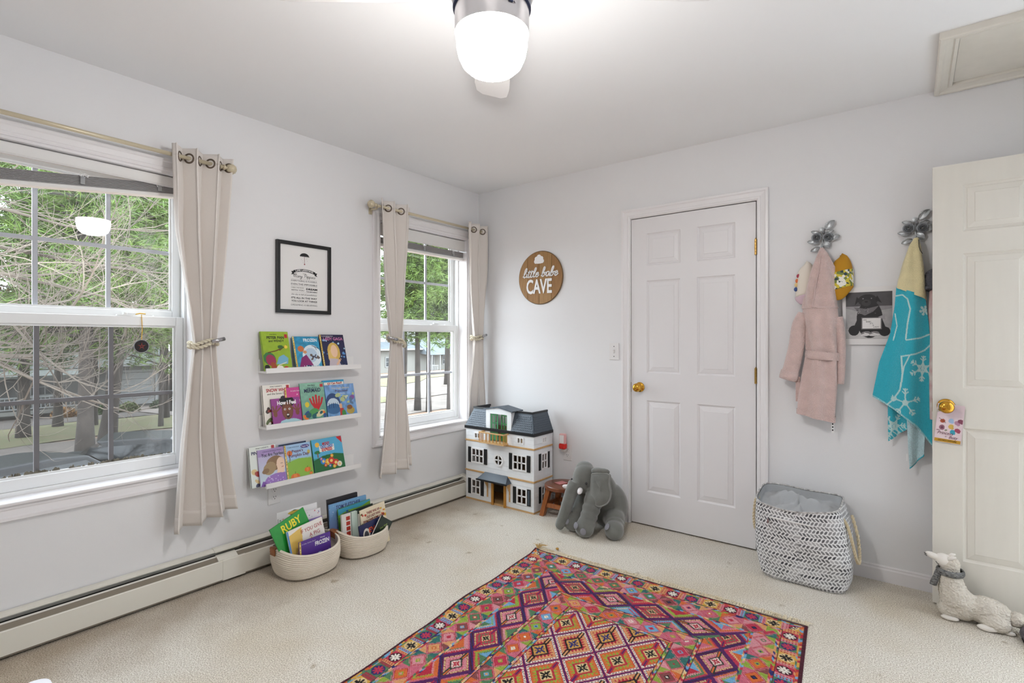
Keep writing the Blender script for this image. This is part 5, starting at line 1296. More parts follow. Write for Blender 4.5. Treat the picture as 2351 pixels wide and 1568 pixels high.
in_basket(book('small dark green book lying aslant at the front of the right basket', .098, .160, .012, '#26302c', a_hid, [('the tiny', .48, .72, .018, '#a9c46a', {'turn': 0.9}), ('seed', .52, .58, .018, '#a9c46a', {'turn': 0.9})], GB, spine='#e9e6e0'), .409, -1.372, z=.045, lean=.03, roll=.62)
# ------------------------------------------------------------------ dollhouse
M_board = mat('dollhouse_white_board', '#eef0f2', rough=0.55, var=0.02, vscale=30)
M_pine = mat('pine_strip', '#d9b483', rough=0.5, color2='#c89b62', vscale=12, stretch=(1, 6, 6))
M_pine2 = mat('pine_frame_amber', '#cf9440', rough=0.45, color2='#b97e30', vscale=14, stretch=(6, 6, 1))
M_droof = mat('dollhouse_slate', '#46505b', rough=0.45)
M_dblack = mat('dollhouse_black', '#16181b', rough=0.4)
M_dgreen = mat('dollhouse_green', '#2f7a3a', rough=0.45)
M_dgreen2 = mat('dollhouse_green_light', '#63b381', rough=0.45)
M_din = mat('dollhouse_interior', '#8d7a62', rough=0.8)
DW, DD = 0.645, 0.238
dh = thing('dollhouse', 'white three-storey wooden dollhouse with black shutters and dark mansard roof', 'dollhouse', (0.108, -0.272, 0.0))
TB = 0.008
def boards(plane, z0, z1, span, openings, step=0.0365):
    """horizontal boards with a thin groove, cut round the openings; plane 'F' (front, y=0) or 'S' (right side, x=DW)"""
    n = max(1, round((z1 - z0) / step)); hgt = (z1 - z0) / n
    for i in range(n):
        a, b = z0 + i * hgt, z0 + (i + 1) * hgt - 0.0007
        cuts = sorted([o for o in openings if o[2] < b - 1e-4 and o[3] > a + 1e-4])
        # split the board vertically where an opening starts or ends inside it
        lev = sorted({a, b} | {q for o in cuts for q in (o[2], o[3]) if a < q < b})
        mbs = MB(); any_ = False
        for l0, l1 in zip(lev[:-1], lev[1:]):
            x = span[0]
            for o in sorted([o for o in cuts if o[2] < l1 - 1e-5 and o[3] > l0 + 1e-5]) + [(span[1], span[1], 0, 0)]:
                if o[0] > x + 1e-4:
                    if plane == 'F': MB().box(x, o[0], 0, TB, l0, l1).build('siding_board', M_board, dh)
                    else: MB().box(DW - TB, DW, x, o[0], l0, l1).build('siding_board', M_board, dh)
                x = max(x, o[1])
S1, S2, S3 = (0.013, 0.218), (0.231, 0.449), (0.462, 0.548)
w1 = [(0.062, 0.147, 0.048, 0.160), (0.498, 0.583, 0.055, 0.167)]; w2 = [(0.062, 0.180, 0.290, 0.398), (0.462, 0.580, 0.293, 0.402)]
door_o = (0.281, 0.380, 0.013, 0.192); rnd = (0.288, 0.364, 0.300, 0.376)
att = [(0.092, 0.150, 0.478, 0.518), (0.502, 0.553, 0.487, 0.527)]
dorm = (0.203, 0.444, 0.462, 0.548)
boards('F', *S1, (0, DW - TB), w1 + [door_o]); boards('F', *S2, (0, DW - TB), w2 + [rnd]); boards('F', *S3, (0, DW - TB), att + [dorm], 0.029)
sw1 = [(0.093, 0.165, 0.066, 0.176)]; sw2 = [(0.093, 0.163, 0.300, 0.412)]; satt = [(0.104, 0.150, 0.488, 0.526)]
boards('S', *S1, (0, DD), sw1); boards('S', *S2, (0, DD), sw2); boards('S', *S3, (0, DD), satt, 0.029)
bxo('side_wall', 0, TB, TB, DD, 0.013, 0.548, M_board, dh)
bxo('back_wall', TB, DW - TB, DD - 0.006, DD, 0.013, 0.548, M_din, dh)
bxo('floor_board', TB, DW - TB, TB, DD - 0.006, 0.0, 0.013, M_pine, dh); bxo('floor_board', TB, DW - TB, TB, DD - 0.006, 0.219, 0.230, M_pine, dh); bxo('floor_board', TB, DW - TB, TB, DD - 0.006, 0.450, 0.461, M_pine, dh)
for z in (0.219, 0.450):
    bxo('pine_strip', -0.004, DW + 0.004, -0.004, TB, z, z + 0.012, M_pine, dh, bevel=0.001); bxo('pine_strip', DW - TB, DW + 0.004, TB, DD, z, z + 0.012, M_pine, dh, bevel=0.001)
    for x in (0.045, 0.30, 0.58): MB().ball((x, -0.004, z + 0.006), 0.0016, 6, 4).build('nail', M_silver, dh)
bxo('base_strip', 0, DW, -0.001, TB, 0.0, 0.0125, M_pine, dh); bxo('base_strip', DW - TB, DW + 0.001, TB, DD, 0.0, 0.0125, M_pine, dh)
def dwin(plane, o, nx, nz, fr=0.010):
    m = MB(); a, b, c, d = o; a -= 0.004; b += 0.004; c -= 0.004; d += 0.004; bar = 0.0075
    R = [(a, a + fr, c, d), (b - fr, b, c, d), (a + fr, b - fr, c, c + fr), (a + fr, b - fr, d - fr, d)]
    for i in range(1, nx): x = a + fr + (b - a - 2 * fr) * i / nx; R.append((x - bar / 2, x + bar / 2, c + fr, d - fr))
    for i in range(1, nz): z = c + fr + (d - c - 2 * fr) * i / nz; R.append((a + fr, b - fr, z - bar / 2, z + bar / 2))
    for p0, p1, q0, q1 in R:
        if plane == 'F': m.box(p0, p1, -0.006, 0.003, q0, q1)
        else: m.box(DW - 0.003, DW + 0.006, p0, p1, q0, q1)
    return m.build('window_frame', M_white, dh)
def shutter(plane, x, z0, z1, wd=0.029):
    m = MB()
    if plane == 'F':
        s = bxo('shutter', x, x + wd, -0.0055, -0.0003, z0, z1, M_dblack, dh, bevel=0.001); bxo('shutter_panel', x + 0.006, x + wd - 0.006, -0.0066, -0.005, z0 + 0.008, z1 - 0.008, M_droof if x > .58 and z0 < .1 else M_dblack, s)
    else:
        s = bxo('shutter', DW + 0.0003, DW + 0.0055, x, x + wd, z0, z1, M_dblack, dh, bevel=0.001); bxo('shutter_panel', DW + 0.005, DW + 0.0066, x + 0.006, x + wd - 0.006, z0 + 0.008, z1 - 0.008, M_dblack, s)
for o in w1: dwin('F', o, 2, 2); shutter('F', o[0] - 0.036, o[2] - 0.003, o[3] + 0.003); shutter('F', o[1] + 0.007, o[2] - 0.003, o[3] + 0.003)
for o in w2: dwin('F', o, 3, 2); shutter('F', o[0] - 0.036, o[2] - 0.003, o[3] + 0.006); shutter('F', o[1] + 0.007, o[2] - 0.003, o[3] + 0.006)
for o in att: dwin('F', o, 2, 1, 0.008)
for o in sw1 + sw2: dwin('S', o, 2, 2); shutter('S', o[0] - 0.034, o[2] - 0.003, o[3] + 0.003, 0.026); shutter('S', o[1] + 0.007, o[2] - 0.003, o[3] + 0.003, 0.026)
for o in satt: dwin('S', o, 2, 1, 0.008)
rw = MB(); cx, cz, R0 = 0.326, 0.338, 0.047
for k in range(32):
    a0, a1 = 2 * PI * k / 32, 2 * PI * (k + 1) / 32
    rw.hexa([(cx + r_ * math.cos(a), y, cz + r_ * math.sin(a)) for y in (-0.006, 0.003) for r_, a in ((0.034, a0), (R0, a0), (R0, a1), (0.034, a1))])
rw.box(cx - 0.004, cx + 0.004, -0.0055, 0.0025, cz - 0.035, cz + 0.035); rw.box(cx - 0.035, cx + 0.035, -0.0055, 0.0025, cz - 0.004, cz + 0.004)
rw.build('round_window', M_white, dh)
# corners between round frame and square cut
cr = MB()
for sx in (-1, 1):
    for sz in (-1, 1):
        cr.prism([(cx + sx * 0.0385, cz + sz * 0.0385)] + [(cx + sx * 0.0385 * math.cos(t), cz + sz * 0.0385 * math.sin(t)) for t in np.linspace(0, PI / 2, 7)], lambda u, v, w_: (u, w_, v), 0.001, TB)
cr.build('siding_board', M_board, dh)
# front doorway
for x in (0.262, 0.380): bxo('door_post', x, x + 0.019, -0.010, TB, 0.0, 0.190, M_pine2, dh)
MB().hexa([(0.160, -0.062, 0.182), (0.448, -0.062, 0.182), (0.448, 0.0, 0.186), (0.160, 0.0, 0.186), (0.166, -0.060, 0.192), (0.442, -0.060, 0.192), (0.412, -0.002, 0.234), (0.196, -0.002, 0.234)]).build('door_canopy', M_droof, dh, bevel=0.002)
bxo('canopy_edge', 0.158, 0.450, -0.065, -0.0605, 0.180, 0.191, M_dblack, dh)
for x in (0.221, 0.431):
    m = MB(); m.box(x - 0.005, x + 0.005, -0.006, -0.0003, 0.050, 0.182); m.add([(x - 0.003, -0.006, 0.120), (x + 0.003, -0.006, 0.120), (x + 0.003, -0.006, 0.182), (x - 0.003, -0.006, 0.182), (x - 0.003, -0.045, 0.182), (x + 0.003, -0.045, 0.182)], [(0, 1, 2, 3), (0, 3, 4), (1, 5, 2), (3, 2, 5, 4), (0, 4, 5, 1)])
    m.build('canopy_bracket', M_pine, dh)
# mansard roof with scalloped shingles
RZ0, RZ1, IN = 0.566, 0.700, 0.050
bxo('roof_fascia', -0.008, DW + 0.008, -0.008, TB, 0.546, 0.567, M_dblack, dh); bxo('roof_fascia', DW - TB, DW + 0.008, TB, DD, 0.546, 0.567, M_dblack, dh); bxo('roof_fascia', -0.008, TB, TB, DD, 0.546, 0.567, M_dblack, dh)
def slope_panel(name, P, nrm, mm, xs=None):
    return MB().add(P, [(0, 1, 2, 3)]).build(name, mm, dh, solid=0.004)
FL = lambda x, z: (x, -0.003 + IN * (z - RZ0) / (RZ1 - RZ0), z)
def front_x(z): k = IN * (z - RZ0) / (RZ1 - RZ0); return (-0.003 + k, DW + 0.003 - k)
for x0f, x1f in ((None, 0.203), (0.444, None)):
    P = [FL(x0f if x0f else front_x(RZ0)[0], RZ0), FL(x1f if x1f else front_x(RZ0)[1], RZ0), FL(x1f if x1f else front_x(RZ1)[1], RZ1), FL(x0f if x0f else front_x(RZ1)[0], RZ1)]
    slope_panel('roof_slope', P, None, M_droof)
SR = lambda y, z: (DW + 0.003 - IN * (z - RZ0) / (RZ1 - RZ0), y, z); SL = lambda y, z: (-0.003 + IN * (z - RZ0) / (RZ1 - RZ0), y, z)
slope_panel('roof_slope', [SR(-0.003, RZ0), SR(DD, RZ0), SR(DD - 0.0, RZ1), SR(-0.003 + IN, RZ1)], None, M_droof)
slope_panel('roof_slope', [SL(-0.003, RZ0), SL(DD, RZ0), SL(DD - 0.0, RZ1), SL(-0.003 + IN, RZ1)], None, M_droof)
shg = MB(); nr = 9; sh_h = (RZ1 - RZ0) / nr
def scale_at(f, s, z, w_, nrm):
    pts = [(-0.5, 1.25), (-0.5, 0.3), (-0.35, 0.08), (0, 0.0), (0.35, 0.08), (0.5, 0.3), (0.5, 1.25)]
    base = [Vector(f(s + a * w_ * 0.94, z + b * sh_h)) for a, b in pts]
    top = [b_ + nrm * (0.0052 - 0.0034 * q[1]) for b_, q in zip(base, pts)]
    n_ = len(pts); shg.add(base + top, [tuple(range(n_, 2 * n_))] + [(i, (i + 1) % n_, n_ + (i + 1) % n_, n_ + i) for i in range(n_)])
nF = Vector((0, -(RZ1 - RZ0), IN)).normalized(); nS = Vector((RZ1 - RZ0, 0, IN)).normalized(); nL = Vector((-(RZ1 - RZ0), 0, IN)).normalized()
sw_ = 0.0155
for r_ in range(nr):
    z = RZ0 + r_ * sh_h; lo, hi = front_x(z + sh_h); off = (r_ % 2) * sw_ / 2
    if r_ < nr - 1:
        x = lo + sw_ / 2 + off
        while x < hi - sw_ / 2:
            if x < 0.203 - sw_ / 2 or x > 0.444 + sw_ / 2: scale_at(FL, x, z, sw_, nF)
            x += sw_
        y = -0.003 + IN * (r_ + 1) / nr + sw_ / 2 + off
        while y < DD - sw_ / 2: scale_at(SR, y, z, sw_, nS); scale_at(SL, y, z, sw_, nL); y += sw_
tag(shg.build('roof_shingles', M_droof, dh), kind='stuff')
k = IN
for nm, b in (('front', (k - 0.010, DW - k + 0.010, k - 0.010, k + 0.004)), ('r', (DW - k - 0.004, DW - k + 0.010, k + 0.004, DD)), ('l', (k - 0.010, k + 0.004, k + 0.004, DD))):
    if nm == 'front':
        bxo('roof_ridge', b[0], 0.203, b[2], b[3], RZ1 - 0.004, RZ1 + 0.010, M_dblack, dh); bxo('roof_ridge', 0.444, b[1], b[2], b[3], RZ1 - 0.004, RZ1 + 0.010, M_dblack, dh)
    else: bxo('roof_ridge', *b, RZ1 - 0.004, RZ1 + 0.010, M_dblack, dh)
# dormer
dm = thing('dormer', None, None); dm.parent = dh
xa, xb, za, zb, zap = 0.203, 0.444, 0.462, 0.706, 0.726
ox0, ox1, oz0, oz1 = 0.243, 0.405, 0.472, 0.678
f = MB(); f.box(xa, ox0, 0, TB, za, zb); f.box(ox1, xb, 0, TB, za, zb); f.box(ox0, ox1, 0, TB, oz1, zb); f.box(ox0, ox1, 0, TB, za, oz0)
f.prism([(xa, zb), (xb, zb), (0.3235, zap)], lambda u, v, w_: (u, w_, v), 0, TB); f.build('front', M_board, dm)
f = MB(); f.box(xa, xa + 0.006, TB, 0.11, za, zb); f.box(xb - 0.006, xb, TB, 0.11, za, zb); f.build('cheek', M_board, dm)
for s in (-1, 1):
    x0_ = 0.3235; x1_ = 0.3235 + s * 0.140
    P = [(x0_, -0.012, zap + 0.001), (x1_, -0.012, zb - 0.004), (x1_, 0.12, zb - 0.004), (x0_, 0.12, zap + 0.001)]
    MB().hexa(P + [(q[0], q[1], q[2] + 0.008) for q in P]).build('roof_leaf', M_droof, dm)
def green_leaf(name, M1, P0, ux, uy, wd):
    o = thing(name, None, None); o.parent = dh
    z0, z1 = oz0 + 0.003, oz1 - 0.004; m = MB()
    def bx2(a, b, c, d, t=0.005): 
        q = [Vector(P0) + Vector(ux) * a_ + Vector(uy) * t_ + Vector((0, 0, c_)) for c_ in (c, d) for a_, t_ in ((a, 0), (b, 0), (b, t), (a, t))]
        m.hexa(q)
    s = 0.011; zm = z0 + 0.075
    bx2(0, s, z0, z1); bx2(wd - s, wd, z0, z1); bx2(s, wd - s, z0, zm); bx2(s, wd - s, z1 - s, z1); bx2(wd / 2 - .004, wd / 2 + .004, zm, z1 - s); zz = (zm + z1 - s) / 2; bx2(s, wd - s, zz - .004, zz + .004)
    m.build('green_frame', M1, o)
    q = Vector(P0) + Vector(ux) * (wd - 0.006) + Vector((0, 0, zm + 0.006)) - Vector(uy) * 0.004
    MB().ball(q, 0.0045, 8, 6).build('handle', M_dblack, o)
green_leaf('balcony_door', M_dgreen2, (ox0 + 0.003, 0.006, 0), (0.90, 0.44, 0), (-0.44, 0.90, 0), 0.056)
green_leaf('balcony_door', M_dgreen, (ox1 - 0.002, 0.006, 0), (-0.93, 0.36, 0), (0.36, 0.93, 0), 0.090)
bl_ = thing('balcony', None, None); bl_.parent = dh
bx0, bx1, by = 0.186, 0.420, -0.060
bxo('balcony_floor', bx0, bx1, by, -0.0045, 0.462, 0.474, M_pine, bl_)
bxo('handrail', bx0 - .003, bx1 + .003, by - 0.003, by + 0.007, 0.536, 0.545, M_pine, bl_, bevel=0.001); bxo('handrail', bx0 - .003, bx0 + 0.007, by + 0.007, 0.0, 0.536, 0.545, M_pine, bl_); bxo('handrail', bx1 - 0.007, bx1 + .003, by + 0.007, 0.0, 0.536, 0.545, M_pine, bl_)
for i in range(8): x = bx0 + 0.002 + (bx1 - bx0 - 0.004) * i / 7; MB().cyl((x, by + 0.002, 0.474), (x, by + 0.002, 0.537), 0.0034, 8).build('spindle', M_pine2, bl_)
for x in (bx0 + 0.002, bx1 - 0.002):
    for y in (by + 0.021, by + 0.041): MB().cyl((x, y, 0.474), (x, y, 0.537), 0.0034, 8).build('spindle', M_pine2, bl_)
# things seen inside
for nm, x, y, z, c in (('toy_sofa', 0.34, 0.11, 0.013, '#6f8a4a'), ('toy_pillow', 0.37, 0.075, 0.013, '#c07aa0'), ('toy_chest', 0.52, 0.06, 0.230, '#a87a3a'), ('toy_lamp', 0.545, 0.07, 0.013, '#d8b06a'), ('toy_bed', 0.12, 0.10, 0.230, '#8a6f52')):
    m = MB(); m.box(x - .03, x + .03, y - .018, y + .018, z, z + .022); m.box(x - .03, x + .03, y + .012, y + .02, z + .022, z + .05); m.ball((x - .01, y, z + .028), (.014, .012, .010), 8, 6)
    o = m.build(nm, mat('toy_' + nm, c, rough=0.7), None); tag(o, {'toy_sofa': 'tiny green toy sofa seen through the dollhouse doorway', 'toy_pillow': 'tiny pink toy cushion just inside the dollhouse doorway', 'toy_chest': 'tiny amber toy chest behind the upper right dollhouse window', 'toy_lamp': 'tiny cream toy seat behind the lower right dollhouse window', 'toy_bed': 'tiny brown toy bed behind the upper left dollhouse window'}[nm], 'toy furniture', 'toy furniture inside the dollhouse')
    o.location = dh.location

# ------------------------------------------------------------------ step stool with a pink letter on it
M_wood = mat('stool_cherry', '#8a4a26', rough=0.35, color2='#6b3419', vscale=7, stretch=(1, 8, 1), coat=0.3)
M_wood2 = mat('stool_leg_amber', '#a9622c', rough=0.35, color2='#8a4a1f', vscale=8, stretch=(6, 6, 1), coat=0.3)
stl = thing('step_stool', 'round cherry wood step stool between dollhouse and plush elephant', 'stool', (0.918, -0.150, 0.0))
MB().lathe([(0, 0.190), (0.124, 0.190), (0.130, 0.195), (0.130, 0.214), (0.126, 0.219), (0, 0.219)], 40).build('seat', M_wood, stl, autosm=0.6)
for sx in (-1, 1):
    for sy in (-1, 1):
        t_, b_ = (0.072 * sx, 0.066 * sy), (0.112 * sx, 0.094 * sy); hw = 0.017
        MB().hexa([(b_[0] + a * hw, b_[1] + c * hw, 0) for a, c in ((-1, -1), (1, -1), (1, 1), (-1, 1))] + [(t_[0] + a * hw, t_[1] + c * hw, 0.190) for a, c in ((-1, -1), (1, -1), (1, 1), (-1, 1))]).build('leg', M_wood2, stl, bevel=0.002)
for sy in (-1, 1): bxo('stretcher', -0.086, 0.086, 0.082 * sy - 0.008, 0.082 * sy + 0.008, 0.062, 0.092, M_wood2, stl, bevel=0.002)
for sx in (-1, 1): bxo('apron', 0.074 * sx - 0.007, 0.074 * sx + 0.007, -0.055, 0.055, 0.155, 0.190, M_wood, stl)
for sx in (-1, 1): bxo('stretcher', 0.092 * sx - 0.008, 0.092 * sx + 0.008, -0.070, 0.070, 0.066, 0.092, M_wood2, stl, bevel=0.002)
let = tag(MB().box(-0.030, 0.030, -0.020, 0.055, 0.0, 0.004).build('wooden_letter_tile', mat('pink_tile', '#d98c8c', rough=0.5), None, bevel=0.001, loc=(0.893, -0.162, 0.2195), rot=(0, 0, -0.3)), 'flat pink tile lying on top of the wooden stool', 'toy block')

# ------------------------------------------------------------------ plush elephant
M_plush = mat('grey_velour', '#6f706b', rough=0.9, var=0.16, vscale=14, bump=0.18, bscale=300, sheen=0.6)
M_plush2 = mat('grey_velour_light', '#868782', rough=0.9, var=0.1, vscale=20, sheen=0.6)
M_pad = mat('toe_pad_lilac', '#8c8b92', rough=0.85, bump=0.1, bscale=300)
M_tusk = mat('tusk_white_plush', '#efe9ea', rough=0.85)
el = thing('plush_elephant', 'grey plush elephant with white tusks, sitting beside the closet door', 'stuffed animal', (1.20, -0.235, 0.0))
EO = Vector((1.20, -0.235, 0))
def remesh(o, vox, smooth_it=4):
    md = o.modifiers.new('merge', 'REMESH'); md.mode = 'VOXEL'; md.voxel_size = vox; md.use_smooth_shade = True
    ms = o.modifiers.new('soften', 'SMOOTH'); ms.iterations = smooth_it; ms.factor = 0.5
m = MB()
m.ball((0.075, 0.075, 0.145), (0.130, 0.110, 0.150), 24, 16)            # seat and back
m.ball((0.045, 0.040, 0.250), (0.100, 0.092, 0.115), 24, 16, rot=(0.25, -0.2, 0))   # shoulders
m.ball((-0.030, -0.045, 0.325), (0.082, 0.085, 0.098), 24, 16, rot=(0.3, 0, 0))     # head
m.ball((-0.045, -0.030, 0.388), (0.058, 0.058, 0.046), 20, 14)
m.ball((-0.062, -0.090, 0.285), (0.050, 0.050, 0.060), 20, 14)          # muzzle
# trunk hanging to the floor, drifting left
m.tube(catmull([(-0.068, -0.105, 0.300), (-0.082, -0.140, 0.240), (-0.098, -0.165, 0.165), (-0.118, -0.180, 0.090), (-0.140, -0.190, 0.030), (-0.146, -0.192, 0.018)], 6), [0.050, 0.048, 0.046, 0.045, 0.044, 0.043, 0.042, 0.041, 0.040, 0.040, 0.039, 0.038, 0.038, 0.037, 0.036, 0.036, 0.035, 0.035, 0.034, 0.034, 0.033, 0.032, 0.031, 0.030, 0.029, 0.027, 0.025, 0.023, 0.020, 0.017, 0.010][:31], 18)
# front leg (planted) with ribbed folds, other front leg behind the trunk, hind legs splayed forward
def limb(path, rad, folds=()):
    P = catmull(path, 8); n = len(P); R = []
    for i in range(n):
        t = i / (n - 1); r_ = np.interp(t, np.linspace(0, 1, len(rad)), rad)
        for f_ in folds: r_ -= 0.009 * math.exp(-((t - f_) / 0.022) ** 2)
        R.append(float(r_))
    m.tube(P, R, 20)
limb([(0.050, -0.020, 0.270), (0.055, -0.090, 0.205), (0.052, -0.140, 0.130), (0.044, -0.175, 0.062), (0.040, -0.188, 0.050)], [0.062, 0.062, 0.056, 0.058, 0.056], (0.34, 0.46, 0.58, 0.70))
m.ball((0.040, -0.182, 0.056), (0.062, 0.052, 0.056), 20, 14)
limb([(-0.050, 0.0, 0.220), (-0.060, -0.060, 0.140), (-0.062, -0.110, 0.080), (-0.066, -0.140, 0.055)], [0.056, 0.052, 0.054, 0.052], (0.4, 0.55))
m.ball((-0.066, -0.140, 0.053), (0.056, 0.046, 0.053), 20, 14)
m.ball((-0.130, -0.080, 0.050), (0.052, 0.060, 0.050), 20, 14)
limb([(0.120, 0.04, 0.10), (0.165, -0.020, 0.085), (0.195, -0.075, 0.066), (0.205, -0.105, 0.058)], [0.075, 0.066, 0.056, 0.052], (0.5, 0.66, 0.8))
m.ball((0.207, -0.108, 0.058), (0.060, 0.056, 0.058), 20, 14, rot=(0, 0, 0.4))
m.ball((0.002, 0.155, 0.05), (0.02, 0.02, 0.05), 10, 8)
body = m.build('body', M_plush, el, smooth=True); remesh(body, 0.0065, 5)
# ears: thick flaps
def ear(name, P0, U, V, N, pts, th):
    P0, U, V, N = Vector(P0), Vector(U).normalized(), Vector(V).normalized(), Vector(N).normalized()
    C = [P0 + U * a + V * b for a, b in pts]; n = len(C); cen = sum(C, Vector()) / n
    mb = MB(); vs = []; rings = [(1.0, 0.0), (1.015, 0.5), (0.97, 1.0), (0.6, 1.35), (0.0, 1.25)]
    for s in (1, -1):
        for k_, h_ in rings:
            for c in C:
                d = c - cen; bend = -0.12 * (d.dot(U) ** 2) / 0.1
                vs.append(cen + d * k_ + N * (s * h_ * th * 0.5 + bend))
    fs = []; R_ = len(rings)
    for s in range(2):
        for i in range(R_ - 1):
            for j in range(n): fs.append((s * R_ * n + i * n + j, s * R_ * n + i * n + (j + 1) % n, s * R_ * n + (i + 1) * n + (j + 1) % n, s * R_ * n + (i + 1) * n + j))
    mb.add(vs, fs); eo = mb.build(name, M_plush, el, smooth=True, weld=True)
    rim = [cen + (c - cen) * 1.01 + N * (0.35 * th - 0.12 * ((c - cen).dot(U) ** 2) / 0.1) for c in C]
    MB().tube(rim + rim[:1], 0.0045, 6, caps=False).build('ear_rim', M_plush2, eo, smooth=True)
    return eo
epts = [(v.x, v.y) for v in catmull([(0.0, 0.050, 0), (0.045, 0.066, 0), (0.105, 0.070, 0), (0.110, 0.02, 0), (0.125, -0.05, 0), (0.110, -0.105, 0), (0.060, -0.135, 0), (0.020, -0.105, 0), (0.004, -0.05, 0), (0.0, 0.050, 0)], 4)][:-1]
ear('ear', (0.050, -0.112, 0.330), (0.92, 0.02, -0.04), (0.04, 0.16, 1.0), (-0.1, -1.0, -0.1), [(a * 1.12, b * 0.98) for a, b in epts], 0.022)
MB().tube(catmull([(0.042, -0.078, 0.390), (0.085, -0.092, 0.404), (0.142, -0.092, 0.406), (0.164, -0.085, 0.400)], 5), [0.012, 0.017, 0.019, 0.019, 0.019, 0.019, 0.019, 0.018, 0.018, 0.018, 0.017, 0.016, 0.014, 0.012, 0.010, 0.006], 12).build('ear_fold', M_plush, el, smooth=True)
ear('ear', (-0.100, -0.055, 0.300), (-0.35, 0.90, 0.0), (0.0, 0.0, 1.0), (-0.9, -0.35, 0.1), [(a * 0.6, b * 0.6) for a, b in epts], 0.022)
def tusk(p, d):
    p, d = Vector(p), Vector(d).normalized(); MB().tube([p + d * t for t in (0, 0.012, 0.028, 0.042, 0.052, 0.056)], [0.016, 0.0165, 0.0155, 0.0125, 0.008, 0.002], 14).build('tusk', M_tusk, el, smooth=True)
tusk((-0.100, -0.112, 0.268), (-0.80, -0.55, 0.18)); tusk((-0.022, -0.122, 0.272), (0.30, -0.90, -0.18))
MB().ball((0.020, -0.124, 0.318), (0.0085, 0.006, 0.0085), 12, 8).build('eye', mat('eye_clear', '#2b2a2c', rough=0.05), el, smooth=True)
MB().ball((-0.090, -0.118, 0.325), (0.006, 0.005, 0.0085), 12, 8).build('eye', MATS['eye_clear'], el, smooth=True)
for p, n_, r_ in (((0.006, -0.229, 0.078), (-0.35, -0.93, 0.25), 0.019), ((0.060, -0.233, 0.052), (0.25, -0.97, 0.0), 0.019), ((-0.085, -0.184, 0.072), (-0.3, -0.9, 0.35), 0.018), ((0.182, -0.155, 0.088), (-0.35, -0.75, 0.55), 0.019)):
    N = Vector(n_).normalized(); R = N.to_track_quat('Z', 'Y').to_euler()
    MB().ball((0, 0, 0), (r_, r_ * 1.15, 0.004), 16, 8).build('toe_pad', M_pad, el, smooth=True, loc=p, rot=R)
# ------------------------------------------------------------------ kilim rug with fringe
rs_ = np.random.RandomState(5)
PAL = {k: np.array(lin(v)[:3]) for k, v in dict(maroon='#4a1226', purple='#57205f', navy='#2c2c6c', red='#bb2a40', crimson='#c43550', pink='#d06a80', lpink='#dc949c', orange='#d96c34', peach='#dfa26c', cream='#e6cb98', green='#55805a', dgreen='#1d3a2d', lime='#95ad40', blue='#74abd2', white='#f0e8dc', black='#1c1214', teal='#32706b', mustard='#d9a646', brown='#8a4a4a').items()}
RW, RL = 1.40, 2.05
dx = 0.0030
nx, ny = int(RW / dx), int(RL / dx)
Sx, Ty = np.meshgrid(np.linspace(0, RW, nx + 1), np.linspace(0, RL, ny + 1))
C = np.zeros(Sx.shape + (3,))
dL, dR, dT, dB = Sx, RW - Sx, Ty, RL - Ty + 0.3
D = np.minimum(np.minimum(dL, dR), np.minimum(dT, dB))
vert = (np.minimum(dL, dR) <= np.minimum(dT, dB))
along = np.where(vert, Ty, Sx - RW / 2)
along = np.where(vert, along, along)
def hsh(i, j, k=0):
    v = np.sin(i * 127.1 + j * 311.7 + k * 74.7) * 43758.5453
    return v - np.floor(v)
def pick(idx, names):
    P = np.stack([PAL[n] for n in names]); return P[np.clip((idx * len(names)).astype(int), 0, len(names) - 1)]
def setc(mask, col):
    C[mask] = col[mask] if isinstance(col, np.ndarray) and col.ndim == 3 else (PAL[col] if isinstance(col, str) else col)
C[:] = PAL['crimson']
def zig(d0, d1, names, k):
    m = (D >= d0) & (D < d1); w = d1 - d0; f = (D - d0) / w
    i = np.floor((along + np.abs(f - 0.5) * 0.02 + f * 0.012) / 0.016); setc(m, pick(hsh(i, np.floor(f * 2), k), names))
    e = m & ((f < 0.10) | (f > 0.90)); setc(e, 'maroon')
side_id = np.where(vert, np.where(dL < dR, 1, 2), np.where(dT < dB, 3, 4)).astype(float)
ZN = ['blue', 'cream', 'orange', 'green', 'red', 'lpink', 'lime', 'peach', 'navy', 'crimson']
setc(D < 0.013, 'maroon')
zig(0.013, 0.030, ['orange', 'mustard', 'green', 'red', 'blue', 'peach', 'teal'], 1)
# medallion border
m = (D >= 0.030) & (D < 0.090); pit = 0.088
i = np.floor(along / pit); fa = (along / pit - i - 0.5) * pit; fd = D - 0.060
kind = np.mod(i, 3)
bgc = np.where((kind == 0)[..., None], PAL['mustard'], np.where((kind == 1)[..., None], PAL['crimson'], PAL['green']))
setc(m, bgc)
bar = m & (np.abs(fa) > 0.030); barc = pick(hsh(i, 0, 3), ['peach', 'brown', 'lpink', 'blue']); setc(bar, barc)
dots = bar & (np.mod(D / 0.011, 1) < 0.5) & (np.abs(np.abs(fa) - 0.037) < 0.0035); setc(dots, 'red')
r8 = np.maximum(np.maximum(np.abs(fa), np.abs(fd)), (np.abs(fa) + np.abs(fd)) * 0.72)
oc = m & (r8 < 0.027); setc(oc, np.where((kind == 0)[..., None], PAL['cream'], np.where((kind == 1)[..., None], PAL['maroon'], PAL['navy'])))
fl = oc & (((np.abs(fa) < 0.005) | (np.abs(fd) < 0.005) | (np.abs(np.abs(fa) - np.abs(fd)) < 0.0042)) & (r8 < 0.023) & (r8 > 0.003))
setc(fl, np.where((kind == 0)[..., None], PAL['black'], np.where((kind == 1)[..., None], PAL['white'], PAL['crimson'])))
zig(0.090, 0.107, ZN, 2)
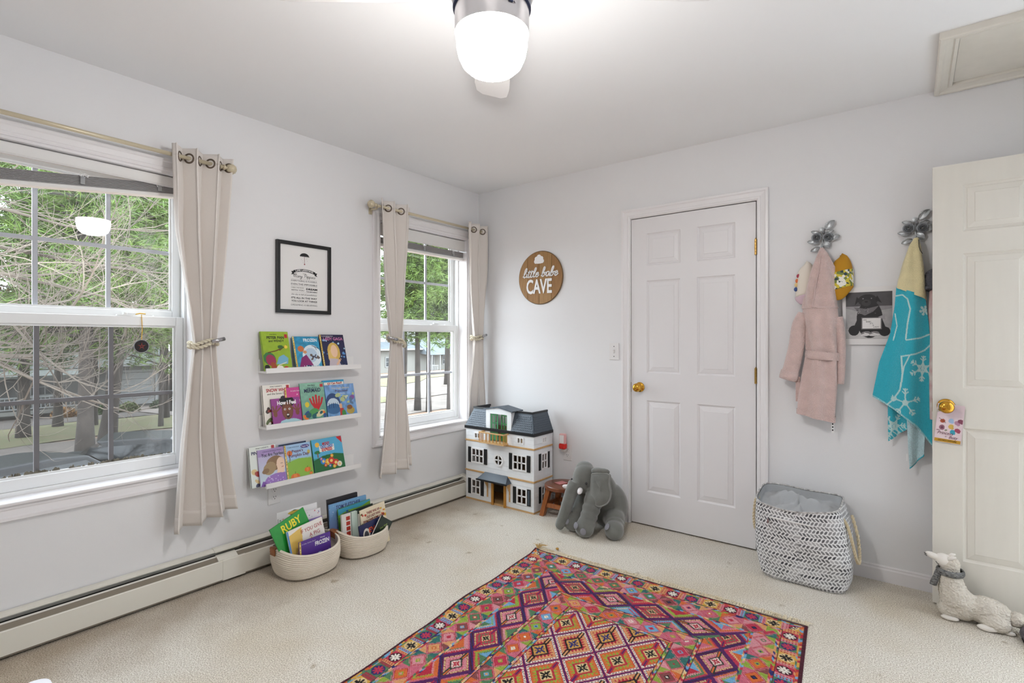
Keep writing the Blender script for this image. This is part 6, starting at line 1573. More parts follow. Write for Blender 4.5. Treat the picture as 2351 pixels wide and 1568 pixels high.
# bands of small stepped squares
def squares(d0, d1, k):
    m = (D >= d0) & (D < d1); w = d1 - d0; pit = 0.092
    f = (D - d0) / w - 0.5; i = np.floor(along / pit); a = along / pit - i - 0.5
    r_ = np.abs(a) + np.abs(f) * 1.0
    col = pick(hsh(i, side_id, k), ['pink', 'green', 'orange', 'lime', 'lpink', 'brown', 'blue', 'crimson', 'peach'])
    tri = pick(hsh(i + np.sign(a) * 0.3, side_id + np.sign(f) * 3, k + 1), ['lime', 'green', 'lpink', 'orange', 'brown', 'peach', 'teal', 'pink'])
    setc(m, tri)
    saw = 0.035 * np.abs(np.mod((a - f) * 9, 1) - 0.5) * 2
    setc(m & (r_ < 0.50), 'crimson'); setc(m & (r_ < 0.46), PAL['lpink'] * 0.95); setc(m & (r_ < 0.42), 'red')
    setc(m & (r_ < 0.36 + saw), col)
    q = np.maximum(np.abs(a + f), np.abs(a - f)); inn = pick(hsh(i, side_id, k + 7), ['black', 'white', 'lime', 'blue', 'crimson', 'orange', 'green']); inn2 = pick(hsh(i, side_id, k + 9), ['lpink', 'cream', 'red', 'peach', 'navy', 'white'])
    setc(m & (q < 0.15), inn); setc(m & (q < 0.075), inn2)
    setc(m & (np.abs(r_ - 0.56) < 0.012), 'lpink')
squares(0.107, 0.190, 11); zig(0.190, 0.207, ZN, 3)
# rows of large hooked diamonds
def diamonds(m, u, v, a, b, iu, iv, scheme):
    r_ = (np.abs(u) / a + np.abs(v) / b) / (0.80 if scheme == 0 else 0.93)
    odd = np.mod(iu + iv, 2)
    def two(x, y): return np.where((odd == 0)[..., None], PAL[x], PAL[y])
    # half-diamond triangles outside
    tri = pick(hsh(iu + np.sign(u) * .5, iv + np.sign(v) * .5, 21), ['lpink', 'lime', 'green', 'peach', 'crimson', 'blue', 'orange'])
    teeth = np.abs(np.mod((np.abs(u) / a - np.abs(v) / b) * 6, 1) - 0.5)
    setc(m, tri); setc(m & (r_ < 1.48 + teeth * 0.3) , pick(hsh(iu + np.sign(u), iv + np.sign(v), 5), ['crimson', 'pink', 'green', 'red', 'orange', 'brown']))
    setc(m & (r_ > 1.68 + teeth * 0.35), pick(hsh(iu + np.sign(u) * 2, iv + np.sign(v), 31), ['lpink', 'cream', 'lime', 'crimson', 'green', 'peach'])); setc(m & (r_ > 1.84 + teeth * 0.2), pick(hsh(iu + np.sign(u) * 2, iv - np.sign(v), 37), ['green', 'red', 'pink', 'blue', 'orange']))
    setc(m & (r_ < 1.40), 'purple'); chk = np.mod(np.floor((u - v) / 0.007), 2) == 0
    setc(m & (r_ < 1.32) & (r_ > 1.10) & (u * v < 0) & chk, 'maroon'); setc(m & (r_ < 1.32) & (r_ > 1.10) & (u * v < 0) & ~chk, 'navy')
    setc(m & (r_ < 1.02), 'red'); setc(m & (r_ < 0.985), 'cream' if scheme == 0 else 'white')
    dd = np.mod(np.floor((np.abs(u) / a - np.abs(v) / b) * 12), 2) == 0
    setc(m & (r_ < 0.955) & (r_ > 0.90) & dd, 'black'); setc(m & (r_ < 0.865), 'red')
    if scheme == 0: f1 = two('lpink', 'crimson'); f2 = two('pink', 'green'); o1 = two('dgreen', 'red'); o2 = two('orange', 'purple'); cc = two('white', 'cream'); ci = two('red', 'black')
    else: f1 = two('peach', 'orange'); f2 = two('red', 'lime'); o1 = two('black', 'red'); o2 = two('peach', 'purple'); cc = two('mustard', 'cream'); ci = two('navy', 'black')
    setc(m & (r_ < 0.83), f1)
    t2 = np.abs(np.mod((np.abs(u) / a - np.abs(v) / b) * 5, 1) - 0.5) * 2
    setc(m & (r_ < 0.50 + 0.26 * t2) & (r_ > 0.40), f2)
    q = np.maximum(np.abs(u) / a, np.abs(v) / b)
    tail = (np.abs(np.abs(v) / b - 0.0) < 0.10) & (np.abs(u) / a < 0.80)
    setc(m & tail, o1); setc(m & (np.abs(v) / b < 0.035) & (np.abs(u) / a < 0.78), o2)
    setc(m & (r_ < 0.50), o1); setc(m & (r_ < 0.39), f1 * 0.8); setc(m & (r_ < 0.35), cc)
    fl = (np.abs(u) / a < 0.04) | (np.abs(v) / b < 0.045) | (np.abs(np.abs(u) / a - np.abs(v) / b) < 0.035)
    setc(m & (r_ < 0.29) & fl & (r_ > .05), ci)
m = (D >= 0.207) & (D < 0.360); p2 = 0.196
iu = np.floor(along / p2); u = along - (iu + 0.5) * p2; v = D - 0.2835
diamonds(m, u, v, p2 / 2, 0.0765, iu, side_id, 0)
zig(0.360, 0.376, ZN, 4); squares(0.376, 0.456, 17); zig(0.456, 0.472, ZN, 6)
m = D >= 0.472
pu, pv = 0.232, 0.190
yy = Ty - 0.472; xx = Sx - RW / 2
i2 = np.floor(yy / pu); u = yy - (i2 + 0.5) * pu; j2 = np.floor(xx / pv + 0.5); v = xx - j2 * pv
diamonds(m, u, v, pu / 2, pv / 2, i2, j2, 1)
ra = np.abs(u) / (pu / 2) + np.abs(v) / (pv / 2)
# offset copies fill the gaps of the centre lattice
yo = yy + pu / 2; xo = xx + pv / 2
i3 = np.floor(yo / pu); u3 = yo - (i3 + 0.5) * pu; j3 = np.floor(xo / pv + 0.5); v3 = xo - j3 * pv
diamonds(m & (ra >= 1.0), u3, v3, pu / 2, pv / 2, i3 + 1, j3, 1)
# weave irregularity
wv = 0.74 + 0.28 * rs_.rand(ny + 1, nx + 1); rowv = 0.93 + 0.14 * rs_.rand(ny + 1, 1)
C = np.clip(C * (wv * rowv)[..., None], 0, 1)
P0 = np.array([1.106, -0.764]); ex = np.array([1.399, 0.042]) / RW; ey = np.array([0.092, -0.9955])
wob = 0.006 * np.sin(Ty * 7.0) * np.exp(-Sx / 0.12) + 0.004 * np.sin(Ty * 15 + 1) * np.exp(-Sx / 0.06)
wx = P0[0] + Sx * ex[0] + Ty * ey[0] + wob; wy = P0[1] + Sx * ex[1] + Ty * ey[1] + 0.004 * np.sin(Sx * 9) * np.exp(-Ty / 0.06)
wz = 0.0065 + 0.0022 * np.sin(Sx * 13 + Ty * 3) * np.sin(Ty * 9 + 1) + 0.010 * np.exp(-((Sx / 0.035) ** 2 + (Ty / 0.05) ** 2)) + 0.0010 * (((C.sum(-1)) > 0.9) - 0.5) + 0.0004 * rs_.randn(ny + 1, nx + 1)
edge = np.minimum(np.minimum(Sx, RW - Sx), np.minimum(Ty, RL - Ty)); wz = np.where(edge < dx * 0.5, 0.0008, wz)
rug = thing('kilim_rug', 'colourful red and pink kilim rug with diamond patterns and cream fringe', 'rug', (P0[0], P0[1], 0))
M_rug = mat_print('rug_wool', rough=0.95, bump=0.35, bscale=420, sheen=0.1, spec=0.1)
color_grid('woven_field', np.stack([wx - P0[0], wy - P0[1], wz], -1), C, M_rug, rug)
fr = MB(); r = random.Random(8)
for i in range(560):
    s = RW * (i + r.random()) / 560; L_ = r.uniform(0.028, 0.050) * (1.5 if s < 0.03 else 1); a = r.gauss(0.15, 0.30)
    b = Vector((s * ex[0], s * ex[1], 0.006)); d = Vector((math.sin(a), math.cos(a), 0))
    pts = [b, b + d * L_ * 0.4 + Vector((0, 0, r.uniform(0.002, 0.010))), b + d * L_ * 0.8 + Vector((r.gauss(0, .003), 0, r.uniform(0.0, 0.004))), b + d * L_ + Vector((r.gauss(0, .005), 0, -0.003))]
    fr.tube(pts, [0.0016, 0.0013, 0.0011, 0.0005], 4, caps=False)
tag(fr.build('fringe', mat('fringe_cotton', '#f2e8d2', rough=0.95, color2='#e0cfae', vscale=30), rug), kind='stuff')
tf = MB()
for i in range(22):
    a = r.uniform(-1.2, 1.2); L_ = r.uniform(0.03, 0.07)
    tf.tube([(0.02, 0.0, 0.012), (0.02 + math.sin(a) * L_ * .5, math.cos(a) * L_ * .5, 0.030), (0.02 + math.sin(a) * L_, math.cos(a) * L_, 0.012 + r.uniform(0, .02))], [0.0016, 0.0013, 0.0006], 4, caps=False)
tag(tf.build('corner_tassel', mat('tassel_straw', '#c9a972', rough=0.95), rug), kind='stuff')
bx_ = thing('dried_flower', 'tiny dried yellow flower lying by the rug fringe', 'flower', (1.215, -0.690, 0.001))
MB().lathe([(0, 0.0), (0.006, 0.002), (0.010, 0.008), (0.008, 0.012), (0.003, 0.010), (0, 0.009)], 9).build('bloom', mat('dried_yellow', '#b98a3c', rough=0.9), bx_, smooth=True)
MB().tube([(0.004, -0.006, 0.003), (0.012, -0.018, 0.004), (0.016, -0.030, 0.002)], 0.0016, 5).build('stalk', mat('dried_stem', '#cdb78f', rough=0.9), bx_)

# ------------------------------------------------------------------ laundry hamper
hm = thing('laundry_hamper', 'soft white hamper with grey brush-stroke pattern and rope handles', 'laundry hamper', (2.42, -0.185, 0))
HB = dict(c=np.array([0.0, 0.0]), a=0.196, b=0.142); HT = dict(c=np.array([-0.028, -0.012]), a=0.190, b=0.150)
HH = 0.405
def ham(w, t, off=0.0):
    e = 5.0; a = HB['a'] + (HT['a'] - HB['a']) * t + 0.016 * np.sin(PI * np.clip(t * 1.0, 0, 1)); b = HB['b'] + (HT['b'] - HB['b']) * t + 0.012 * np.sin(PI * t)
    c, s = np.cos(w), np.sin(w); r_ = (np.abs(c / a) ** e + np.abs(s / b) ** e) ** (-1 / e)
    r_ = r_ + off + 0.0035 * np.sin(3 * w + 9 * t) * np.sin(PI * t) + 0.0025 * np.sin(13 * t + 5 * w) * (1 - t)
    r_ = r_ - 0.014 * np.exp(-(t / 0.03) ** 2)
    cx = HB['c'][0] + (HT['c'][0] - HB['c'][0]) * t + 0.010 * np.sin(PI * t) * (c > 0); cy = HB['c'][1] + (HT['c'][1] - HB['c'][1]) * t
    return cx + r_ * c, cy + r_ * s, t
def rimz(w): return HH + 0.022 * np.sin(w) + 0.012 * np.cos(2 * w + 0.4)
NW, NT = 560, 168
ww, tt = np.meshgrid(np.linspace(0, 2 * PI, NW + 1)[:-1], np.linspace(0, 1, NT + 1))
X, Y, _ = ham(ww, tt); Z = 0.002 + tt * rimz(ww)
# arclength for the pattern
seg = np.hypot(np.diff(X[NT // 2], append=X[NT // 2][:1]), np.diff(Y[NT // 2], append=Y[NT // 2][:1])); arc = np.concatenate([[0], np.cumsum(seg)[:-1]])[None].repeat(NT + 1, 0)
rowh = 0.0190; cw = 0.0178
zp = Z + 0.006 * np.sin(arc * 14); ri = np.floor(zp / rowh); fv = zp / rowh - ri - 0.5
sh_ = np.where(np.mod(ri, 2) == 0, 1, -1); ua = arc / cw + sh_ * fv * 0.70 + 0.5 * np.mod(ri, 2); ci = np.floor(ua); fu = ua - ci - 0.5
g = hsh(np.floor(ci / 3 + ri * 0.37), ri, 2) * 0.8 + hsh(ci, ri, 3) * 0.2
inside = (np.abs(fu) / 0.33) ** 2.4 + (np.abs(fv) / 0.43) ** 3 < 1
col = np.where(inside[..., None], np.stack([0.055 + 0.50 * g ** 1.7, 0.055 + 0.49 * g ** 1.7, 0.065 + 0.49 * g ** 1.7], -1), np.array(lin('#efeff0')[:3]))
color_grid('bag', np.stack([X, Y, Z], -1), col, mat_print('hamper_fabric', rough=0.85, bump=0.08, bscale=300), hm, wrap=True)
M_lin = mat('hamper_lining', '#b4b6b8', rough=0.9, bump=0.1, bscale=60)
def lining(u, v):
    w = u * 2 * PI; t = 1.0 - 0.16 * v
    x, y, _ = ham(w, 1.0 - 0.02 * v, -0.006 - 0.004 * v); k = max(0.0, (v - 0.35) / 0.65)
    cx, cy = HT['c']; x = cx + (x - cx) * (1 - k); y = cy + (y - cy) * (1 - k)
    z = float(rimz(w)) - 0.002 - 0.050 * min(1, v / 0.4)
    z += k * (0.060 * math.sin(3 * w + 1) * (1 - k) + 0.05 * (1 - abs(2 * k - 1)) * math.sin(5 * w + 2) * .5 + 0.045 * k) + (0.026 * abs(mnoise.noise((x * 14, y * 14, 3.0))) + 0.010 * mnoise.noise((x * 40, y * 25, 1.0))) * min(1, v * 2.2)
    return (float(x), float(y), z)
MB().grid(lining, 96, 40, True).build('lining', M_lin, hm, smooth=True)
MB().tube([(float(ham(w, 1.0)[0]), float(ham(w, 1.0)[1]), float(rimz(w)) + 0.001) for w in np.linspace(0, 2 * PI, 121)], 0.0042, 6, caps=False).build('rim_piping', mat('hamper_rim', '#e4e2e0', rough=0.85, color2='#8f8c8c', vscale=60), hm, smooth=True)
def rope(name, path, R_, parent, m, turns):
    P = catmull(path, 10); n = len(P)
    for st in range(2):
        pts = []
        for i in range(n):
            t = (P[min(i + 1, n - 1)] - P[max(i - 1, 0)]).normalized(); a = t.orthogonal().normalized(); a = (Vector((0, 1, 0.3)) - t * t.dot(Vector((0, 1, 0.3)))).normalized(); b = t.cross(a)
            w = i / n * 2 * PI * turns + st * PI; pts.append(P[i] + (a * math.cos(w) + b * math.sin(w)) * R_ * 0.5)
        MB().tube(pts, R_ * 0.62, 7).build(name, m, parent, smooth=True)
M_hrope = mat('hamper_rope', '#d2c2a2', rough=0.95)
rope('rope_handle', [(-0.212, -0.050, 0.385), (-0.228, -0.060, 0.37), (-0.236, -0.065, 0.29), (-0.232, -0.060, 0.225), (-0.220, -0.030, 0.205), (-0.214, 0.0, 0.225), (-0.212, 0.02, 0.28), (-0.210, 0.03, 0.36)], 0.0075, hm, M_hrope, 16)
rope('rope_handle', [(0.168, -0.080, 0.360), (0.190, -0.092, 0.330), (0.212, -0.098, 0.25), (0.226, -0.090, 0.18), (0.234, -0.060, 0.150), (0.236, -0.030, 0.175), (0.226, 0.0, 0.26), (0.200, 0.03, 0.35)], 0.0078, hm, M_hrope, 18)
zp_ = MB(); zp_.box(-0.150, 0.045, -0.1700, -0.1655, 0.318, 0.324); zp_.build('zip_tape', M_white, hm, rot=(0, 0.04, 0))
bxo('zip_pull', -0.148, -0.142, -0.176, -0.169, 0.296, 0.318, M_silver, hm)

# ------------------------------------------------------------------ plush llama
M_wool = mat('llama_wool', '#ddd5c8', rough=1.0, var=0.05, vscale=40, bump=0.9, bscale=110)
M_face = mat('llama_face', '#ece6de', rough=0.85)
ll = thing('plush_llama', 'cream woolly plush llama with a dark knitted scarf, lying by the open door', 'stuffed animal', (3.03, -0.245, 0))
m = MB()
m.ball((0.085, 0.005, 0.062), (0.085, 0.052, 0.060), 20, 14, rot=(0, 0.12, 0)); m.ball((0.0, 0.0, 0.070), (0.062, 0.052, 0.068), 20, 14); m.ball((-0.035, -0.002, 0.040), (0.048, 0.046, 0.040), 18, 12)
m.tube(catmull([(-0.015, 0, 0.075), (-0.030, 0, 0.130), (-0.036, 0, 0.180), (-0.040, 0, 0.225)], 5), [0.060, 0.058, 0.056, 0.054, 0.052, 0.050, 0.048, 0.046, 0.044, 0.042, 0.040, 0.038, 0.036, 0.034, 0.032, 0.030], 18)
m.ball((-0.038, 0, 0.235), (0.036, 0.034, 0.036), 18, 12)
m.ball((0.110, -0.035, 0.032), (0.050, 0.030, 0.032), 16, 10)
bo_ = m.build('body', M_wool, ll, smooth=True); remesh(bo_, 0.0055, 2)
tx = bpy.data.textures.new('wool_curls', 'CLOUDS'); tx.noise_scale = 0.007
dm_ = bo_.modifiers.new('curls', 'DISPLACE'); dm_.texture = tx; dm_.strength = 0.012; dm_.mid_level = 0.5
m = MB(); m.ball((-0.060, -0.004, 0.248), (0.034, 0.028, 0.030), 18, 12, rot=(0, 0.45, 0)); m.ball((-0.098, -0.010, 0.262), (0.030, 0.015, 0.014), 14, 10, rot=(0, 0.35, 0))
hd = m.build('face', M_face, ll, smooth=True); remesh(hd, 0.004, 4)
m = MB(); m.tube([(-0.128, -0.014, 0.270), (-0.121, -0.022, 0.267)], 0.0016, 5); m.tube([(-0.127, -0.014, 0.263), (-0.119, -0.023, 0.260)], 0.0014, 5); m.build('nose_stitch', M_black, hd)
MB().tube([(-0.088, -0.0300, 0.246), (-0.083, -0.0325, 0.239), (-0.076, -0.0335, 0.236)], 0.0014, 5).build('eye_stitch', M_black, hd)
for y_ in (0.018, -0.018): MB().tube([(-0.045, y_, 0.258), (-0.030, y_ * 1.2, 0.272), (-0.018, y_ * 1.2, 0.276)], [0.009, 0.008, 0.003], 8).build('ear', M_face, ll, smooth=True)
m = MB(); m.ball((0.176, 0.0, 0.058), (0.034, 0.028, 0.032), 14, 10); t_ = m.build('tail', M_wool, ll, smooth=True); remesh(t_, 0.005, 1); q = t_.modifiers.new('curls', 'DISPLACE'); q.texture = tx; q.strength = 0.008
for p, r_ in (((-0.040, -0.036, 0.012), (0.032, 0.016, 0.011)), ((0.080, -0.052, 0.014), (0.034, 0.016, 0.013)), ((0.150, -0.038, 0.010), (0.020, 0.012, 0.009))): MB().ball(p, r_, 14, 8).build('hoof_pad', M_face, ll, smooth=True)
M_scarf = mat('scarf_knit', '#4a4a4c', rough=0.95, color2='#9a9a98', vscale=90, stretch=(1, 1, 2.2), bump=0.8, bscale=120)
MB().grid(lambda u, v: ((0.043 + 0.005 * math.sin(v * PI)) * math.cos(u * 2 * PI) - 0.037, (0.043 + 0.005 * math.sin(v * PI)) * math.sin(u * 2 * PI), 0.192 + 0.024 * v), 40, 6, True).build('scarf', M_scarf, ll, smooth=True, solid=0.006)
MB().tube([(-0.078, -0.016, 0.200), (-0.086, -0.020, 0.175), (-0.094, -0.022, 0.150), (-0.097, -0.022, 0.135)], [0.012, 0.012, 0.013, 0.013], 10, flat=0.5).build('scarf_end', M_scarf, ll, smooth=True)
bxo('sewn_label', -0.087, -0.0855, -0.026, -0.006, 0.110, 0.175, mat('label_cream', '#d9d3c2', rough=0.6), ll)

# ------------------------------------------------------------------ slipper at the right edge, white table corner at the left edge
sl = thing('slipper', 'dark grey fuzzy slipper toe at the far right edge of the carpet', 'slipper', (3.254, -0.340, 0.0), (0, 0, 0.12))
M_fuzz = mat('slipper_fuzz', '#5f5a60', rough=1.0, bump=0.8, bscale=150)
MB().ball((0, 0, 0.010), (0.040, 0.105, 0.010), 20, 8).build('sole', M_dark, sl, smooth=True)
MB().ball((0, 0.035, 0.028), (0.041, 0.068, 0.030), 20, 12).build('upper', M_fuzz, sl, smooth=True)
tb = thing('play_table', 'white table corner with rounded edge at the lower left', 'table', (1.474, -3.222, 0.0), (0, 0, 0))
TX, TY0 = 0.30, 0.28
pts = []
for cx_, cy_, a0 in ((0.27, 0.25, 0), (-0.27, 0.25, PI / 2), (-0.27, -0.25, PI), (0.27, -0.25, 3 * PI / 2)):
    pts += [(cx_ + 0.03 * math.cos(a0 + t), cy_ + 0.03 * math.sin(a0 + t)) for t in np.linspace(0, PI / 2, 6)]
MB().prism(pts, lambda u, v, w: (u, v, w), 0.385, 0.410).build('table_top', mat('table_white', '#efedf4', rough=0.3), tb, bevel=0.003)
for a in (-1, 1):
    for b in (-1, 1): MB().tube([(0.24 * a, 0.22 * b, 0.0), (0.22 * a, 0.20 * b, 0.385)], [0.016, 0.022], 12).build('leg', mat('table_leg_wood', '#d9b88a', rough=0.5), tb, smooth=True)
# ------------------------------------------------------------------ round wooden sign
M_signw = [mat('sign_oak_%d' % i, c, rough=0.6, color2=c2, vscale=9, stretch=(14, 1, 1)) for i, (c, c2) in enumerate((('#a87f4f', '#8f6838'), ('#a67b4a', '#8a6335'), ('#ab8353', '#94703f'), ('#a37848', '#8b6437')))]
sg = thing('round_wooden_sign', 'round plank sign with a cloud and raised white words, left of the closet door', 'sign', (0.628, -0.0005, 1.700))
R_ = 0.1975; cuts = [-R_, -0.1166, -0.0087, 0.1034, R_]
for i in range(4):
    a, b = cuts[i] + (0.0012 if i else 0), cuts[i + 1] - (0.0012 if i < 3 else 0)
    xs = np.linspace(a, b, 14)
    top = [(x, math.sqrt(max(0, R_ * R_ - x * x))) for x in xs]; bot = [(x, -z) for x, z in top[::-1]]
    MB().prism(top + bot, lambda u, v, w: (u, w, v), -0.012, 0.0).build('plank', M_signw[i], sg, bevel=0.0006, seg=1)
MB().tube([(R_ * math.cos(t), -0.006, R_ * math.sin(t)) for t in np.linspace(0, 2 * PI, 73)], 0.0058, 6, caps=False).build('edge_band', mat('sign_edge', '#6f5636', rough=0.6), sg, smooth=True)
cc_ = ((-0.028, -0.006, 0.017), (-0.022, 0.014, 0.017), (0.0, 0.026, 0.019), (0.022, 0.014, 0.017), (0.028, -0.006, 0.017), (0.0, -0.006, 0.018), (0.012, -0.008, 0.016), (-0.012, -0.008, 0.016))
op = []
for t in np.linspace(0, 2 * PI, 96, endpoint=False):
    d_ = (math.cos(t), math.sin(t)); best = 0.012
    for x, z, r_ in cc_:
        bq = d_[0] * x + d_[1] * z; disc = bq * bq - (x * x + z * z - r_ * r_)
        if disc > 0: best = max(best, bq + math.sqrt(disc))
    op.append((-0.008 + d_[0] * best, 0.130 + d_[1] * best))
MB().prism(op, lambda u, v, w: (u, w, v), -0.0165, -0.0122).build('cloud', M_white, sg)
handwriting('lettering', 'little babe', 0.070, 0.0052, M_white, sg, 0.004, 0.008, -0.0155, slope=0.0, slant=0.22, width=0.315)
text('lettering', 'CAVE', 0.150, M_white, sg, (-0.008, -0.0145, -0.072), extrude=0.0022, width=0.232, bold=0.0035)

# ------------------------------------------------------------------ rose coat hooks
M_pewt = mat('pewter_leaf', '#a9acae', rough=0.4, metal=0.75)
M_pewd = mat('pewter_rose', '#8b8e92', rough=0.45, metal=0.6)
def leaf_mesh(p0, p1, wd, cup=0.004):
    p0, p1 = Vector(p0), Vector(p1); d = p1 - p0; L_ = d.length; d.normalize(); n = Vector((0, -1, 0)); s = d.cross(n).normalized()
    def fn(u, v):
        w = wd * math.sin(PI * min(1, v * 0.97 + 0.03)) ** 0.75 * (1 + 0.07 * math.sin(v * 40)); a = (u - 0.5) * 2
        return tuple(p0 + d * (v * L_) + s * (a * w * 0.5) + n * (cup * (a * a) + 0.006 * math.sin(v * PI) + 0.0012 * math.cos(a * 9 + v * 12)))
    return MB().grid(fn, 8, 14)
def rose(parent, c, r_):
    m = MB(); c = Vector(c)
    for ring, (n, rr, h, tl) in enumerate(((3, 0.30, 0.016, 0.15), (4, 0.55, 0.013, 0.5), (5, 0.82, 0.009, 0.85), (5, 1.0, 0.005, 1.15))):
        for k_ in range(n):
            w0 = 2 * PI * k_ / n + ring * 0.6
            def fn(u, v):
                w = w0 + (u - 0.5) * 2 * PI / n * 1.35; q = r_ * rr * (0.45 + 0.55 * v ** (0.6 + 0.4 * tl)) * (1 - 0.10 * abs(2 * u - 1) ** 2)
                return (c.x + q * math.cos(w), c.y - 0.004 - h * v * (1.25 - tl * 0.5), c.z + q * math.sin(w))
            m.grid(fn, 6, 5)
    return m.build('rose', M_pewd, parent, smooth=True, solid=0.0012)
def rose_hook(label, x, z):
    o = thing('rose_hook', label, 'coat hook', (x, -0.001, z), group='pewter rose coat hooks')
    for p0, p1, wd in (((0.012, 0, 0.045), (0.056, 0, 0.088), 0.034), ((-0.006, 0, 0.022), (-0.054, 0, 0.040), 0.024), ((-0.016, 0, -0.022), (-0.072, 0, -0.014), 0.028), ((-0.012, 0, -0.050), (-0.056, 0, -0.068), 0.026), ((0.014, 0, 0.018), (0.054, 0, 0.034), 0.022), ((0.030, 0, -0.006), (0.080, 0, 0.002), 0.036), ((0.004, 0, -0.020), (0.034, 0, -0.056), 0.034)):
        q0 = (p0[0], -0.016, p0[2]); q1 = (p1[0], -0.016, p1[2]); leaf_mesh(q0, q1, wd).build('leaf', M_pewt, o, smooth=True, solid=0.0012)
    rose(o, (-0.027, -0.020, 0.004), 0.025); rose(o, (0.027, -0.022, 0.0), 0.025)
    MB().lathe([(0, 0), (0.011, 0), (0.011, -0.012), (0, -0.014)], 16, (-0.002, 0, 0.047), 'y').build('mount_plate', M_pewt, o)
    MB().ball((0.005, -0.020, 0.028), (0.008, 0.008, 0.008), 12, 8).build('gem', mat('grey_gem', '#77797d', rough=0.1), o, smooth=True)
    MB().tube(catmull([(0, -0.004, 0.04), (0.0, -0.010, 0.0), (0, -0.014, -0.040), (0, -0.026, -0.062), (0, -0.044, -0.058), (0, -0.050, -0.040)], 5), 0.0042, 8).build('hook', M_pewt, o, smooth=True)
    return o
rose_hook('pewter rose hook holding the pink bathrobe', 2.476, 1.780)
rose_hook('pewter rose hook holding the hooded towel', 2.872, 1.778)

# ------------------------------------------------------------------ draped cloth helper: rows (z, xl, xr, depth, yc)
def drape(rows, nfold, amp, seed, nu=72, nv=70, zslope=0.0):
    zs = [r_[0] for r_ in rows][::-1]; T_ = [[r_[k_] for r_ in rows][::-1] for k_ in range(1, 5)]
    zt, zb = rows[0][0], rows[-1][0]
    def fn(u, v):
        z0 = zt + (zb - zt) * v; xl, xr, dp, yc = [float(np.interp(z0, zs, t_)) for t_ in T_]
        w = u * 2 * PI; c, s = math.cos(w), math.sin(w); e = 2.4
        rr = (abs(c) ** e + abs(s) ** e) ** (-1 / e)
        f_ = 1 + amp * math.sin(nfold * w + 2.0 * math.sin(v * 3 + seed)) * min(1, v * 3 + 0.15) + 0.02 * mnoise.noise((c * 3, s * 3, z0 * 9 + seed))
        z = z0 + zslope * c * v
        return (0.5 * (xl + xr) + 0.5 * (xr - xl) * rr * c * (1 + 0.3 * (f_ - 1)), min(-0.004, yc + dp * rr * s * f_), z)
    return fn
M_robe = mat('robe_pink_fleece', '#d9bdb7', rough=1.0, var=0.06, vscale=25, bump=0.7, bscale=220, sheen=0.7)
rb_ = thing('bathrobe', 'pink hooded fleece bathrobe with belt hanging on the left rose hook', 'bathrobe', (2.476, 0, 0.80))
def part(name, fn, nu, nv, m, parent, wrap=True, off=None, **k):
    o_ = Vector(parent.location) if off is None else Vector(off)
    return MB().grid(lambda u, v: tuple(Vector(fn(u, v)) - o_), nu, nv, wrap).build(name, m, parent, smooth=True, **k)
hood = drape([(1.722, 2.468, 2.484, 0.012, -0.046), (1.690, 2.456, 2.505, 0.024, -0.046), (1.613, 2.430, 2.535, 0.036, -0.050), (1.503, 2.400, 2.543, 0.044, -0.054), (1.402, 2.386, 2.547, 0.046, -0.056)], 5, 0.20, 1)
part('hood', hood, 84, 50, M_robe, rb_)
body_ = drape([(1.412, 2.388, 2.548, 0.045, -0.056), (1.350, 2.388, 2.552, 0.048, -0.058), (1.266, 2.400, 2.553, 0.046, -0.056), (1.150, 2.406, 2.553, 0.042, -0.054), (1.000, 2.380, 2.548, 0.046, -0.058), (0.870, 2.364, 2.540, 0.050, -0.060), (0.815, 2.362, 2.538, 0.050, -0.060)], 6, 0.20, 2, zslope=-0.020)
part('robe_body', body_, 96, 80, M_robe, rb_)
hem_ = lambda u, v: tuple(Vector(body_(u, 0.955 + 0.045 * v)) + Vector((0, 0, 0)) + (Vector(body_(u, 0.96)) - Vector((2.455, -0.058, Vector(body_(u, 0.96)).z))).normalized() * 0.003)
part('hem', hem_, 96, 5, M_robe, rb_)
sv = MB(); P = catmull([(2.392, -0.060, 1.375), (2.372, -0.066, 1.310), (2.358, -0.070, 1.190), (2.338, -0.072, 1.090), (2.322, -0.072, 1.030)], 6)
sv.tube([p - Vector(rb_.location) for p in P], [float(np.interp(i, (0, 6, 14, 24), (0.026, 0.036, 0.040, 0.042))) for i in range(len(P))], 18, flat=0.8)
sv.build('sleeve', M_robe, rb_, smooth=True)
MB().tube([Vector(p) - Vector(rb_.location) for p in ((2.329, -0.072, 1.058), (2.322, -0.072, 1.030), (2.317, -0.072, 1.012))], [0.0455, 0.0465, 0.045], 18, flat=0.8).build('cuff', M_robe, rb_, smooth=True)
MB().tube([Vector(p) - Vector(rb_.location) for p in catmull([(2.550, -0.050, 1.350), (2.562, -0.050, 1.25), (2.562, -0.048, 1.10), (2.556, -0.046, 1.000)], 5)], 0.022, 14).build('sleeve', M_robe, rb_, smooth=True)
belt = lambda u, v: tuple(Vector((2.4795 + (0.0790 + 0.003 * math.sin(v * PI)) * math.cos(u * 2 * PI), min(-0.006, -0.054 + (0.0560 + 0.004 * math.sin(v * PI)) * math.sin(u * 2 * PI)), 1.168 - 0.042 * v - 0.006 * math.cos(u * 2 * PI))))
part('belt', belt, 64, 8, M_robe, rb_)
pp = [Vector(hood(0.70, 0.04 + 0.96 * t)) + Vector((0.002, -0.002, 0)) - Vector(rb_.location) for t in np.linspace(0, 1, 24)]
MB().tube(pp, 0.0035, 6).build('hood_seam', M_robe, rb_, smooth=True)
MB().tube([Vector(body_(u, 0.02)) + (Vector(body_(u, 0.02)) - Vector((2.467, -0.056, Vector(body_(u, 0.02)).z))).normalized() * 0.001 - Vector(rb_.location) for u in np.linspace(0, 1, 60)], 0.0038, 6, caps=False).build('neck_seam', M_robe, rb_, smooth=True)
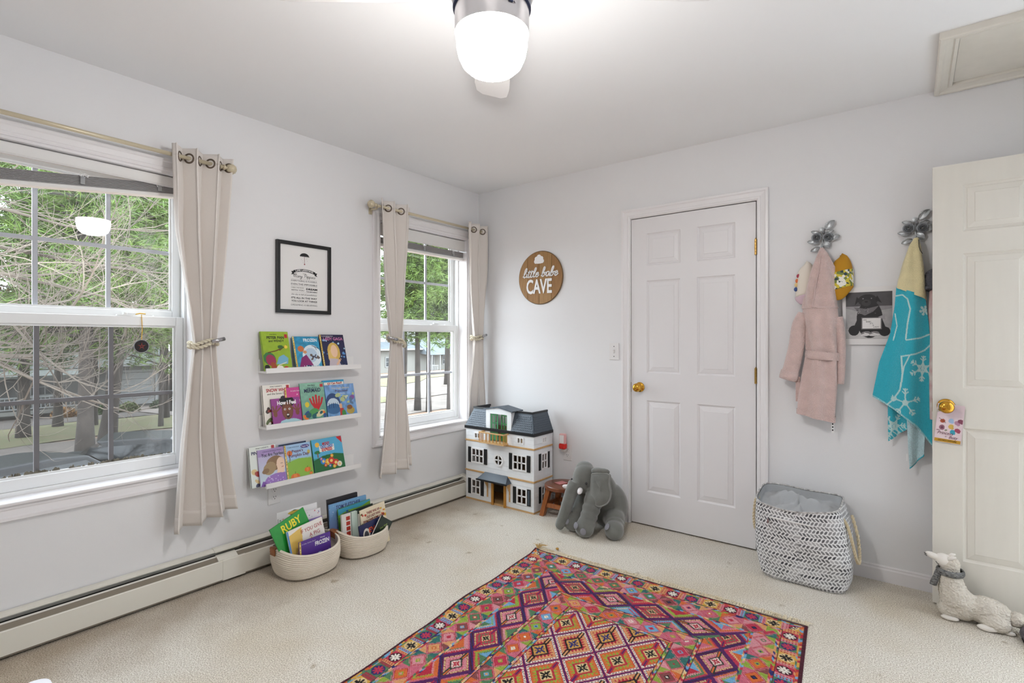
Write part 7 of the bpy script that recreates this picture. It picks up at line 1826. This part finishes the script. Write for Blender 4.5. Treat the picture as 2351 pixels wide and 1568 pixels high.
bxo('belt_end', 2.355 - 2.476, 2.378 - 2.476, -0.070, -0.062, 0.895 - 0.80, 1.030 - 0.80, M_robe, rb_, bevel=0.003)
tg = bxo('care_tag', 2.523 - 2.476, 2.533 - 2.476, -0.066, -0.065, 0.742 - 0.80, 0.812 - 0.80, M_white, rb_)
for z_ in (0.752, 0.768, 0.784): bxo('tag_print', 2.525 - 2.476, 2.531 - 2.476, -0.0664, -0.066, z_ - 0.80, z_ + 0.008 - 0.80, M_ink, tg)
MB().tube([Vector(p) - Vector(rb_.location) for p in ((2.476, -0.050, 1.712), (2.473, -0.034, 1.728), (2.476, -0.020, 1.716))], 0.0028, 6).build('hanging_loop', M_robe, rb_)

# ------------------------------------------------------------------ hooded towel
M_teal = mat_print('towel_teal_print', rough=1.0, bump=0.6, bscale=260, sheen=0.5)
M_yel = mat('towel_yellow', '#e3d6a8', rough=1.0, var=0.04, vscale=25, bump=0.5, bscale=260, sheen=0.5)
tw = thing('hooded_towel', 'turquoise hooded towel with white snowflakes hanging on the right rose hook', 'towel', (2.872, 0, 0.60))
th = drape([(1.728, 2.866, 2.884, 0.010, -0.046), (1.690, 2.848, 2.894, 0.020, -0.046), (1.600, 2.822, 2.905, 0.030, -0.048), (1.500, 2.802, 2.912, 0.034, -0.050), (1.455, 2.798, 2.916, 0.034, -0.050)], 4, 0.16, 3, zslope=-0.034)
part('hood', th, 84, 50, M_yel, tw)
MB().tube([Vector(p) - Vector(tw.location) for p in ((2.884, -0.074, 1.715), (2.885, -0.080, 1.68), (2.890, -0.083, 1.66), (2.898, -0.080, 1.645))], 0.0016, 5).build('stitch_line', M_ink, tw)
def towel_sheet(name, rows, nu, nv, nfold, amp, seed, bottom, paint, parent):
    """front sheet of cloth; rows (z-fraction, xl, xr); bottom(s) gives lower edge z"""
    vs_ = [r_[0] for r_ in rows]; a_ = [r_[1] for r_ in rows]; b_ = [r_[2] for r_ in rows]
    U, V = np.meshgrid(np.linspace(0, 1, nu + 1), np.linspace(0, 1, nv + 1))
    xl = np.interp(V, vs_, a_); xr = np.interp(V, vs_, b_); Xs = xl + (xr - xl) * U
    topz = 1.492 - 0.050 * U; Zs = topz + (bottom(U) - topz) * V
    Ys = -0.058 - 0.022 * np.sin(PI * U) - amp * np.cos(nfold * PI * U + 1.2 * np.sin(2 * V + seed)) * (0.3 + 0.7 * V)
    Cc = paint(Xs, Zs, U, V)
    o = color_grid(name, np.stack([Xs - tw.location.x, Ys, Zs - tw.location.z], -1), Cc, M_teal, parent)
    md = o.modifiers.new('thickness', 'SOLIDIFY'); md.thickness = 0.004; md.offset = 0
    return o
TEAL = np.array(lin('#2fb2c6')[:3]); PALE = np.array(lin('#c4e2e0')[:3])
def seg_mask(X_, Z_, pts, wd):
    m = np.zeros(X_.shape, bool)
    for (x0, z0), (x1, z1) in zip(pts[:-1], pts[1:]):
        dx_, dz_ = x1 - x0, z1 - z0; L_ = dx_ * dx_ + dz_ * dz_ + 1e-12; t_ = np.clip(((X_ - x0) * dx_ + (Z_ - z0) * dz_) / L_, 0, 1)
        m |= (X_ - x0 - t_ * dx_) ** 2 + (Z_ - z0 - t_ * dz_) ** 2 < (wd / 2) ** 2
    return m
def flake(X_, Z_, cx, cz, R0, rot, star=True):
    m = np.zeros(X_.shape, bool); S_ = 0.82
    for k_ in range(6 if star else 5):
        w = rot + 2 * PI * k_ / (6 if star else 5); ex_, ez_ = math.cos(w) * S_, math.sin(w)
        m |= seg_mask(X_, Z_, [(cx, cz), (cx + ex_ * R0, cz + ez_ * R0)], 0.0055)
        for f_, l_ in ((0.62, 0.26), (0.86, 0.18)):
            bx0, bz0 = cx + ex_ * R0 * f_, cz + ez_ * R0 * f_
            for s in (-1, 1): m |= seg_mask(X_, Z_, [(bx0, bz0), (bx0 + math.cos(w + s * 0.85) * S_ * R0 * l_, bz0 + math.sin(w + s * 0.85) * R0 * l_)], 0.0048)
    if star:
        for k_ in range(6):
            w = rot + 2 * PI * (k_ + 0.5) / 6; w2 = rot + 2 * PI * k_ / 6; w3 = rot + 2 * PI * (k_ + 1) / 6
            q = lambda a, r__: (cx + math.cos(a) * S_ * R0 * r__, cz + math.sin(a) * R0 * r__)
            m |= seg_mask(X_, Z_, [q(w2, 0.45), q(w, 0.24), q(w3, 0.45)], 0.007)
    else: m |= ((X_ - cx) / S_) ** 2 + (Z_ - cz) ** 2 < (R0 * 0.20) ** 2
    return m
def paint_front(X_, Z_, U, V):
    c = np.zeros(X_.shape + (3,)); c[:] = TEAL
    m = flake(X_, Z_, 2.898, 1.092, 0.060, 0.45); m |= flake(X_, Z_, 2.832, 0.925, 0.068, 0.30, False)
    m |= flake(X_, Z_, 2.905, 1.372, 0.022, 0.2)
    m |= seg_mask(X_, Z_, [(2.818, 1.150), (2.870, 1.162), (2.905, 1.180), (2.934, 1.212)], 0.006); m |= seg_mask(X_, Z_, [(2.838, 1.230), (2.890, 1.240), (2.934, 1.262)], 0.006)
    m |= seg_mask(X_, Z_, [(2.818, 1.150), (2.822, 1.06), (2.812, 0.985), (2.785, 0.935), (2.752, 0.898)], 0.0065); m |= seg_mask(X_, Z_, [(2.850, 1.158), (2.828, 1.10), (2.818, 1.02)], 0.005)
    m |= seg_mask(X_, Z_, [(2.795, 1.448), (2.822, 1.452), (2.842, 1.430), (2.852, 1.38), (2.842, 1.31), (2.835, 1.235)], 0.006); m |= seg_mask(X_, Z_, [(2.792, 1.36), (2.80, 1.30), (2.785, 1.23)], 0.005)
    m |= (V > 0.985) & (np.mod(U * 60, 1) < 0.5)
    c[m] = PALE
    return c * (0.94 + 0.12 * np.random.RandomState(3).rand(*X_.shape))[..., None]
bot_f = lambda U: np.interp(U, [0, 0.4, 0.75, 1.0], [0.945, 0.882, 0.806, 0.720])
towel_sheet('towel_front', [(0, 2.7975, 2.908), (0.18, 2.790, 2.922), (0.42, 2.772, 2.933), (0.68, 2.728, 2.936), (1.0, 2.699, 2.936)], 130, 230, 3.2, 0.012, 0.5, bot_f, paint_front, tw)
def paint_back(X_, Z_, U, V):
    c = np.zeros(X_.shape + (3,)); c[:] = TEAL; m = flake(X_, Z_, 2.785, 0.80, 0.06, 0.1) | (np.mod((X_ + Z_) * 40, 1) < 0.25) & (Z_ < 0.80); c[m] = PALE; return c
def sheet2(name, x0, x1, z0, z1l, z1r, y, paint, tail=False):
    U, V = np.meshgrid(np.linspace(0, 1, 41), np.linspace(0, 1, 61))
    Xs = x0 + (x1 - x0) * U + (0.022 * (0.5 - U) * V if tail else 0); Zs = z0 + ((z1l + (z1r - z1l) * U) - z0) * V; Ys = y - 0.010 * np.sin(2 * PI * U + 1.5 * V)
    o = color_grid(name, np.stack([Xs - tw.location.x, Ys, Zs - tw.location.z], -1), paint(Xs, Zs, U, V), M_teal, tw); md = o.modifiers.new('thickness', 'SOLIDIFY'); md.thickness = 0.004
sheet2('towel_back_fold', 2.764, 2.842, 0.93, 0.722, 0.790, -0.030, paint_back)
def paint_tail(X_, Z_, U, V):
    c = np.zeros(X_.shape + (3,)); c[:] = np.array(lin('#b9d4da')[:3]); rr_ = np.random.RandomState(2).rand(*X_.shape); c *= (0.85 + 0.3 * rr_)[..., None]; c[(V > 0.97) | (V > 1.06 - 0.10 * U)] = TEAL; return np.clip(c, 0, 1)
sheet2('towel_tail', 2.838, 2.916, 0.90, 0.598, 0.668, -0.044, paint_tail, True)
bxo('care_tag', 2.836 - 2.872, 2.841 - 2.872, -0.062, -0.061, 0.637 - 0.6, 0.672 - 0.6, M_white, tw)

# ------------------------------------------------------------------ caps behind the robe, things behind the towel
M_must = mat('mustard_cotton', '#c08a1c', rough=0.85, bump=0.2, bscale=200)
def flower_print():
    m = mat('floral_cotton', '#d9c24a', rough=0.85); nt = m.node_tree; b = nt.nodes['Principled BSDF']
    tc = nt.nodes.new('ShaderNodeTexCoord'); vo = nt.nodes.new('ShaderNodeTexVoronoi'); vo.inputs['Scale'].default_value = 75; nt.links.new(tc.outputs['Object'], vo.inputs['Vector'])
    rp = nt.nodes.new('ShaderNodeValToRGB'); e = rp.color_ramp; e.interpolation = 'CONSTANT'; e.elements[0].color = lin('#f0ece0'); e.elements[1].position = 0.35; e.elements[1].color = lin('#d8c445')
    q = e.elements.new(0.6); q.color = lin('#7d8a4a'); q = e.elements.new(0.8); q.color = lin('#3a4a52'); q = e.elements.new(0.9); q.color = lin('#e6d36a')
    sp = nt.nodes.new('ShaderNodeSeparateColor'); nt.links.new(vo.outputs['Color'], sp.inputs[0]); nt.links.new(sp.outputs[0], rp.inputs[0]); nt.links.new(rp.outputs[0], b.inputs['Base Color'])
    return m
M_flor = flower_print()
cp = thing('baseball_cap', 'mustard yellow cap with a floral front panel, hanging beside the robe', 'cap', (2.560, -0.006, 1.545))
def cap_shell(z0, z1, k_, x0=-1.0, x1=1.0, nv=12):
    # part of the rounded crown between heights z0..z1, pressed against the wall
    def fn(u, v):
        z = z0 + (z1 - z0) * v; t = max(0.0, 1 - ((z - 0.02) / 0.112) ** 2) ** 0.5 if z > 0.02 else 1.0
        w = PI * (x0 + (x1 - x0) * u) / 2
        return (0.052 * k_ * t * math.sin(w), -0.004 - 0.056 * k_ * t * math.cos(w), z + 0.012 * math.sin(w))
    return MB().grid(fn, 24, nv)
cap_shell(-0.045, 0.1315, 1.0).build('crown', M_must, cp, smooth=True, solid=0.003)
cap_shell(-0.045, 0.045, 1.06).build('floral_panel', M_flor, cp, smooth=True, solid=0.002)
MB().grid(lambda u, v: (0.054 * math.sin((u - 0.5) * PI) * (1 - 0.35 * v ** 3), -0.008 - 0.054 * math.cos((u - 0.5) * PI) * (1 - 0.35 * v), -0.044 + 0.012 * math.sin((u - 0.5) * PI) - 0.060 * v * (0.25 + 0.75 * math.cos((u - 0.5) * PI))), 24, 8).build('brim', M_must, cp, smooth=True, solid=0.004)
MB().ball((0, -0.004, 0.131), (0.006, 0.006, 0.004), 10, 6).build('button', M_must, cp, smooth=True)
M_lil = mat('lilac_cotton', '#d6bcc6', rough=0.85)
cp2 = thing('baseball_cap', 'pale pink cap with bright dots peeking out left of the robe', 'cap', (2.395, -0.006, 1.520))
cap_shell(-0.045, 0.1315, 0.9).build('crown', mat('cap_cream', '#e6dccf', rough=0.85), cp2, smooth=True, solid=0.003)
MB().grid(lambda u, v: (0.049 * math.sin((u - 0.5) * PI) * (1 - 0.35 * v ** 3), -0.008 - 0.050 * math.cos((u - 0.5) * PI) * (1 - 0.35 * v), -0.044 + 0.012 * math.sin((u - 0.5) * PI) - 0.050 * v * (0.35 + 0.65 * math.cos((u - 0.5) * PI))), 24, 8).build('brim', M_lil, cp2, smooth=True, solid=0.004)
for z_, x_, c in ((0.060, -0.030, '#a8324a'), (0.034, -0.036, '#e0743a'), (0.012, -0.040, '#e9c98a'), (-0.012, -0.043, '#2f4a86')): MB().ball((x_, -0.036, z_), (0.010, 0.006, 0.012), 10, 6).build('dot_patch', ink(c), cp2, smooth=True)
ht_ = thing('knit_hat', 'dark grey knitted hat hanging half hidden between towel and open door', 'hat', (2.945, -0.004, 1.480))
MB().ball((0, -0.036, 0.035), (0.045, 0.032, 0.060), 18, 12).build('crown', mat('grey_knit', '#5a5a60', rough=1.0, bump=1.0, bscale=90), ht_, smooth=True)
MB().tube([(0.046 * math.cos(t), -0.036 + 0.033 * math.sin(t), 0.0) for t in np.linspace(0, 2 * PI, 25)], 0.010, 8).build('brim', MATS['grey_knit'], ht_, smooth=True)
gm = thing('floral_garment', 'white floral garment mostly hidden behind the towel and open door', 'garment', (2.965, -0.004, 1.10))
M_gar = mat('garment_cotton', '#d9cfc6', rough=0.9, color2='#c99a9a', vscale=22)
g_ = drape([(0.372, -0.040, 0.040, 0.028, -0.036), (0.25, -0.045, 0.06, 0.034, -0.040), (0.0, -0.045, 0.09, 0.036, -0.044), (-0.25, -0.040, 0.10, 0.036, -0.044)], 5, 0.14, 5)
MB().grid(g_, 48, 30, True).build('cloth', M_gar, gm, smooth=True)

# ------------------------------------------------------------------ dog photograph on the wall
ph = thing('photo_print', 'black and white photo of a black dog with a letter board, between robe and towel', 'photo', (2.566, -0.0005, 1.205))
bxo('white_mount', 0, 0.236, -0.013, 0.0, 0.0, 0.300, mat('photo_mount', '#e6e3e2', rough=0.5), ph, bevel=0.001)
PWd, PHt = 0.198, 0.243
cv = Canvas(PWd, PHt, 130, 160, '#8d898a')
w_, h_ = PWd, PHt
cv.rect(0, w_, .70 * h_, h_, '#4c494b'); cv.rect(0, w_, .40 * h_, .70 * h_, '#8f8c8d'); cv.poly([(0, .66 * h_), (.38 * w_, .56 * h_), (.62 * w_, .58 * h_), (w_, .64 * h_), (w_, 0), (0, 0)], '#a9a6a6'); cv.rect(0, w_, 0, .22 * h_, '#c4c1c0')
cv.mottle(3, .10, 8)
cv.ell(.52 * w_, .42 * h_, .28 * w_, .40 * h_, '#1d1b1d'); cv.ell(.18 * w_, .18 * h_, .12 * w_, .11 * h_, '#1b191b'); cv.line([(.30 * w_, .40 * h_), (.20 * w_, .16 * h_)], .022, '#1c1a1c'); cv.ell(.84 * w_, .16 * h_, .12 * w_, .10 * h_, '#1f1d1f'); cv.line([(.74 * w_, .40 * h_), (.84 * w_, .16 * h_)], .022, '#1d1b1d')
cv.ell(.48 * w_, .82 * h_, .21 * w_, .13 * h_, '#211f21'); cv.poly([(.24 * w_, .90 * h_), (.20 * w_, .72 * h_), (.32 * w_, .84 * h_)], '#161416'); cv.poly([(.68 * w_, .92 * h_), (.78 * w_, .76 * h_), (.64 * w_, .82 * h_)], '#161416'); cv.ell(.45 * w_, .77 * h_, .10 * w_, .07 * h_, '#343133'); cv.ell(.45 * w_, .79 * h_, .035 * w_, .02 * h_, '#0f0e0f'); cv.ell(.38 * w_, .86 * h_, .014 * w_, .011 * h_, '#8a8688'); cv.ell(.56 * w_, .86 * h_, .014 * w_, .011 * h_, '#8a8688')
cv.poly([(.18 * w_, .68 * h_), (.44 * w_, .64 * h_), (.72 * w_, .70 * h_), (.60 * w_, .58 * h_), (.42 * w_, .50 * h_), (.28 * w_, .56 * h_)], '#6b6769'); stars(cv, w_, h_, 26, ['#8d898b', '#4f4c4e'], 4, .0015, .003, .54, .66, .24, .66)
cv.rect(.34 * w_, .78 * w_, .20 * h_, .46 * h_, '#6d696a'); cv.rect(.365 * w_, .755 * w_, .22 * h_, .44 * h_, '#e6e3e2')
cv.poly([(.70 * w_, .46 * h_), (.84 * w_, .52 * h_), (.86 * w_, .40 * h_)], '#9d999b'); 
for x_ in (.44, .62): cv.ell(x_ * w_, .11 * h_, .11 * w_, .055 * h_, '#7c7879', .2); cv.ell(x_ * w_, .09 * h_, .115 * w_, .025 * h_, '#d6d3d2', .1); cv.line([((x_ - .04) * w_, .13 * h_), ((x_ + .05) * w_, .11 * h_)], .003, '#e6e3e2')
cv.mesh('photo_image', mat_print('photo_paper', rough=0.4), ph, loc=(0.016, -0.0136, 0.030))
for s, x_, z_ in (('OH', .42, .405), ('BABY', .50, .365), ("IT'S", .56, .325), ('A', .60, .288), ('LADY', .66, .252)): text('lettering', s, 0.0095, M_ink, ph, (0.016 + x_ * w_, -0.0140, 0.030 + z_ * h_), extrude=0.0002)

# ------------------------------------------------------------------ do-not-disturb hanger on the open door's knob
dhg = thing('door_hanger', 'pink printed do-not-disturb card hanging on the open door knob', 'door hanger', (2.993, -0.1575, 0.848), (0, 0.09, 0))
cw_, ch_ = 0.096, 0.176
outer = [(-cw_ / 2, -ch_ / 2), (cw_ / 2 - .004, -ch_ / 2), (cw_ / 2, -ch_ / 2 + .004), (cw_ / 2, ch_ / 2 - .004), (cw_ / 2 - .004, ch_ / 2), (-cw_ / 2, ch_ / 2), (-cw_ / 2, 0.062), (-0.036, 0.060)]
hole = [(-0.012 + 0.0235 * math.cos(t), 0.066 + 0.0190 * math.sin(t)) for t in np.linspace(2.85, -2.5, 16)]
poly_ = outer + hole + [(-cw_ / 2 + 0.002, 0.046)]
MB().prism(poly_, lambda u, v, w: (u, w, v), -0.003, 0.0).build('card', mat('hanger_pink', '#e3cdd2', rough=0.4), dhg)
hc = Canvas(cw_ - .004, 0.120, 60, 76, '#e6d2d6')
a_, b_ = hc.w, hc.h
hc.rect(0, a_, 0, .13 * b_, '#c9992e'); hc.ell(.24 * a_, .55 * b_, .11 * a_, .10 * b_, '#9a6a7a'); hc.ell(.24 * a_, .55 * b_, .05 * a_, .045 * b_, '#6f3f55'); hc.ell(.24 * a_, .80 * b_, .10 * a_, .07 * b_, '#b3563a', .4); hc.line([(.1 * a_, .9 * b_), (.36 * a_, .74 * b_)], .002, '#6f4a3a'); hc.ell(.40 * a_, .46 * b_, .06 * a_, .03 * b_, '#8a8f7a', .6)
for x_, y_, c1 in ((.58, .62, '#d9b45a'), (.66, .42, '#3fa6bd'), (.84, .50, '#a84a62'), (.80, .78, '#b98aa0'), (.56, .84, '#9fb8d6'), (.92, .86, '#8a4a5f')): hc.ell(x_ * a_, y_ * b_, .10 * a_, .09 * b_, c1, x_ * 5); hc.ell(x_ * a_ + .004, y_ * b_ - .006, .07 * a_, .05 * b_, c1, y_ * 4)
hc.mesh('printed_scene', M_print, dhg, loc=(-cw_ / 2 + .002, -0.0034, -ch_ / 2 + .001))
text('lettering', 'Princess', 0.020, ink('#6a2f4a'), dhg, (-0.010, -0.0040, -0.046), extrude=0.0002, shear=0.35, width=0.056)
text('lettering', 'Busy', 0.020, ink('#6a2f4a'), dhg, (0.020, -0.0040, -0.062), extrude=0.0002, shear=0.35, width=0.032)
text('lettering', 'the', 0.009, ink('#6a2f4a'), dhg, (-0.036, -0.0040, -0.034), extrude=0.0002, shear=0.35)
text('lettering', 'is', 0.009, ink('#6a2f4a'), dhg, (-0.008, -0.0040, -0.060), extrude=0.0002, shear=0.35)
text('lettering', 'DO NOT DISTURB', 0.0105, ink('#4a3510'), dhg, (0, -0.0040, -0.0795), extrude=0.0002, width=0.064)
